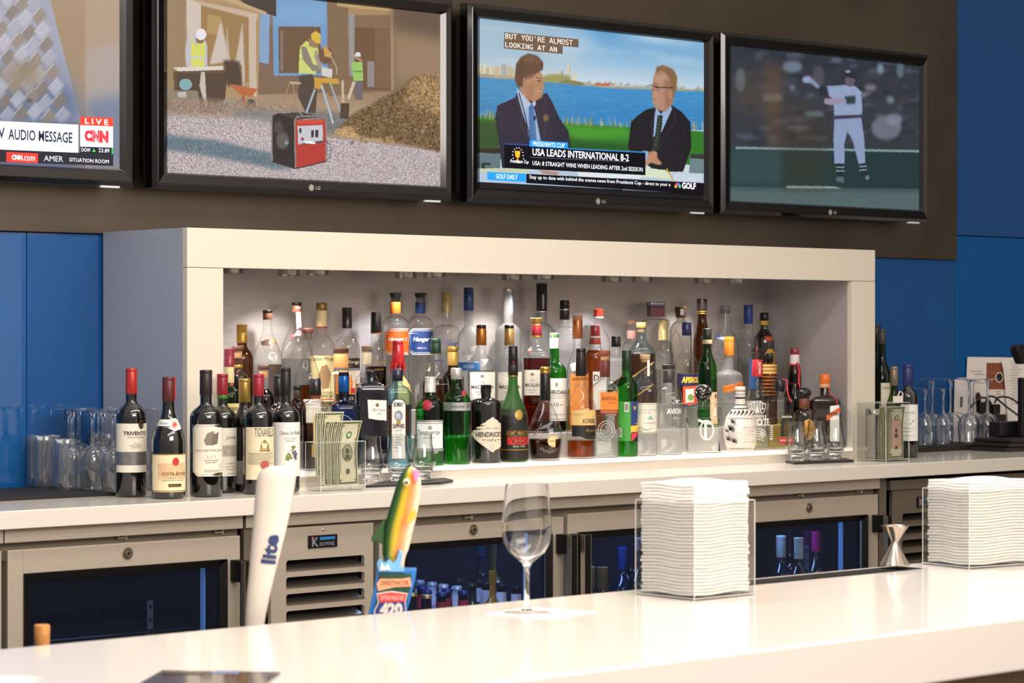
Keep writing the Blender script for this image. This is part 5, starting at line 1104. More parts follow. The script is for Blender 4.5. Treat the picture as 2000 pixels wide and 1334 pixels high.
def b20(A): A.p([(-2, 850), (4, 858), (11, 859), (17, 852), (20, 838), (17, 824), (8, 818), (0, 822), (-3, 836)], M('#d99a3a', .4)); A.t('Dom', -1, 16, 838, 8, INK, italic=.3); A.t('D.O.M.', 2, 14, 848, 4, INK)
bottle('black liqueur bottle with round black stopper and orange oval label', 1571, (.036, SH), 757.5, 779, 798, 812, 21, 9.5, DKBR, [(757.5, 779, 13.8, 12, BLKC, 'ball'), (779, 797, 9.6, 10.2, M('#6a3a26', .4), 'foil')], b20, a=.8, b=.2)
def b21(A):
    A.p([(4, 812), (32, 795), (32, 806), (4, 822)], M('#d9652a', .5)); A.t('COINTREAU', 6, 31, 808, 5, INK, bold=.02); A.p([(10, 793), (28, 791), (28, 862), (10, 862)], LABW); A.p([(3, 811), (32, 794), (32, 804), (3, 821)], M('#d9652a', .5)); A.t('COINTREAU', 6, 31, 808, 6.5, INK, rot=0, bold=.02)
def b21x(th, kk, zz, r):
    g = G(); g.tube([(5*kk, -9*kk, zz(757)), (8*kk, -10*kk, zz(770)), (18*kk, -20*kk, zz(778)), (20*kk, -24*kk, zz(790))], .002, 8); g.build('ribbon', RED, th, smooth=True)
bottle('square brown orange-liqueur bottle with orange cap and red ribbon', 1611, (.062, SH), 731, 757, 772, 786, 28.5, 9, DKBR, [(731, 750, 9.8, 10, ORGC), (750, 757.5, 9.6, 9.8, M('#d49a70', .4), 'foil')], b21, q=.9, asp=.7, rot=10, a=.85, b=.15, extra=b21x)
# ---------------- middle row
bottle('green whiskey bottle with red screw cap against the niche side', 447.5, (.09, SH), 681.5, 716, 752, 778, 24, 8.6, GRN, [(681.5, 716.6, 10, 10.4, M('#8c1f30', .3, coat=.3), 'screw'), (717, 748, 9.2, 9.6, M('#d9cf9c', .4), 'lab')],
    lambda A: (A.d(6, 749, 5, M('#b5502c', .5)), A.cut(), A.r(-20, 24, 788, 850, M('#e6d58c', .5)), A.t('JAMESON', -18, 22, 800, 9, INK, bold=.03)), liq=(760, GRNQ))
bottle('clear whiskey bottle with wooden stopper beside red screw cap', 464.5, (.19, T1), 676, 685, 722, 745, 22, 9, CL, [(676, 685, 11.5, 11, WOODC, 'wood'), (686, 700, 8.2, 8.2, CORK, 'wood'), (713, 719, 9.6, 9.8, GOLDC, 'foil')], None, liq=(735, DARKRUM), a=.6)
bottle('clear whiskey bottle with brown stopper and dark spirit behind wine', 514.7, (.185, T1), 713.5, 722, 757, 785, 24, 10.2, CL, [(713.5, 722.5, 11.7, 11, M('#4a2c22', .5), 'wood'), (724, 738, 9, 9, CORK, 'wood')], None, liq=(760, DARKRUM), a=.7)
def c1(A): A.r(-8, 26, 779.5, 850, LAB); lines(A, -6, 22, [784, 790, 796], 1.2)
bottle('teardrop whiskey bottle with brown stopper, half full of amber whiskey', 600.8, (.2, T1), 641.5, 650.5, 682, 748, 26, 9.8, CL, [(641.5, 650.5, 11.3, 10.8, M('#5c2a20', .5), 'wood'), (651, 664, 8.4, 8.4, glass((.8, .7, .6), (.4, .3, .2)), 'glass')], c1, liq=(752.5, WHISKY), a=.4, b=.4)
def c2(A): A.band(727, 731, M('#d9c9a8', .5)); lines(A, -16, 16, [740, 746], 1.2)
bottle('wide mouthed clear bourbon flask with cork and orange neck label', 666, 'M', 680.5, 690, 722, 736, 21, 13.6, CL, [(680.5, 690, 15, 14.6, M('#4f3022', .5), 'wood'), (692, 719, 14, 14.2, M('#e09a5a', .5), 'lab')], c2, liq=None, q=.5, asp=.6, a=.9)
bottle('clear rum bottle with brown stopper above the black square bottle', 717, 'M', 676.6, 687, 722, 750, 23.5, 9.6, CL, [(676.6, 687, 11, 10.6, M('#6a5236', .5), 'wood'), (688, 712, 8.6, 8.8, M('#c9b89a', .4), 'wood')], lambda A: A.d(0, 716, 1, GOLD), liq=(750, DARKRUM), a=.6)
def c3x(th, kk, zz, r):
    g = G()
    for k in range(9):
        t_ = 2*pi*k/9+.2; h_ = [10, 16, 8, 13, 18, 9, 14, 11, 16][k]; R_ = 13.4*kk
        g.tube([(R_*cos(t_)*.97, R_*sin(t_)*.97, zz(708)), (R_*cos(t_), R_*sin(t_), zz(712+h_*.6)), (R_*1.03*cos(t_), R_*1.03*sin(t_), zz(712+h_))], [.003, .0028, .0016], 8)
    g.build('wax_drips', WAX, th, smooth=True)
bottle('clear bourbon bottle with dripping red wax neck', 777, 'M', 665.5, 720, 730, 765, 26, 11, CL, [(665.5, 673, 10.6, 11, WAX), (673, 714, 10.8, 13.2, WAX, 'foil')], lambda A: A.r(0, 26, 735, 790, M('#d9b06a', .5)), liq=(792, WHISKY), a=.6, b=.4, extra=c3x)
def c4(A): A.band(681, 690, GRNC); A.p([(-19, 710), (-11, 708), (-11, 725), (-19, 727)], M('#d9cba4', .5)); lines(A, -20, 22, [750], 1)
bottle('bulb necked whisky bottle with dark green stopper and dark contents', 851, (.165, T1), 662, 691, 728, 752, 27, 9.4, CL, [(662, 671, 9.6, 9.4, GRNC), (671, 691, 10, 10.4, M('#14301f', .35), 'foil')], c4, liq=(740, REDBR), prof=[(24, 855), (27, 850), (27, 752), (24, 738), (16, 726), (12, 718), (13.4, 708), (12.5, 698), (10, 690), (9.4, 680), (9, 668), (7, 666)])
bottle('dark scotch bottle with gold cap and gold neck label', 884.5, (.212, T1), 676.8, 714, 720, 748, 22, 9.4, glass((.5, .3, .12), (.1, .04, .01)), [(676.8, 687, 11, 10.8, GOLDC), (688, 714, 10, 10.6, M('#c9a254', .3, .5), 'foil')], lambda A: A.t('HIGHLAND', -6, 8, 704, 3, INK), liq=(724, DARKRUM), a=.7)
def mac(A, x0, x1, y0, y1):
    A.r(x0-.8, x1+.8, y0-1, y1, M('#8f8574', .5)); A.r(x0, x1, y0, y1, M('#efe9db', .5)); c = (x0+x1)/2; w = (x1-x0); A.d(c, y0+8, 4, GREYINK, 3); A.t('The', c-w*.09, c+w*.09, y0+20, 5, GREYINK, italic=.3); A.t('MACALLAN', c-w*.43, c+w*.43, y0+29, 7, INK, bold=.015); lines(A, c-w*.25, c+w*.25, [y0+38, y0+43], 1)
bottle('single malt bottle with copper foil neck and cream label, black cap', 940, 'M', 635, 675, 691, 716, 26.8, 9, CL, [(635, 642, 9.5, 9.5, BLKC), (642, 675, 9.6, 10, M('#b87333', .28, .75), 'foil')], lambda A: (mac(A, -22, 26, 727, 782), A.cut(), A.p([(0, 702), (14, 702), (7, 713)], LAB)), liq=(724, glass((.75, .68, .6), (.4, .35, .3), ior=1.2)), a=.6, b=.25)
bottle('single malt bottle with pale gold foil neck, behind the frosted green bottle', 994.6, 'M', 635, 675, 691, 716, 25, 9, CL, [(635, 642, 9.4, 9.4, BLKC), (642, 675, 9.5, 9.9, M('#c39f66', .28, .7), 'foil')], lambda A: mac(A, -22, 24, 727, 782), liq=(790, glass((.75, .68, .6), (.4, .35, .3), ior=1.2)), a=.6, b=.25)
bottle('angular whisky decanter with gold studded stopper and red neck band', 1048, (.170, T1), 621, 660, 664, 696, 28, 10, CL, [(621, 631, 12.4, 10.5, M('#c39a5a', .3, .6)), (631, 637, 9.4, 9.4, CORK, 'wood'), (637, 656, 10, 10.2, M('#8e2430', .35), 'foil'), (656, 660, 10.6, 10.8, GOLDC, 'foil')], lambda A: (mac(A, -24, 7, 723, 772), A.cut(), A.p([(-18, 682), (-8, 682), (-13, 692)], M('#8a3020', .4))), liq=(699.5, REDBR), q=.3, asp=.8, a=.5, b=.5)
def c5(A): A.r(-24, 25, 739, 822, LABW); A.t('LAPHROAIG', -22, 27, 766, 8.5, INK, bold=.02); lines(A, -10, 20, [773, 777], .8); A.t('10', -1, 8, 790, 8, INK); A.r(-8, -3, 790, 791, INK); A.r(10, 15, 790, 791, INK); A.r(-20, 22, 809, 810, GREYINK); A.r(-20, 22, 818, 819, GREYINK); A.d(4, 751, 2.5, GREYINK, 4)
bottle('green scotch bottle with white capsule and large white label', 1083, (.208, T1), 650.5, 681, 704, 729, 23.6, 9, GRN, [(650.5, 660, 9, 9, WHTC), (660, 681, 9.1, 9.3, WHTC, 'foil')], c5, liq=(790, DARKRUM), a=.7, b=.3)
def c6(A): A.r(-14, 27, 731, 830, M('#e08a3c', .5)); A.t('GLENMORANGIE', -11, 27, 740, 6, M('#6a3410', .5), bold=.01); lines(A, -10, 20, [750, 754], 1); A.p([(-14, 712), (6, 704), (10, 722), (-10, 726)], M('#d8d0c8', .2))
bottle('slender clear scotch bottle with copper foil neck and orange label', 1128, (.156, T1), 617, 662, 672, 728, 21, 9.3, CL, [(617, 626, 10, 9.4, M('#b0704c', .5), 'wood'), (626, 662, 9.4, 9.8, M('#a8663c', .3, .6), 'foil')], c6, liq=(760, glass((.9, .68, .35), (.6, .35, .1), ior=1.2)), a=.4, b=.5)
def c7(A): A.r(-4, 22, 726, 800, LABW); A.t('D', -2, 8, 738, 12, INK, bold=.02); A.t('EWAR\'S', 9, 22, 739, 9, INK)
bottle('amber blended scotch bottle with red signature cap', 1162, 'M', 636, 657, 676, 704, 22, 11, CL, [(636, 657, 9.2, 9.4, M('#9c1f28', .3, coat=.3)), (660, 673, 10, 12, M('#9c3226', .4), 'foil')], c7, liq=(684, WHISKY), a=.7)
def c8(A): A.p([(-20, 754), (22, 730), (22, 746), (-20, 770)], M('#17140f', .4)); A.l([(-20, 753), (22, 729)], 1.4, GOLD); A.l([(-20, 771), (22, 747)], 1.4, GOLD)
bottle('square clear scotch bottle with black cap and slanting black label', 1203, (.19, T1), 657, 678, 694, 706, 20, 8.6, CL, [(657, 678, 9, 9.3, BLKC)], c8, liq=None, q=.9, asp=.9, rot=8, a=.85, b=.15)
def c9(A): A.p([(-20, 735), (24, 706), (24, 752), (-20, 780)], GOLD); A.p([(-20, 738), (24, 709), (24, 749), (-20, 777)], M('#17161c', .4)); A.t('Label', 6, 22, 727, 8, GOLD, italic=.3)
bottle('square blue-tinted scotch bottle with cork top and black slanting label', 1252.5, 'M', 630, 641, 654, 696, 25, 9, glass((.75, .85, .88), (.2, .3, .36)), [(630, 641, 9.8, 9.4, M('#b08a4c', .5), 'wood'), (643, 650, 7.6, 7.6, CORK, 'wood')], c9, liq=(691, glass((.5, .24, .1), (.2, .07, .02), ior=1.2)), q=.8, asp=.85, rot=12, a=.45, b=.5)
bottle('small clear bottle with gold foil screw cap behind the cork', 1295, (.19, T1), 627, 664, 680, 697, 19.5, 8.4, CL, [(627, 664.7, 9.1, 9.4, M('#d0b87c', .3, .5), 'screw')], None, liq=(722, CLQ), a=.75)
def c10(A): A.r(-15, 26, 731, 753, M('#1d2350', .4)); A.t('APEROL', -10, 27, 742, 12, YEL, bold=.06, italic=.15); A.p([(-7, 755), (20, 753), (20, 792), (-7, 792)], M('#e2542a', .5)); A.p([(-2, 760), (14, 758), (14, 786), (-2, 788)], M('#f0e7d8', .5)); A.d(8, 776, 6, M('#7fae5a', .5)); A.r(-7, 20, 790, 794, NAVY); A.cut(); A.t('AP', 0, 8, 652, 3, YEL)
bottle('clear aperitif bottle with navy cap and navy and orange label', 1341, 'M', 630, 656, 682, 718, 23.5, 8.8, CL, [(630, 656, 9.3, 9.6, M('#1a2358', .3, coat=.3))], c10, liq=(730, CLQ), a=.65, b=.3)
def c11(A): A.p([(6, 768), (10, 766), (22, 766), (22, 832), (6, 832)], M('#e8c9a0', .5)); A.r(15, 17, 770, 778, INK); A.r(18.2, 19.4, 770, 778, INK)
bottle('vivid green bottle with dark cap and cream neck ring', 1381, 'M', 642, 664, 678, 726, 19.5, 8.4, GRN, [(642, 664, 9, 9.2, M('#182a1c', .35)), (664, 672, 9, 9.8, M('#cdb78c', .4), 'foil')], c11, liq=(742, GRNQ), a=.45, b=.5)
def c12(A): A.p([(-12, 754), (-10, 768), (30, 756), (30, 741)], ORGL); A.t('COMBIER', -8, 22, 790, 8, M('#8c8a88', .4)); A.d(-4, 683, 3, M('#8c5a20', .4)); A.l([(-8, 760), (26, 749)], 1.2, M('#b05a1a', .5))
bottle('frosted clear bottle with long orange capsule and tilted orange label', 1424, 'M', 658, 695, 722, 738, 27, 8.6, FROST, [(658, 695, 9.2, 9.6, M('#e88a2c', .4), 'foil'), (658, 668, 9.4, 9.6, M('#e88a2c', .4))], c12, a=.85, b=.2)
def c13x(th, kk, zz, r):
    g = G()
    for k in range(9): g.lathe([(r*.9, zz(775-k*7)), (r*1.02, zz(771.5-k*7)), (r*.9, zz(768-k*7))], 24, close=False)
    g.build('straw_wrap', M('#b08a48', .7, noise=.3, nscale=300), th, smooth=True)
bottle('straw wrapped bottle half hidden behind the clear face bottle', 1503, (.19, T1), 690, 700, 715, 735, 15, 6.5, AMBG, [(690, 702, 7.4, 7.4, BLKC)], None, extra=c13x)
def c14x(th, kk, zz, r):
    g = G(); g.tube([(5*kk, -9.6*kk, zz(708)), (9*kk, -9.6*kk, zz(725)), (8*kk, -12*kk, zz(748)), (11*kk, -18*kk, zz(757))], [.003, .0034, .003, .0015], 8); g.tube([(11.5*kk*cos(t_), 11.5*kk*sin(t_), zz(750)) for t_ in [2*pi*k/16 for k in range(17)]], .002, 8); g.build('ribbon', M('#c42a34', .5), th, smooth=True)
bottle('long necked amber liqueur bottle with red cap and red ribbon', 1552, (.16, T1), 681, 693, 720, 765, 20, 8.6, glass((.45, .17, .06), (.12, .03, .01)), [(681, 692.5, 8.8, 9, M('#8c1f30', .3, coat=.3)), (693, 711, 9, 9.4, M('#e6dcd8', .4), 'lab'), (711, 714, 9.6, 9.6, RED, 'foil')], lambda A: A.t('LM', -3, 7, 702, 5, RED), liq=(728, DARKRUM), prof=[(17, 845), (20, 842), (20.5, 790), (20, 772), (14, 758), (12.8, 748), (13, 735), (11.5, 720), (9, 712), (8.6, 700), (8.4, 684), (7, 683)], extra=c14x)
# ---------------- back row
bottle('tall brown bottle with ribbed gold screw cap in the niche corner', 472.5, (.3, T2), 634, 670, 674, 704, 22, 9.6, AMBG, [(634, 670, 10.6, 10.8, M('#9c7830', .28, .7), 'screw')], lambda A: A.t('CAMUS', -6, 7, 657, 2, GOLD), a=.6)
def d1(A): A.p([(-13, 668), (-3, 664), (9, 661), (18, 663), (17, 671), (8, 676), (-3, 670), (-11, 675)], M('#5a4436', .45)); A.d(9, 668, 6.5, M('#8c6a4a', .4)); A.o(9, 668, 5, .8, M('#d9b890', .4)); A.cut(); A.r(2, 28, 712, 790, M('#3a2a22', .5)); A.p([(12, 750), (16, 740), (20, 750)], M('#c05a28', .5)); A.o(10, 696, 8, 1, M('#d0d0cc', .2)); A.o(14, 702, 6, 1, M('#d0d0cc', .2))
bottle('tall conical clear bottle with black cap, brown ribbon label and dark panel', 522.5, 'B', 606, 625, 632, 704, 29, 8.6, CL, [(606, 612, 9.8, 9.6, BLKC), (612, 625, 8.8, 9, M('#6c4a32', .4), 'foil')], d1, liq=(712, CLQ), a=.35, b=.5)
def d2(A): A.p([(-13, 657), (3, 649), (3, 654), (-12, 663)], M('#9c4a54', .45)); A.d(4, 651, 6, M('#c46a72', .4)); A.p([(-2, 600), (8, 600), (9, 640), (0, 644)], M('#d8b4ac', .5)); A.l([(-22, 685), (-12, 668)], 1, LABW)
bottle('tall conical clear bottle with copper trimmed cap and pink seal', 579.5, 'B', 591, 597, 608, 690, 30, 8.8, CL, [(591, 597.5, 9.6, 9.6, BLKC), (597.5, 610, 9, 9.2, M('#b0705a', .3, .4), 'foil')], d2, liq=(701, glass((.8, .82, .84), (.5, .52, .54), ior=1.2)), a=.35, b=.5)
def d3(A):
    A.r(-23, 25, 695, 784, M('#e8d69c', .5)); A.t('Captain Morgan', -20, 25, 702, 10, M('#2a1a14', .5)); A.t('ORIGINAL', -1, 22, 767, 5, INK); A.t('SPICED', -2, 22, 774, 6, INK, bold=.02); A.r(-20, 23, 779, 781, RED); A.p([(0, 715), (10, 712), (18, 730), (14, 758), (2, 762), (-6, 735)], M('#9c7a58', .6))
bottle('clear spiced rum bottle with gold cap and yellow label', 628, 'B', 592, 640, 649, 680, 24.5, 9.8, CL, [(592, 607, 10.6, 10.4, M('#9a7440', .35, .5)), (607, 640, 10.2, 10.6, M('#e6d2a0', .5), 'lab'), (638, 641, 10.8, 10.9, M('#b5302c', .4), 'lab')], lambda A: (d3(A), A.cut(), A.t('Captain', -4, 9, 618, 6, INK), A.t('Morgan', -4, 9, 625, 6, INK)), liq=(786, GOLDQ), a=.6)
def d4(A): A.r(-22, 25, 699, 719, M('#1a1614', .45)); A.r(-22, 25, 699, 700, GOLD); A.t('Goslings', -20, 23, 708, 9, M('#e0cf9c', .4)); A.t('Since 1806', -5, 10, 715, 2.5, GOLD); A.r(-22, 25, 724, 790, M('#c9b9a8', .5)); A.p([(-22, 790), (-22, 730), (0, 724), (12, 745), (8, 790)], M('#e0822c', .5)); A.r(8, 24, 758, 768, RED); A.r(-20, 24, 770, 790, BLACK); A.t('BLACK SEAL', -4, 22, 778, 6, LABW)
bottle('clear rum bottle with black and red sleeve cap and black band label', 677.5, 'B', 601, 641, 650, 682, 25, 9.3, CL, [(601, 641.5, 9.9, 10.1, M('#1a1112', .3, coat=.3), 'screw')], lambda A: (d4(A), A.cut(), A.band(638, 642, RED), A.p([(-5, 628), (-1, 616), (2, 628)], RED), A.t('CUP', -7, 3, 634, 4, LABW)), liq=None, a=.65)
bottle('clear flask of dark bourbon with black foil and gold script', 734.5, 'B', 610, 650, 656, 705, 22, 9, CL, [(610, 650.5, 9.8, 10.4, M('#17130f', .35), 'foil'), (610, 617, 10, 10, BLKC), (650, 652.5, 10.3, 10.3, M('#b5602c', .4), 'foil')], lambda A: (A.t('Woodford', -6, 20, 708, 8, GOLD, italic=.4), A.t('RESERVE', -4, 14, 722, 3, GOLD)), liq=(716, DARKRUM), a=.4, b=.5)
def oct_(A, c, lt):
    A.p([(-23, 652), (-15, 642), (25, 642), (25, 693), (-15, 693), (-23, 684)], M('#e8e0d4', .5)); A.p([(-21, 653), (-14, 644), (25, 644), (25, 691), (-14, 691), (-21, 683)], c); A.l([(-18.5, 654), (-13, 646.5), (24, 646.5)], .8, LABW); A.l([(-18.5, 654), (-18.5, 682), (-13, 689), (24, 689)], .8, LABW); A.t(lt, -14, 22, 664, 11, LABW, italic=.35, bold=.02); A.t('California', -6, 12, 680, 3, LABW)
for cx_, c_, hx_, lb in ((772.4, '#d9601a', 26, 'clear vodka bottle with flared black stopper and orange octagon label'), (821, '#1d3a6e', 24.5, 'clear vodka bottle with flared black stopper and navy octagon label')):
    bottle(lb, cx_, 'B', 572.5, 613, 616, 634, hx_, 8.8, CL, [(572.5, 582, 12, 9.6, BLKC), (582, 590, 8, 9, glass((.6, .6, .6), (.2, .2, .2)), 'glass'), (590.5, 613, 9.7, 9.9, M(c_, .4), 'lab')], lambda A, c_=c_: (oct_(A, M(c_, .5), 'Hangar 1'), A.cut(), A.t('1', -2, 4, 602, 6, LABW)), liq=(635, CLQ), a=.8, b=.2)
def d5(A): A.t('Vincent', -8, 12, 665, 6, M('#2a3f80', .4), italic=.3, rot=0); A.t('Van Gogh', -22, 22, 672, 8.5, M('#2a4a8c', .4), bold=.02); A.band(704, 706, M('#5a78a8', .4))
bottle('clear vodka bottle with tan capsule and blue lettering', 872, 'B', 571, 611, 634, 645, 25, 8.8, CL, [(571, 611, 9.8, 10, TANC, 'screw')], d5, liq=(660, CLQ), a=.9, b=.25)
def d6(A):
    for (x, y, s_) in [(-8, 690, 1), (8, 682, 1), (0, 700, .8)]: A.p([(x-8*s_, y-4), (x, y-1), (x+8*s_, y-9), (x+2, y+4), (x-4, y+4)], LABW)
    A.r(-24, 22, 708, 724, M('#3a74b8', .4)); A.t('VODKA', -10, 10, 716, 6, LABW)
bottle('frosted vodka bottle with royal blue cap and flying geese', 915.4, 'B', 562, 607, 634, 664, 22, 8.8, FROST, [(562, 572, 9.4, 9.4, NAVYC), (572, 607, 9.6, 9.8, NAVYC, 'foil')], d6, a=.6)
bottle('tall frosted vodka bottle with clear silver tipped cap', 992.6, 'B', 564, 573, 630, 655, 25.6, 9.6, FROST, [(564, 573, 10.6, 10.4, SILC)], lambda A: (A.r(4, 9, 575, 613, M('#8c9ab8', .3)), A.t('B', -6, 6, 690, 14, M('#9aa0a8', .4))), a=.8, b=.25)
def d7x(th, kk, zz, r):
    a = Art(lambda u, v, l: ((10.8*kk+l)*sin(u/10.8), -(10.8*kk+l)*cos(u/10.8), zz(-v))); a.text('CHOPIN', 3, -590, 3.6, LABW, w=28, rot=pi/2, bold=.02); a.build('neck_print', th)
bottle('frosted vodka bottle with tall black sleeve cap', 1058, 'B', 554, 610, 628, 652, 25, 9.6, FROST, [(554, 608, 10.8, 10.4, M('#141218', .3)), (608, 611, 10.6, 10.6, SILC, 'foil')], None, a=.7, b=.3, extra=d7x)
bottle('clear vodka bottle with black cap and silver rings', 1102.6, 'B', 587, 625, 636, 652, 21, 8.8, CL, [(587, 600, 9.4, 9.4, BLKC), (600, 625, 9.3, 9.3, M('#1b1718', .3), 'foil'), (604, 607, 9.8, 9.8, SILC, 'foil')], lambda A: A.p([(2, 616), (6, 616), (6, 623), (2, 623)], RED), liq=(684, CLQ), a=.8, b=.2)
bottle('clear bottle with glossy red screw cap in the back row', 1169, 'B', 604, 619, 632, 672, 23, 8.4, CL, [(604, 619, 9.2, 9.4, M('#c03a28', .25, .4), 'screw'), (619, 622, 9.2, 9.6, M('#c9c0b8', .3), 'foil')], None, liq=(700, CLQ), a=.5, b=.4)
bottle('clear bottle with pale pink cap and pink neck label', 1234, 'B', 626, 633, 664, 680, 20, 8.8, CL, [(626, 633, 10, 9.6, M('#c48a74', .45), 'wood'), (646, 662, 9.2, 9.4, M('#c9988c', .4), 'lab')], None, liq=None, a=.7)
bottle('square crystal decanter with hexagonal purple and silver stopper', 1281, 'B', 590, 619, 623, 628, 25, 9, CL, [(590, 599, 17, 17.5, M('#8a8796', .25, .5), 'sq'), (599, 619, 15.4, 15.4, M('#6a1c30', .25, coat=.5), 'sq')], None, liq=None, q=1, asp=.8, rot=14, a=.95, b=.02)
def d8(A):
    for s_ in (-1, 1): A.l([(s_*18, 700), (s_*17, 660), (s_*10, 645), (s_*1, 660), (s_*1, 700)], 1, M('#8f8a80', .2))
bottle('oval smoky decanter bottle with flared bronze stopper', 1329.5, 'B', 599.4, 621, 626, 650, 21.5, 8, SMOKE, [(599.4, 606, 12.4, 12, M('#5a4a36', .3, .6)), (606, 621, 12, 9.6, M('#5a4a36', .3, .6))], lambda A: (d8(A)), liq=None, a=.8, b=.1, extra=lambda th, kk, zz, r: boxo('badge', (-1*kk, 6*kk, -12.6*kk, -11.8*kk, zz(616), zz(604)), SILC, th))
bottle('tall tapered brown bottle with domed dark stopper and gold rings', 1371, 'B', 584, 607, 620, 670, 17.5, 8.6, AMBG, [(584, 607, 10.2, 9.2, M('#2a2220', .3), ''), (608, 610, 8.9, 9, GOLDC, 'foil'), (612, 613.5, 9, 9.1, GOLDC, 'foil')], None, liq=None, a=.4, b=.4)
def d9(A): A.p([(-17, 656), (-10, 655), (2, 660), (2, 668), (-10, 664), (-17, 662)], NAVY); A.t('TOKYO', -15, 0, 661, 4, LABW); [A.o(x, y, 4, 1.2, M('#4a4a48', .4)) for x, y in [(-14, 690), (-6, 698), (-16, 704), (-8, 712), (-14, 720), (12, 700), (16, 712)]]
bottle('round shouldered clear bottle with bulging neck and clear cap', 1416, 'B', 597, 613, 645, 672, 26, 8.2, CL, [(597, 606, 9.6, 9.4, glass((.8, .8, .8), (.4, .4, .4), haze=.3), 'glass'), (606, 613, 9.8, 9.6, glass((.7, .7, .7), (.3, .3, .3)), 'glass')], d9, liq=None, prof=[(22, 800), (26, 795), (27, 690), (26, 672), (20, 655), (12, 645), (10.8, 636), (11, 626), (8.6, 614), (8.4, 600), (7, 599)])
bottle('clear rum bottle with royal blue capsule near the niche corner', 1461.5, (.3, T2), 596, 633, 645, 676, 21, 8.2, CL, [(596, 633, 8.8, 9, M('#1c3f8c', .35), 'foil'), (596, 604, 9, 9, NAVYC)], lambda A: (A.t('Mount Gay', -5, 7, 621, 4, LABW), A.cut(), A.r(2, 18, 700, 760, M('#2a5a9c', .5))), liq=(700, CLQ), a=.45, b=.5)
def d10(A): A.p([(0, 658), (8, 656), (19, 658), (21, 665), (4, 668)], M('#b8342c', .45)); A.t('COFFEE', 4, 18, 662, 3, YEL); A.cut(); A.p([(2, 732), (2, 690), (8, 682), (16, 682), (21, 692), (21, 732)], M('#e2ab2e', .5)); A.r(2, 18, 694, 708, BLACK); A.t('LIQUEUR', 4, 17, 701, 4, YEL); A.p([(10, 712), (18, 712), (18, 722), (10, 722)], LABW); A.cut(); A.band(627, 635, YEL); A.t('RUM', 1, 8, 631, 4, RED)
bottle('dark brown coffee liqueur bottle with yellow neck band and arched label', 1492.5, (.3, T2), 611, 627, 640, 672, 20, 8, DKBR, [(611, 627, 8.5, 8.6, BLKC)], d10, a=.65, b=.35)
# ---------------- bottles right of the niche
def e1(A): A.r(-2, 20, 748, 800, LAB); A.t('Cakebread', 0, 16, 757, 6, GREYINK)
bottle('tall green wine bottle peeking from behind the niche', 1712, (.2, 0), 633, 675, 690, 735, 19, 7, OLIVE, wcap(633, 670, 7.4, M('#24281c', .4)), None, name='wine_bottle', group='wine bottles at the right end of the counter')
bottle('green wine bottle with cream label beside the niche', 1722.5, (.12, 0), 642.6, 674, 690, 745, 18.5, 7.2, OLIVE, wcap(642.6, 672, 7.6, M('#3c4238', .4)), e1, a=.4, b=.5, name='wine_bottle', group='wine bottles at the right end of the counter')
bottle('olive white wine bottle with grey gold capsule behind the bills', 1746, (.04, 0), 716, 753.5, 757, 800, 16, 7.2, OLIVE2, wcap(716, 753.5, 7.8, M('#8a7c66', .35, .4)), None, a=.4, b=.5, name='wine_bottle', group='wine bottles at the right end of the counter')
def e2(A): A.r(-14, 20, 790, 861, LABW); A.t('FLOWERS', -13, 13, 806, 4, GREYINK); A.t('Li', -6, 12, 824, 9, INK, italic=.5, bold=.03); lines(A, -11, 12, [836, 842, 850], .9)
bottle('red wine bottle with purple blue capsule and white label', 1773.5, (W(1773, 893)[0]-.045, 0), 712.6, 753, 757, 776, 19, 8.6, WINE, wcap(712.6, 753, 9.4, M('#2c2a68', .35)), e2, name='wine_bottle', group='wine bottles at the right end of the counter')
if os.environ.get('BCHK'):
    for i in range(len(BOT)):
        A_ = BOT[i]
        for j in range(i):
            B_ = BOT[j]
            d = math.hypot(A_[1]-B_[1], A_[2]-B_[2]); 
            if d < A_[4]+B_[4]-.0015: print('OVL %.3f need %.3f | %s (%.2f) | %s (%.2f)' % (d, A_[4]+B_[4], A_[0], A_[2], B_[0], B_[2]))
        if A_[3] < .02: print('CTR', A_[0][:30], [round(q,3) for q in A_[1:5]])
        if A_[3] > .02 and not (IX0 < A_[1]-A_[4] and A_[1]+A_[4] < IX1): print('WALL', A_[0], A_[1], A_[4])
        if A_[3] > .02:
            lim = {0: (-.004, .125), 1: (.125, .245), 2: (.245, .361)}[0 if A_[3] < SH+.001 else 1 if A_[3] < T1+.001 else 2]
            if A_[2]-A_[4] < lim[0] or A_[2]+A_[4] > lim[1]: print('STEP', A_[0], A_[2], round(A_[4], 3), lim)
# ================================================================== glassware, trays and tip boxes on the back counter
SG = solid_glass()
GW = glass((.955, .96, .965), (.25, .27, .29), pw=2.6, gmul=4.0, haze=.03, hazec=(.8, .85, .9))
GW2 = glass((.96, .965, .965), (.55, .56, .57), pw=3.0, gmul=1.2)
ACR = glass((.95, .955, .95), (.72, .74, .74), pw=3.0, gmul=1.1)
def copy_tree(o, parent=None):
    c = o.copy(); COL.objects.link(c); c.parent = parent
    if parent is None: ROOTS.append(c)
    for ch in list(o.children): copy_tree(ch, c)
    return c
RUB = M('#171312', .75)
def slabthing(name, label, cat, pts, z0, z1, mat, bevel=.001):
    g = G(); g.slab(pts, 0, z1-z0); o = g.build(name, mat, None, bevel=bevel); o.location = (0, 0, z0); return tag(o, label, cat)
P = [onZ(*q, 0)[:2] for q in ((226, 968), (-160, 986), (-160, 948), (0, 941.5))]
yb_ = .372
slabthing('rubber_mat', 'black rubber draining mat under the upturned glasses at the blue wall', 'mat', [(P[0][0], P[0][1]), (P[0][0]+.02, yb_-.02), (P[1][0], yb_-.02), (P[1][0], P[0][1]-.0)], 0, .008, RUB)
P2 = onZ(1795, 884, 0); P3 = onZ(1985, 877, 0)
MX0 = lambda y: 2.665+(y+.07)*.66
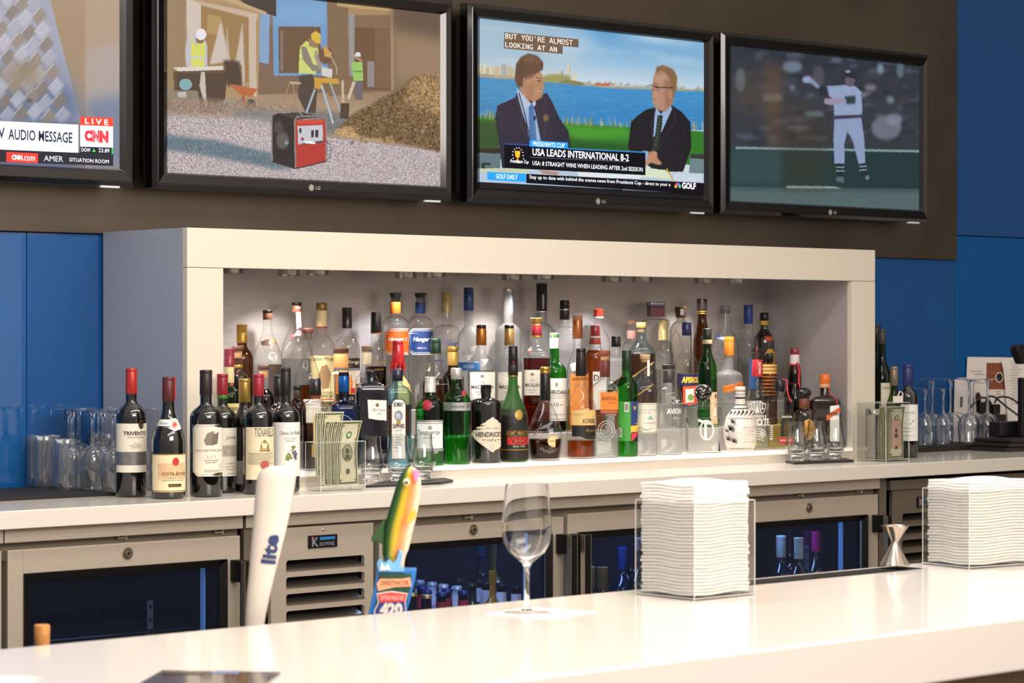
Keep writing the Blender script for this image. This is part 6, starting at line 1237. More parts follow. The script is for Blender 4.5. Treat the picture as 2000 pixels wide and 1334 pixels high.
MXR = 3.32
slabthing('rubber_mat', 'thick black rubber mat under the upturned stemware by the papers', 'mat', [(2.85, P2[1]), (MXR, P2[1]), (MXR, .325), (2.86, .325)], 0, .018, RUB)
def inv_wine(h, rf, rb, rr, sh_=.38, bowl=.56):
    """upturned wine glass: rim on the mat, foot in the air"""
    t = thing('wine_glass', 'x', 'glass')
    g = G(); hb = h*bowl
    pr = [(rr, 0), (rr*1.02, .001)]
    for k in range(1, 15):
        u = k/14; r = rr+(rb-rr)*sin(u*pi*.62)/sin(pi*.5) if u < .55 else None
        if u < .55: r = rr+(rb-rr)*sin(u/.55*pi/2)
        else: r = .006+(rb-.006)*math.sqrt(max(0, 1-((u-.55)/.45)**2))
        pr.append((r, hb*u))
    g.lathe(pr, 32, close=False); g.build('bowl', GW, t, smooth=True)
    g = G(); g.lathe([(.0065, hb-.003), (.0045, hb+.008), (.0038, hb+(h-hb)*.5), (.0045, h-.014), (.009, h-.005)], 14); g.build('stem', SG, t, smooth=True)
    g = G(); g.lathe([(.008, h-.006), (rf*.6, h-.0025), (rf, h-.0012), (rf, h), (rf*.5, h-.0002), (.002, h)], 32); g.build('foot', SG, t, smooth=True)
    return t
def set_(t, px, py, Z, lab, grp, cat='glass'):
    X, Y, _, _ = onZ(px, py, Z); t.location = (X, Y, Z+.0006); t['label'] = lab; t['group'] = grp; t['category'] = cat
GL1 = 'upturned glasses on the black mat by the wine bottles'
proto = inv_wine(.192, .036, .031, .027)
def relax(P_, rad, ok, n=300):
    """nudge upright things apart until they only touch"""
    P_ = np.array(P_, float)
    for _ in range(n):
        for a_ in range(len(P_)):
            for b_ in range(a_):
                d = P_[a_]-P_[b_]; l_ = np.hypot(*d)+1e-9; need = rad[a_]+rad[b_]+.001
                if l_ < need: P_[a_] += d/l_*(need-l_)/2; P_[b_] -= d/l_*(need-l_)/2
            P_[a_] = ok(P_[a_], rad[a_])
    return P_
def place(t, xy, Z, lab, grp): t.location = (xy[0], xy[1], Z+.0006); t['label'] = lab; t['group'] = grp; t['category'] = 'glass'
LABW1 = 'clear stemmed wine glass standing upside down beside the red capsule wine bottle'
LABT1 = 'clear straight tumbler standing upside down at the left end of the mat'
WG = [(184, 957), (218, 958), (128, 946), (160, 947), (194, 946), (228, 947), (146, 936), (108, 937), (232, 938), (250, 955)]
TB = [(50.5, 942), (79, 943), (108, 949), (149, 952), (60, 935), (92, 935)]
def ok1(p, r): return np.array([min(p[0], -.242 if p[1] > -.11 and 0 else -.006-r), min(max(p[1], -.155), .378-r)])
XY = relax([onZ(*q, .008)[:2] for q in WG+TB], [.0365]*len(WG)+[.0235, .0235, .027, .029, .0235, .0235], ok1)
for i in range(len(WG)): place(proto if i == 0 else copy_tree(proto), XY[i], .008, LABW1, GL1)
def tumbler(h, r0, r1, base=.012, name='tumbler'):
    t = thing(name, 'x', 'glass'); g = G()
    g.lathe([(r0, 0), (r0+(r1-r0)*.5, h*.5), (r1, h-base), (r1, h-.002), (r1*.94, h)], 32, close=False); g.add([], []); g.build('glass_wall', GW, t, smooth=True)
    g = G(); g.lathe([(r1*.93, h-base), (r1*.95, h-base+.001), (r1*.95, h-.003), (r1*.9, h-.0008)], 32); g.build('thick_base', SG, t, smooth=True)
    return t
tp = tumbler(.125, .0225, .0215, .014)
for i in range(len(TB)):
    t = tp if i == 0 else copy_tree(tp); place(t, XY[len(WG)+i], .008, LABT1, 'upturned tumblers at the left end of the counter')
    if i == 2: t.scale = (1.15, 1.15, 1.0)
    if i == 3: t.scale = (1.25, 1.25, .98)
GR = 'upturned stemware on the thick mat by the papers'
pw = inv_wine(.186, .034, .029, .026)
SW = [(1807.5, .185), (1843, .185), (1893, .185), (1929, .185), (1822, .285), (1857, .285), (1903, .285)]
XY2 = [(xw(px, 868, Y), Y) for px, Y in SW]
pt_ = inv_wine(.213, .0395, .038, .031, bowl=.47)
for i in range(7):
    if i < 2: place(pw if i == 0 else copy_tree(pw), XY2[i], .018, 'shorter upturned wine glass beside the purple blue capsule bottle', GR)
    else: place(pt_ if i == 2 else copy_tree(pt_), XY2[i], .018, 'tall long stemmed wine glass upside down in front of the papers', GR)
# slate trays and tasting glasses
SL = M('#1d191a', .5, noise=.2, nscale=60)
trA = [onZ(*q, 0)[:2] for q in ((1507, 902.5), (1551, 907.5), (1668, 902.5), (1684, 897), (1655, 894), (1560, 897.5))]; trA = [(x, min(y, -.006)) for x, y in trA]
trB = [onZ(*q, 0)[:2] for q in ((712, 953), (862, 946), (885, 941.5), (842, 935.5), (716, 941))]; trB = [(x, min(y, -.006)) for x, y in trB]
slabthing('slate_tray', 'thin black slate tray in front of the right niche post', 'tray', [(min(x, onZ(1730, 902, 0)[0]-.004), y) for x, y in trA], .0, .006, SL)
slabthing('slate_tray', 'thin black slate tray beside the clear box of dollar bills', 'tray', trB, .0, .006, SL)
def tasting():
    t = thing('tasting_glass', 'x', 'glass'); g = G()
    g.lathe([(.0215, .024), (.030, .030), (.0365, .042), (.0370, .050), (.033, .068), (.0275, .090), (.0262, .108), (.0262, .1165), (.0252, .1168), (.0252, .108), (.0265, .09), (.032, .068), (.0355, .05), (.034, .040), (.026, .031), (.004, .029)], 36, close=False)
    g.build('bowl', glass((.965, .97, .965), (.3, .32, .33), pw=2.6, gmul=2.), t, smooth=True)
    g = G(); g.lathe([(.022, 0), (.0235, .002), (.022, .008), (.0195, .012), (.0225, .018), (.030, .026), (.026, .029), (.006, .0285)], 36); g.build('foot', SG, t, smooth=True)
    return t
tg = tasting()
for i, (px, py, l) in enumerate([(725, 940.5, 'tulip tasting glass on slate tray, next to the box of bills'), (778, 940, 'tulip tasting glass on slate tray, in front of pale blue gin bottle'), (826, 937, 'tulip tasting glass on slate tray, in front of green gin bottle'),
                                 (1556, 898.5, 'tulip tasting glass on far tray, in front of horseshoe label bottle'), (1594, 897.5, 'tulip tasting glass on far tray, in front of the orange oval label'), (1631, 895, 'tulip tasting glass on far tray, in front of square orange-liqueur bottle')]):
    t = tg if i == 0 else copy_tree(tg); set_(t, px, py, .006, l, 'tulip tasting glasses on slate trays')
    t.scale = (.9, .9, 1); t.location.y = min(t.location.y, -.0455); t.location.x = xw(px, 880, t.location.y)
# ---- clear acrylic boxes
def acrylic_box(label, loc, w, d, h, wall=.004, bott=.012, rz=0, cat='box', name='acrylic_box'):
    t = thing(name, label, cat, loc, rz)
    g = G()
    g.box(0, w, 0, wall, 0, h); g.box(0, w, d-wall, d, 0, h); g.box(0, wall, wall, d-wall, 0, h); g.box(w-wall, w, wall, d-wall, 0, h); g.box(wall, w-wall, wall, d-wall, 0, bott)
    g.build('box_walls', ACR, t)
    # bright polished rims
    g = G(); e = .0012
    for (x, y) in ((0, 0), (w, 0), (0, d), (w, d)): g.box(x-e/2, x+e/2, y-e/2, y+e/2, 0, h)
    for z in (bott, h): g.box(0, w, -e/2, e/2, z-e/2, z+e/2); g.box(0, w, d-e/2, d+e/2, z-e/2, z+e/2); g.box(-e/2, e/2, 0, d, z-e/2, z+e/2); g.box(w-e/2, w+e/2, 0, d, z-e/2, z+e/2)
    g.build('polished_edges', M('#d9d6d2', .15, spec=.8), t)
    return t
bx, by, _, _ = onZ(626, 961, 0)
acrylic_box('clear acrylic tip box crammed with one dollar bills, by white label wine', (bx, by, .0004), .138, .06, .119, name='tip_box')
BILL = M('#d9d5b5', .7, noise=.05, nscale=500); BI = M('#5c604a', .7); BG = M('#3f7a52', .6)
def bill(label, x, y, z, rz, lean, grp, pink=False, k=0):
    """banknote standing on its short end, top curling forward"""
    W_b, H_b = .066, .156
    t = thing('dollar_bill', label, 'banknote', (x, y, z), rz, grp); t.rotation_euler = (lean, 0, rz)
    def fn(u, v, l):
        b = max(0, v-.09); return (u+.12*b*k, -l-3.*b*b*(.6+.4*k), v)
    a = Art(fn); a.lift = 0; a.rect(-W_b/2, W_b/2, 0, H_b, BILL, 16, 6)
    a.lift = .0003; e = .003
    for (q0, q1, r0, r1) in ((-W_b/2+e, -W_b/2+e+.0035, e, H_b-e), (W_b/2-e-.0035, W_b/2-e, e, H_b-e), (-W_b/2+e, W_b/2-e, e, e+.0035), (-W_b/2+e, W_b/2-e, H_b-e-.0035, H_b-e)): a.rect(q0, q1, r0, r1, BI, 14, 4)
    if pink: a.rect(-.022, .022, .03, .12, M('#d9b09c', .7), 8, 4)
    a.lift = .0005; a.disc(0, .078, .017, BI, .021); a.lift = .0007; a.disc(0, .078, .0145, M('#a9a98c', .7), .0185)
    a.lift = .0009; a.disc(0, .083, .006, BI, .0075); a.poly([(-.010, .062), (.010, .062), (.006, .074), (-.006, .074)], BI)
    a.disc(0, .122, .0085, BG); a.disc(0, .033, .0065, BI); a.lift = .0011; a.disc(0, .033, .0045, BILL); a.disc(0, .122, .005, BILL)
    for (u, v) in ((-.024, .012), (.024, .012), (-.024, .144), (.024, .144)): a.text('5' if pink else '1', u, v, .009, BG if v > .1 else BI, rot=pi/2, bold=.03)
    a.text('THE UNITED STATES OF AMERICA', -.0235, .078, .0045, BI, w=.10, rot=pi/2); a.text('FIVE DOLLARS' if pink else 'ONE DOLLAR', .023, .078, .005, BI, w=.075, rot=pi/2)
    o = a.g.build('printed_note', a.m, t, smooth=False)
    return t
for i in range(11):
    f = i/10
    bill('one dollar bill standing in the clear tip box by the wine bottles', bx+.050+.042*(1-f)+(i % 3)*.002, by+.010+.036*f, .0135+(.022 if i > 6 else .0), R(3), R(-2.2), 'one dollar bills in the tip box', k=1-1.3*f)
cx2, cy2, _, _ = onZ(1730, 902, 0)
acrylic_box('taller clear acrylic tip box with folded bills, beside the niche end', (cx2, cy2, .0004), .108, .115, .175, wall=.003, bott=.005, name='tip_box')
for i in range(7): bill('banknote in the taller acrylic tip box beside the niche end', cx2+.062-(.0 if i == 0 else .004), cy2+.012+i*.0064, .008, R((i % 3)-1), R(0), 'banknotes in the taller tip box', pink=True)
g = G(); g.box(0, .044, 0, .0026, 0, .020); g.tube([(.022, .001, .02), (.03, .001, .034), (.042, .001, .03), (.044, .001, .02)], .0018, 6)
o = g.build('paper_tag', M('#ece6da', .6), None); o.location = (cx2+.036, cy2+.0002, .1757); tag(o, 'small white paper tag on top of the taller tip box', 'tag')
tq = tumbler(.150, .026, .025, .018); tq.location = (cx2+.044, cy2+.084, .0058); tq['label'] = 'single upturned tumbler inside the taller tip box, behind the notes'; tq['category'] = 'glass'
# ---- papers, cup and wiring at the right end
PY = .30
def px_sheet(name, label, cat, pts, Y, mat, art=None, th=.0008):
    q = [(xw(x, y, Y), max(.0008, zw(x, y, Y))) for x, y in pts]
    g = G(); g.prism(q, 0, th); o = g.build(name, mat, None); o.location = (0, Y, 0)
    if art:
        a = Art(lambda u, v, l: (xw(u, -v, Y), -l, zw(u, -v, Y))); a.lift = .0005; art(a); c = a.g.build('printing', a.m, o)
    return tag(o, label, cat)
def cc(x, y): return (1780+x/5.13, 660+y/5.13)
def ptsA(L_): return [(cc(*p)[0], -cc(*p)[1]) for p in L_]
def art1(a):
    a.poly(ptsA([(752, 250), (905, 250), (940, 515), (752, 515)]), M('#8c4a2c', .6, noise=.4, nscale=90), 6, 6); x, y = cc(880, 395); a.disc(x, -y, 7.5, WHITE, 10); a.disc(x, -y, 6, M('#2a1c18', .4), 8.4)
    for yy, x0, x1 in ((330, 595, 710), (360, 625, 730), (427, 590, 690), (445, 590, 740)): a.poly(ptsA([(x0, yy), (x1, yy), (x1, yy+8), (x0, yy+8)]), M('#a9a29a', .6), 1, 1)
    for yy in (535, 560, 585): a.poly(ptsA([(850, yy), (890, yy), (890, yy+8), (850, yy+8)]), M('#c48a6a', .6), 1, 1)
px_sheet('menu_card', 'white menu card with brown coffee picture leaning at the blue wall', 'card', [cc(562, 190), cc(1010, 196), cc(1000, 1040), cc(525, 1040)], .376, M('#e6dfda', .6), art1)
def art2(a):
    for i in range(16): a.poly(ptsA([(985+(i*13) % 30, 230+i*28), (1060+(i*29) % 45, 230+i*28), (1060+(i*29) % 45, 237+i*28), (985+(i*13) % 30, 237+i*28)]), M('#b3ada6', .6), 1, 1)
px_sheet('receipt_paper', 'printed white receipt sheet with torn edge over the menu card', 'paper', [cc(900, 222), cc(1050, 185), cc(1092, 262), cc(1190, 262), cc(1190, 1040), cc(985, 1040), cc(945, 560), cc(925, 330)], .370, M('#e9e2dc', .6), art2)
def art3(a):
    a.poly(ptsA([(488, 590), (518, 590), (512, 695), (484, 695)]), M('#6b6560', .6), 1, 1); a.poly(ptsA([(445, 740), (550, 765), (550, 773), (445, 748)]), GREYINK, 1, 1)
px_sheet('white_booklet', 'white booklet with barcode standing behind the upturned stemware', 'booklet', [cc(435, 412), cc(470, 402), cc(545, 398), cc(620, 400), cc(620, 1040), cc(420, 1040)], .364, M('#e2dcda', .6), art3)
x, y = cc(672, 610); g = G(); X_, Z_ = xw(x, y, .352), zw(x, y, .352)
g.prism([(X_+.0155*cos(k*2*pi/20), Z_+.022*sin(k*2*pi/20)) for k in range(20)], 0, .004); g.box(X_-.008, X_+.008, 0, .004, .018, Z_)
o = g.build('bottle_tag', M('#2a1a18', .4), None, bevel=.001); o.location = (0, .352, 0); tag(o, 'dark brown round-headed tag standing among the power plugs', 'tag')
BLK = M('#121012', .4)
x0, z0 = xw(*cc(850, 780), .33), 0
g = G(); g.box(xw(*cc(700, 760), .33), xw(*cc(925, 760), .33)+.02, 0, .015, .0, zw(*cc(850, 770), .33)); o = g.build('power_strip', BLK, None, bevel=.003); o.location = (0, .333, 0.0003); tag(o, 'black power strip housing behind the upturned stemware', 'power strip')
for i, (a0, a1, b0, b1) in enumerate(((715, 770, 640, 770), (800, 868, 665, 770))):
    g = G(); xa, xb, za, zb = xw(*cc(a0, 700), .33), xw(*cc(a1, 700), .33), zw(*cc(800, b1), .33), zw(*cc(800, b0), .33); g.box(xa, xb, 0, .03, za+.0008, zb); o = g.build('power_plug', M('#0d0c0e', .35), None, bevel=.004); o.location = (0, .318, 0)
    tag(o, ['black power plug nearer the brown tag', 'black power plug under the arching cables'][i], 'plug')
def cable(pts, lab, Y=.235, r=.0035):
    P_ = [(xw(*cc(*p), Y), Y, zw(*cc(*p), Y)) for p in pts]; Q = []
    for i in range(len(P_)-1):
        p0, p1, p2, p3 = P_[max(i-1, 0)], P_[i], P_[i+1], P_[min(i+2, len(P_)-1)]
        for k in range(6):
            u = k/6; Q.append(tuple(.5*((2*p1[j])+(-p0[j]+p2[j])*u+(2*p0[j]-5*p1[j]+4*p2[j]-p3[j])*u*u+(-p0[j]+3*p1[j]-3*p2[j]+p3[j])*u**3) for j in range(3)))
    Q.append(P_[-1]); g = G(); g.tube(Q, r, 8); tag(g.build('power_cable', BLK, None, smooth=True), lab, 'cord')
cable([(835, 650), (860, 605), (910, 590), (980, 600), (1050, 640), (1110, 710), (1160, 800)], 'thick black cord arching over the white receipt', .312)
cable([(745, 640), (770, 592), (820, 588), (870, 620), (940, 680), (1020, 740), (1100, 800)], 'black cord looping from the plug towards the till', .304)
cable([(590, 700), (640, 640), (700, 600), (760, 610), (800, 660)], 'short black cord behind the stem glasses', .296)
g = G(); g.box(xw(*cc(900, 900), .06), xw(*cc(900, 900), .06)+.30, 0, .05, .0445, zw(*cc(1000, 840), .06)); o = g.build('receipt_printer', M('#1c1a20', .4), None, bevel=.004); o.location = (0, .062, 0); tag(o, 'low black receipt printer box behind the stacked trays', 'printer')
for i in range(3):
    g = G(); xa = xw(1945+i*0, 880, .02)+.01*i; g.box(xa-.005, xa+.42, 0, .15, 0, .0125); o = g.build('bar_tray', M('#201d1d', .5), None, bevel=.003); o.location = (0, -.03, .0006+i*.0145)
    tag(o, ['bottom black tray of the stack at the right edge', 'middle black tray of the stack at the right edge', 'top black tray of the stack at the right edge'][i], 'tray', 'stacked black trays')
mt = thing('till_monitor', 'dark till monitor edge seen at the right picture border', 'monitor', (xw(1996, 760, .02), .02, .0446))
g = G(); g.box(0, .10, 0, .018, .0, zw(1996, 738, .02)-.0446); g.build('stand', BLK, mt, bevel=.002)
g = G(); q = [cc(1065, 90), cc(1100, 65), cc(1300, 62), cc(1300, 260), cc(1115, 262), cc(1062, 130)]
g.prism([(xw(x, y, .02)-xw(1996, 760, .02), zw(x, y, .02)-.0446) for x, y in q], 0, .03); g.build('screen_housing', BLK, mt, bevel=.002)
# ================================================================== bottles in the fridges
zcap = onY(832, 1161, -.165)[2]
def beer(neckc, capc, labc, body=None):
    t = thing('beer_bottle', 'x', 'bottle'); g = G(); b = body or M('#140c08', .08, coat=.7)
    g.lathe([(.027, 0), (.0305, .004), (.0305, .125), (.028, .145), (.018, .170), (.0135, .185), (.0125, .222), (.0125, .226)], 24); g.build('bottle_body', b, t, smooth=True)
    g = G(); g.lathe([(.0148, .220), (.0142, .225), (.0130, .2285), (.010, .2295)], 21); g.build('crown_cap', capc, t, smooth=True)
    if neckc: g = G(); g.lathe([(.0190, .170), (.0142, .186), (.0133, .206)], 24, close=False); g.build('neck_label', neckc, t, smooth=True)
    if labc: g = G(); g.lathe([(.0309, .05), (.0309, .115)], 24, close=False); g.build('label', labc, t, smooth=True)
    return t
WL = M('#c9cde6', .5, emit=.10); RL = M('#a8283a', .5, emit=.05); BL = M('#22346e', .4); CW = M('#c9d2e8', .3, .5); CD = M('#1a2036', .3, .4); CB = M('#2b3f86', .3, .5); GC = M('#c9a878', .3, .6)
GRB = M('#0c1c10', .08, coat=.7)
kinds = {'w': (beer(WL, CD, WL), 'brown beer bottle with white neck label in the middle fridge'), 'r': (beer(RL, CB, M('#2a2a52', .4)), 'brown beer bottle with red neck band in the middle fridge'),
         'p': (beer(WL, CW, WL, M('#b9c0d6', .25)), 'beer bottle with all white neck in the middle fridge'), 'g': (beer(None, M('#16301f', .3), None, GRB), 'dark green beer bottle with green cap in the middle fridge'),
         'd': (beer(None, GC, M('#1a2246', .4)), 'dark beer bottle with bright gold cap nearest the fridge glass')}
used = set(); BOT2 = []
BP = [(655, 903, 'w'), (765, 916, 'w'), (855, 930, 'w'), (575, 885, 'w'), (545, 916, 'g'), (475, 880, 'g'), (425, 938, 'p'), (335, 925, 'p'), (243, 908, 'p'), (465, 972, 'r'), (362, 962, 'r'), (315, 987, 'r'), (213, 970, 'r'), (195, 1003, 'd'), (102, 990, 'd'), (152, 893, 'p'), (170, 934, 'r')]
pos = np.array([onZ(780+x/3.846, 900+y/3.846, zcap)[:2] for x, y, _ in BP]+[(fx(1018)+.03, -.1)])
for _ in range(400):                       # bottles stand side by side without touching
    for i in range(len(pos)):
        for j in range(i):
            d = pos[i]-pos[j]; l_ = np.hypot(*d)
            if l_ < .0625: pos[i] += d/l_*(.0625-l_)/2; pos[j] -= d/l_*(.0625-l_)/2
    pos[:, 1] = np.clip(pos[:, 1], -.17, .24)
for (x, y, k), (X, Y) in zip(BP, pos[:-1]):
    BOT2.append(('beer', X, Y, .031))
    src, lab = kinds[k]; t = src if k not in used else copy_tree(src); used.add(k)
    t.location = (X, Y, zcap-.2295); t['label'] = lab; t['group'] = 'beer bottles in the middle bar fridge'
AX, AYY = pos[-1]
shz = zcap-.2295
shelf_wires(Bf, fx(800), fx(1080), shz-.0045, -.2, .27)
FS = None
def fr_bottle(label, cx, top, bot, hw, capm, Y, hgt, r, mat, name='wine_bottle', rn=None, grp='wine bottles in the far bar fridge', lab=None):
    x, _, z1, t_ = onY(cx, top, Y); kk = t_/FPX; hgt = z1-FS if FS is not None else hgt; z = z1-hgt; c = hw*kk
    t = thing(name, label, 'bottle', (x, Y, z), math.atan2(CY-Y, CX-x)+pi/2, grp); g = G()
    BOT2.append((label, x, Y, r))
    pr = [(r*.9, 0), (r, .004), (r, hgt*.58)]
    for k in range(1, 9):
        u = k/8; w0, w1, w2, w3 = (1-u)**3, 3*u*(1-u)**2, 3*u*u*(1-u), u**3; pr.append((r*(w0+w1)+c*.88*(w2+w3), hgt*(.58*(w0)+.66*w1+.72*w2+.76*w3)))
    pr += [(c*.88, hgt-.004), (c*.7, hgt-.002)]; g.lathe(pr, 30); g.build('bottle_body', mat, t, smooth=True)
    g = G(); hb = (bot-top)*kk; g.lathe([(c*.97, hgt-hb), (c, hgt-hb+.001), (c, hgt-.009), (c*1.06, hgt-.008), (c*1.05, hgt-.001), (c*.8, hgt)], 24); g.build('neck_foil', capm, t, smooth=True)
    if lab:
        a = Art(lambda u, v, l: ((r+l)*sin(u/r), -(r+l)*cos(u/r), v)); a.rect(.003, .045, hgt*.45, hgt*.62, lab, 2, 10); a.build('label', t)
    return t
FS = onY(1593, 1038, -.06)[2]-.312
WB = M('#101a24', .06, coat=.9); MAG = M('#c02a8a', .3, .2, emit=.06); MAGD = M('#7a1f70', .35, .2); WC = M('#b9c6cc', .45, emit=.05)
LBL = M('#d9d2a8', .5)
fr_bottle('dark wine bottle with pale blue-white capsule, by the napkin box', 1525.5, 1046, 1088, 9.4, WC, -.03, .31, .0375, WB, lab=LBL)
fr_bottle('dark wine bottle with white capsule, between its pale and magenta neighbours', 1560, 1050, 1091, 9.2, WC, -.13, .31, .0375, WB, lab=LBL)
fr_bottle('wine bottle with bright magenta foil in the far fridge', 1593.6, 1037.7, 1077, 8.8, MAG, -.06, .315, .0375, WB)
fr_bottle('wine bottle with purple foil behind the magenta one', 1576.7, 1035, 1072, 8, MAGD, .05, .32, .033, WB)
fr_bottle('wine bottle with dim purple foil at the back of the far fridge', 1543, 1033, 1068, 7.6, M('#4a1846', .4), .13, .32, .032, WB)
shelf_wires(Bf, fx(1470), fx(1690), FS-.0045, -.2, .27)
FS = onY(1216, 1068, -.04)[2]-.30
BF2 = 'bottles in the fridge behind the napkin box'
fr_bottle('sparkling wine bottle with crinkled gold foil beside the twin handles', 1151, 1106, 1150, 10.5, M('#b0a088', .3, .7), -.15, .31, .042, WB, grp=BF2)
fr_bottle('sparkling wine bottle with gold foil, second from the twin handles', 1176, 1107, 1152, 11.5, M('#b8a06a', .28, .8), -.11, .31, .040, WB, grp=BF2)
fr_bottle('bottle with deep blue neck foil in the third fridge door', 1216, 1068, 1112, 9.5, M('#1c3f8c', .35), .0, .31, .0375, M('#0c1a34', .06, coat=.9), grp=BF2)
fr_bottle('bottle with grey speckled capsule beside the blue necked one', 1249, 1050, 1075, 6.8, M('#a9b0b8', .5, noise=.3, nscale=900), -.09, .32, .0375, WB, grp=BF2)
fr_bottle('bottle with dark neck at the back of the third fridge door', 1232, 1062, 1100, 7, M('#1a2a4a', .4), .11, .31, .036, WB, grp=BF2)
shelf_wires(Bf, fx(1118), fx(1440), FS-.0045, -.2, .27)
FS = shz+.0
fr_bottle('tall pale yellow bottle behind the beer bottles', 963, 1062, 1084, 7, M('#8a8a5a', .5), .14, .34, .033, M('#8a7c34', .2, coat=.5), grp='beer bottles in the middle bar fridge', name='liquor_bottle')
tl = fr_bottle('amber lager bottle beside the wine glass stem', 1018, 1110, 1135, 7, M('#c9a02a', .35, .4), AYY, .24, .03, M('#a8741a', .15, coat=.6), grp='beer bottles in the middle bar fridge', name='beer_bottle')
tl.location.x = AX
fr_bottle('tall clear blue tinted bottle at the back of the middle fridge', 938, 1065, 1086, 9, M('#4a6aa0', .4), .21, .34, .033, M('#22304f', .15, coat=.6), grp='beer bottles in the middle bar fridge', name='liquor_bottle')
for (px, e_) in ((250, .7), (930, 1.3), (1270, 1.2), (1590, 1.4)):
    l = bpy.data.lights.new('fridge_light', 'AREA'); l.energy = e_*(.4 if px < 300 else .8); l.color = (.35, .55, 1); l.size = .3; l.shape = 'RECTANGLE'; l.size_y = .05
    o = bpy.data.objects.new('fridge_lamp', l); COL.objects.link(o); o.location = (fx(px), -.05, RZB-.03+ZO)
# ================================================================== foreground, on and behind the bar
# large wine glass on a paper napkin
gx_, gy_, _, _ = onZ(1029, 1199, BZ)
tt = thing('wine_glass', 'large clear wine glass standing on a paper napkin on the bar', 'glass', (gx_, gy_, BZ+.0012))
kk = onZ(1029, 1199, BZ)[3]/FPX
yz = lambda py: (1199-py)*kk
OUT_ = [(41.3, 946), (44.5, 975), (48, 1015), (49, 1042), (46, 1062), (36, 1080), (20, 1093), (11, 1100), (6.5, 1108)]
th_ = 1.1
g = G(); g.lathe([(h_*kk, yz(y_)) for h_, y_ in OUT_[::-1]]+[(h_*kk, yz(y_)) for h_, y_ in [(40.2, 946), (43.3, 975), (46.8, 1015), (47.8, 1041), (44.8, 1060.5), (34.8, 1078), (18.5, 1090.5), (8, 1096), (1, 1098)]]+[], 56, close=False)
g.build('bowl', SG, tt, smooth=True)
g = G(); g.lathe([(6.8*kk, yz(1106)), (5*kk, yz(1120)), (4.6*kk, yz(1150)), (5.2*kk, yz(1178)), (8*kk, yz(1190)), (12*kk, yz(1193))][::-1], 24); g.build('stem', SG, tt, smooth=True)
g = G(); g.lathe([(46*kk, 0), (46.5*kk, .0012), (25*kk, .003), (12*kk, yz(1193))], 44, close=False); g.build('foot', glass((.96, .96, .95), (.6, .58, .56), pw=2.4, gmul=1.2), tt, smooth=True)
NAP = M('#fbf6f0', .8, noise=.03, nscale=200, bump=.3)
g = G(); g.box(-.065, .065, -.065, .065, 0, .0008); o = g.build('paper_napkin', NAP, None); o.location = (gx_+.02, gy_-.01, BZ+.0002); o.rotation_euler = (0, 0, R(12)); tag(o, 'square white paper napkin under the wine glass', 'napkin')
# napkin boxes
def napkin_box(px, py, label, glabel, group, n, w=.150, d=.142, h=.165, rz=0, hz=.0058, grow=1.0):
    X, Y, _, _ = onZ(px, py, BZ)
    t = acrylic_box(label, (X, Y, BZ+.0004), w, d, h, wall=.003, bott=.003, rz=rz, name='napkin_holder', cat='napkin holder')
    nr = np.random.default_rng(11); protos = []
    for v in range(4):
        me = bpy.data.meshes.new('napkin'); g = G(); nx, ny = 14, 12; hw_, hd_ = w/2-.0075, d/2-.0075; vs = []
        for s_ in (0, 1):
            for j in range(ny+1):
                for i in range(nx+1):
                    u, v_ = i/nx*2-1, j/ny*2-1; e = max(abs(u), abs(v_)); edge = max(0, (e-.86)/.14)
                    zz_ = (1-edge**2*.14)*hz*.48*(1 if s_ else -1)+.0016*sin(u*3.2)+.0012*sin(v_*4)+nr.normal()*.00005
                    vs.append((u*hw_*(1+.008*sin(v_*7+v)), v_*hd_*(1+.008*sin(u*6+v*2)), zz_))
        m_ = (nx+1)*(ny+1); fs = []
        for j in range(ny):
            for i in range(nx):
                a_ = j*(nx+1)+i; fs.append((a_, a_+nx+1, a_+nx+2, a_+1)); fs.append((m_+a_, m_+a_+1, m_+a_+nx+2, m_+a_+nx+1))
        per = [i for i in range(nx+1)]+[(j*(nx+1)+nx) for j in range(1, ny+1)]+[ny*(nx+1)+i for i in range(nx-1, -1, -1)]+[j*(nx+1) for j in range(ny-1, 0, -1)]
        for k in range(len(per)): a_, b_ = per[k], per[(k+1) % len(per)]; fs.append((a_, b_, m_+b_, m_+a_))
        g.add(vs, fs); protos.append(g.mesh('napkin')); protos[-1].materials.append(NAP); protos[-1].polygons.foreach_set('use_smooth', [True]*len(protos[-1].polygons)); protos[-1].set_sharp_from_angle(angle=R(60))
    c, s_ = cos(rz), sin(rz); mx, my = w/2, d/2
    for k in range(n):
        o = bpy.data.objects.new('folded_napkin', protos[k % 4]); COL.objects.link(o); ROOTS.append(o)
        dx, dy = nr.normal()*.0009, nr.normal()*.0009
        o.location = (X+c*(mx+dx)-s_*(my+dy), Y+s_*(mx+dx)+c*(my+dy), BZ+.0034+.0060+hz*k)
        o.rotation_euler = (0, 0, rz+R(nr.normal()*.35))
        tag(o, glabel, 'napkin', group)
napkin_box(1356, 1174, 'clear acrylic holder stacked high with white napkins, beside the wine glass', 'folded white paper napkin in the stack beside the wine glass', 'white napkins in the holder by the wine glass', 33)
napkin_box(1893, 1112, 'clear acrylic holder of white napkins beyond the steel jigger', 'folded white paper napkin in the stack beyond the jigger', 'white napkins in the holder by the jigger', 28, w=.17, rz=R(-8), d=.13, h=.150)
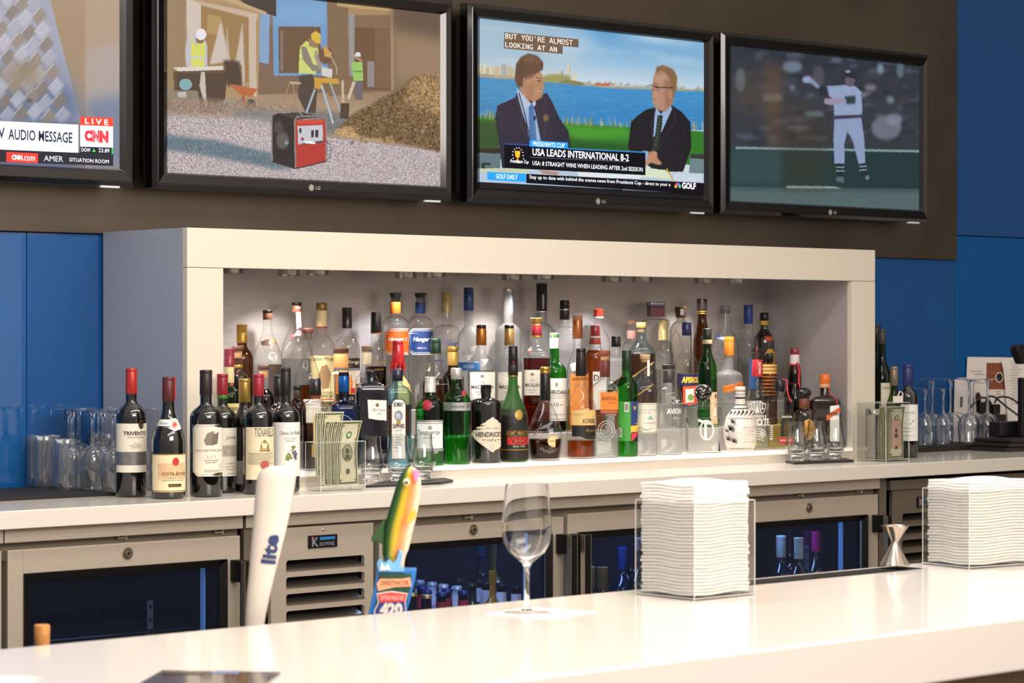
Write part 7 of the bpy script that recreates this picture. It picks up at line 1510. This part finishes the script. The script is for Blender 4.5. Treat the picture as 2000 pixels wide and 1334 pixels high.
# jigger
jx, jy, _, jt = onZ(1757, 1113, BZ); jk = jt/FPX
JS = M('#b9ada0', .18, .95)
j = thing('jigger', 'double ended stainless steel jigger on the black bar mat', 'jigger', (jx, jy+.012, BZ+.0085))
g = G(); g.lathe([(28.5*jk, 0), (29*jk, .001), (16*jk, 24*jk), (7.5*jk, 43*jk), (7*jk, 45*jk), (8*jk, 47*jk), (18*jk, 62*jk), (27.5*jk, 76*jk), (28*jk, 77*jk), (26*jk, 76*jk), (14*jk, 58*jk), (5*jk, 49*jk)], 40, close=False); g.build('cups', JS, j, smooth=True)
g = G(); g.lathe([(7.8*jk, 43.5*jk), (8.3*jk, 45*jk), (7.8*jk, 46.5*jk)], 30, close=False); g.build('waist_ring', JS, j, smooth=True)
# dark printed card lying on the near bar
A_, B_, C2 = onZ(316, 1315, BZ), onZ(548, 1318, BZ), onZ(298, 1334, BZ)
ang = math.atan2(B_[1]-A_[1], B_[0]-A_[0]); wid = math.hypot(B_[0]-A_[0], B_[1]-A_[1])
ca = thing('menu_booklet', 'dark glossy menu booklet lying at the bottom of the picture', 'menu', (A_[0], A_[1], BZ+.0003), ang)
g = G(); g.box(0, wid, -.22, 0, 0, .004); g.build('cover', M('#2e2522', .12, coat=.5, noise=.2, nscale=30), ca, bevel=.0008)
a = Art(lambda u, v, l: (u, v, .004+l)); a.rect(wid*.45, wid*.68, -.03, -.0, M('#6b86b8', .2)); a.rect(wid*.2, wid*.9, -.012, -.006, M('#8c7c70', .2)); a.rect(wid*.05, wid*.4, -.04, -.02, M('#4a3a32', .2)); a.build('cover_print', ca)
sx, sy, _, _ = onZ(12, 1345, BZ)
g = G(); g.lathe([(.02, 0), (.034, .003), (.052, .012), (.050, .0125), (.032, .005), (.001, .003)], 40, close=False); o = g.build('saucer', M('#f6f1ea', .12, coat=.5), None, smooth=True); o.location = (sx-.012, sy-.02, BZ+.0004); tag(o, 'white saucer cut off by the bottom left corner', 'saucer')
# tap handles and a corked bottle behind the bar
TY = -1.80
def c6(x, y): return (450+x/3.707, 890+y/3.707)
TR = None                                  # (px0, py0, metres per pixel) of the handle being built; its -y side faces the bar
def tapX(x, y): px, py = c6(x, y); return (px-TR[0])*TR[2], (TR[1]-py)*TR[2]
def prof_obj(name, mat, pairs, depth, parent, seg=24, asp=None, org=None):
    """tapered body from left/right outline pairs, elliptical section"""
    g = G(); rings = []
    for (xl, xr, y) in pairs:
        (a_, z_), (b_, _) = tapX(xl, y), tapX(xr, y); c_, w_ = (a_+b_)/2, (b_-a_)/2/cos(YAW*.0)
        rings.append([(c_+w_*cos(2*pi*k/seg), depth*(w_)*sin(2*pi*k/seg), z_) for k in range(seg)])
    vs = [v for r_ in rings for v in r_]; fs = [(i*seg+k, i*seg+(k+1) % seg, (i+1)*seg+(k+1) % seg, (i+1)*seg+k) for i in range(len(rings)-1) for k in range(seg)]
    fs += [tuple(range(seg)), tuple(reversed(range((len(rings)-1)*seg, len(rings)*seg)))]
    g.add(vs, fs); return g.build(name, mat, parent, smooth=True, sharp=R(70))
p0 = c6(180, 1425); ox, _, oz, tt_ = onY(*p0, TY); TR = (*p0, tt_/FPX)
t1 = thing('tap_handle', 'tall white beer tap handle with navy lettering, leaning right', 'tap handle', (ox, TY, oz), math.atan2(CY-TY, CX-ox)+pi/2)
O_ = None
prof_obj('handle_body', M('#d9cdc0', .3, coat=.3), [(300, 400, 76), (255, 460, 88), (220, 474, 110), (200, 476, 140), (185, 470, 200), (172, 440, 380), (158, 400, 560), (146, 365, 700), (134, 325, 850), (118, 288, 1010), (108, 252, 1180), (106, 236, 1280), (112, 225, 1420)], .6, t1, org=O_)
cen = lambda v: np.interp(v, [560, 700, 850], [(158+400)/2, (146+365)/2, (134+325)/2]); hwid = lambda v: np.interp(v, [560, 700, 850], [121, 110, 95])
def litefn(u, v, l):
    y = -v; c_, w_ = cen(y), hwid(y); f_ = max(-.98, min(.98, (u-c_)/w_)); X, Z = tapX(u, y)
    return (X, -.6*w_/3.707*TR[2]*math.sqrt(1-f_*f_)-.0006-l, Z)
a = Art(litefn); a.text('lite', 288, -672, 110, NAVY, w=215, rot=pi/2-.13, bold=.04, sub=4); a.build('lettering', t1)
# fish shaped tap handle
p0 = c6(1170, 1262); ox2, _, oz2, tt_ = onY(*p0, TY); TR = (*p0, tt_/FPX)
t2 = thing('tap_handle', 'leaping rainbow trout beer tap handle above a blue sign', 'tap handle', (ox2, TY, oz2), math.atan2(CY-TY, CX-ox2)+pi/2); O2 = (0, 0, 0)
def fishmat():
    m, N, L = new_mat('trout_skin'); tc = N.new('ShaderNodeTexCoord'); at = N.new('ShaderNodeAttribute'); at.attribute_name = 'across'
    cr = N.new('ShaderNodeValToRGB'); L.new(at.outputs['Fac'], cr.inputs[0]); E_ = cr.color_ramp.elements
    st = [(0, '#1c3a14'), (.22, '#2f5a1e'), (.34, '#b8a81c'), (.44, '#e8b52a'), (.58, '#f08a3c'), (.74, '#f59a6a'), (.9, '#f4cfae'), (1, '#f3dcc4')]
    E_[0].position = 0; E_[0].color = (*lin(st[0][1]), 1); E_[1].position = 1; E_[1].color = (*lin(st[-1][1]), 1)
    for p_, c_ in st[1:-1]: q_ = E_.new(p_); q_.color = (*lin(c_), 1)
    vz = N.new('ShaderNodeTexVoronoi'); vz.inputs['Scale'].default_value = 260; L.new(tc.outputs['Object'], vz.inputs[0])
    mr = N.new('ShaderNodeMapRange'); mr.inputs[1].default_value = .1; mr.inputs[2].default_value = .35; mr.inputs[3].default_value = .35; mr.inputs[4].default_value = 1; L.new(vz.outputs['Distance'], mr.inputs[0])
    k_ = N.new('ShaderNodeMapRange'); k_.inputs[1].default_value = .25; k_.inputs[2].default_value = .6; L.new(at.outputs['Fac'], k_.inputs[0])
    mm = N.new('ShaderNodeMath'); mm.operation = 'MAXIMUM'; L.new(mr.outputs[0], mm.inputs[0]); L.new(k_.outputs[0], mm.inputs[1])
    mx = N.new('ShaderNodeMix'); mx.data_type = 'RGBA'; mx.blend_type = 'MULTIPLY'; mx.inputs[0].default_value = .7; L.new(cr.outputs[0], mx.inputs[6]); L.new(mm.outputs[0], mx.inputs[7])
    p = N.new('ShaderNodeBsdfPrincipled'); p.inputs['Roughness'].default_value = .35; p.inputs['Coat Weight'].default_value = .4; L.new(mx.outputs[2], p.inputs['Base Color']); out(m, p.outputs[0]); return m
FM = fishmat()
pairs = [(1290, 1316, 82), (1262, 1345, 98), (1238, 1368, 130), (1215, 1380, 180), (1196, 1382, 230), (1178, 1376, 290), (1160, 1366, 350), (1140, 1352, 420), (1118, 1336, 490), (1106, 1318, 560), (1102, 1306, 620), (1100, 1290, 680), (1102, 1272, 720), (1112, 1262, 760), (1130, 1256, 800), (1140, 1262, 840)]
fb = prof_obj('fish_body', FM, pairs, .55, t2, org=O2)
at = fb.data.attributes.new('across', 'FLOAT', 'POINT'); seg = 24
at.data.foreach_set('value', [(1+cos(2*pi*(i % seg)/seg))/2 for i in range(len(fb.data.vertices))])
def flat(name, pts, mat, y0, y1, parent=t2, org=O2, bevel=.001):
    g = G(); g.prism([(tapX(*p)[0]-org[0], tapX(*p)[1]-org[2]) for p in pts], y0, y1); return g.build(name, mat, parent, bevel=bevel)
flat('dorsal_fin', [(1118, 455), (1080, 500), (1020, 590), (1024, 622), (1065, 618), (1108, 650)], M('#2c4f22', .4), -.004, .004)
flat('pectoral_fin', [(1295, 400), (1340, 380), (1348, 430), (1300, 480), (1270, 470)], M('#e2b23c', .4), -.030, -.026)
flat('mouth', [(1318, 100), (1352, 95), (1372, 130), (1350, 190), (1330, 170)], M('#f08ab8', .35), -.021, -.012)
g = G(); X_, Z_ = tapX(1275, 188); g.lathe([(.0001, -.0075), (.004, -.006), (.0062, -.002), (.0065, .001)], 20, close=False); fe = g.build('eye', M('#e9e2a8', .2, coat=.6), t2, smooth=True); fe.location = (X_, -.020, Z_); fe.rotation_euler = (R(-90), 0, 0)
g = G(); g.lathe([(.0001, -.009), (.0022, -.0085), (.003, -.0065)], 16, close=False); g.build('pupil', M('#3a3220', .2), fe, smooth=True)
flat('splash', [(1070, 830), (1062, 770), (1085, 735), (1110, 775), (1150, 740), (1178, 770), (1205, 735), (1222, 665), (1248, 700), (1232, 775), (1262, 830)], M('#6fb0dc', .3, coat=.4), -.028, .01)
flat('splash', [(1080, 820), (1092, 760), (1120, 800), (1140, 770), (1160, 815)], M('#d8ecf6', .3), -.032, -.026)
flat('sign_board', [(1062, 812), (1348, 815), (1335, 900), (1308, 1010), (1280, 1120), (1270, 1260), (1010, 1260), (1003, 1130), (1030, 1000), (1052, 900)], M('#1f74c4', .35, coat=.3), -.022, .012)
flat('sign_panel', [(1075, 845), (1312, 846), (1298, 960), (1270, 1060), (1262, 1240), (1040, 1240), (1050, 1080), (1072, 960)], M('#1c4a30', .4), -.026, -.021)
a = Art(lambda u, v, l: (tapX(u, -v)[0], -.0262-l, tapX(u, -v)[1]))
a.poly([(1060, -915), (1085, -880), (1190, -888), (1300, -870), (1312, -935), (1190, -940), (1070, -968)], M('#f0a67c', .5)); a.text('SWEETWATER', 1190, -910, 34, M('#8c4a2c', .5), w=200, bold=.02)
sh_ = [(1060, -985), (1110, -975), (1165, -968), (1220, -975), (1285, -985), (1268, -1040), (1272, -1110), (1262, -1230), (1050, -1230), (1040, -1110), (1070, -1050)]
a.poly(sh_, M('#ece6da', .45)); a.poly([(x*.94+1165*.06, y*.94-1100*.06) for x, y in sh_], M('#3a3f86', .45)); a.poly([(1070, -990), (1165, -978), (1275, -990), (1262, -1045), (1080, -1050)], M('#e0483c', .45))
a.text('EXTRA PALE ALE', 1172, -1016, 32, M('#f2b8ac', .45), w=165, bold=.03); a.text('420', 1165, -1100, 96, M('#ece6da', .45), w=165, bold=.06); a.build('sign_print', t2)
# corked bottle neck just behind the bar
kx, ky = xw(82, 1240, -1.82), -1.82; zt_ = zw(82, 1221, -1.82)
hc = (zt_-(BZ-.25))/.30
cb = thing('corked_bottle', 'bottle neck with tan cork poking above the near bar edge', 'bottle', (kx, ky, zt_-.30*hc+.0005)); k2 = onY(82, 1240, -1.82)[3]/FPX
g = G(); g.lathe([(.034, 0), (.037, .004), (.037, .16), (.030, .19), (.0155, .215), (.0138, .26), (.0138, .268)], 28); g.build('bottle_body', WINE, cb, smooth=True)
cb.scale = (1, 1, hc)
g = G(); g.lathe([(13.5*k2, .262), (15*k2, .27), (15.5*k2, .297), (14.5*k2, .30)], 24); g.build('cork', M('#c98a4a', .7, noise=.25, nscale=200), cb, smooth=True)
# shelf behind the bar that carries taps and bottle
boxo('tap_column', (ox-.02, ox+.02, TY-.02, TY+.02, BZ-.25, oz), SILC).location = (0, 0, 0)
ROOTS[-1]['label'] = 'chrome beer tap column under the white handle'; ROOTS[-1]['category'] = 'beer tap'
boxo('tap_column', (ox2-.02, ox2+.02, TY-.02, TY+.02, BZ-.25, oz2), SILC)
ROOTS[-1]['label'] = 'chrome beer tap column under the trout handle'; ROOTS[-1]['category'] = 'beer tap'
g = G(); g.box(-2.4, 1.2, -1.873+.0, -1.70, BZ-.25-.03, BZ-.25); tag(g.build('service_shelf', STEEL_D, None), 'steel service shelf fixed behind the bar, below its top', 'shelf')

if os.environ.get('BCHK'):
    for i in range(len(BOT2)):
        for j in range(i):
            A_, B_ = BOT2[i], BOT2[j]; d = math.hypot(A_[1]-B_[1], A_[2]-B_[2])
            if d < A_[3]+B_[3]-.001: print('FRIDGE %.3f need %.3f' % (d, A_[3]+B_[3]), A_, B_)
        if not (-.2 < BOT2[i][2]-BOT2[i][3] and BOT2[i][2]+BOT2[i][3] < .28): print('FRY', BOT2[i])
for o in ROOTS:
    o.location.z += ZO
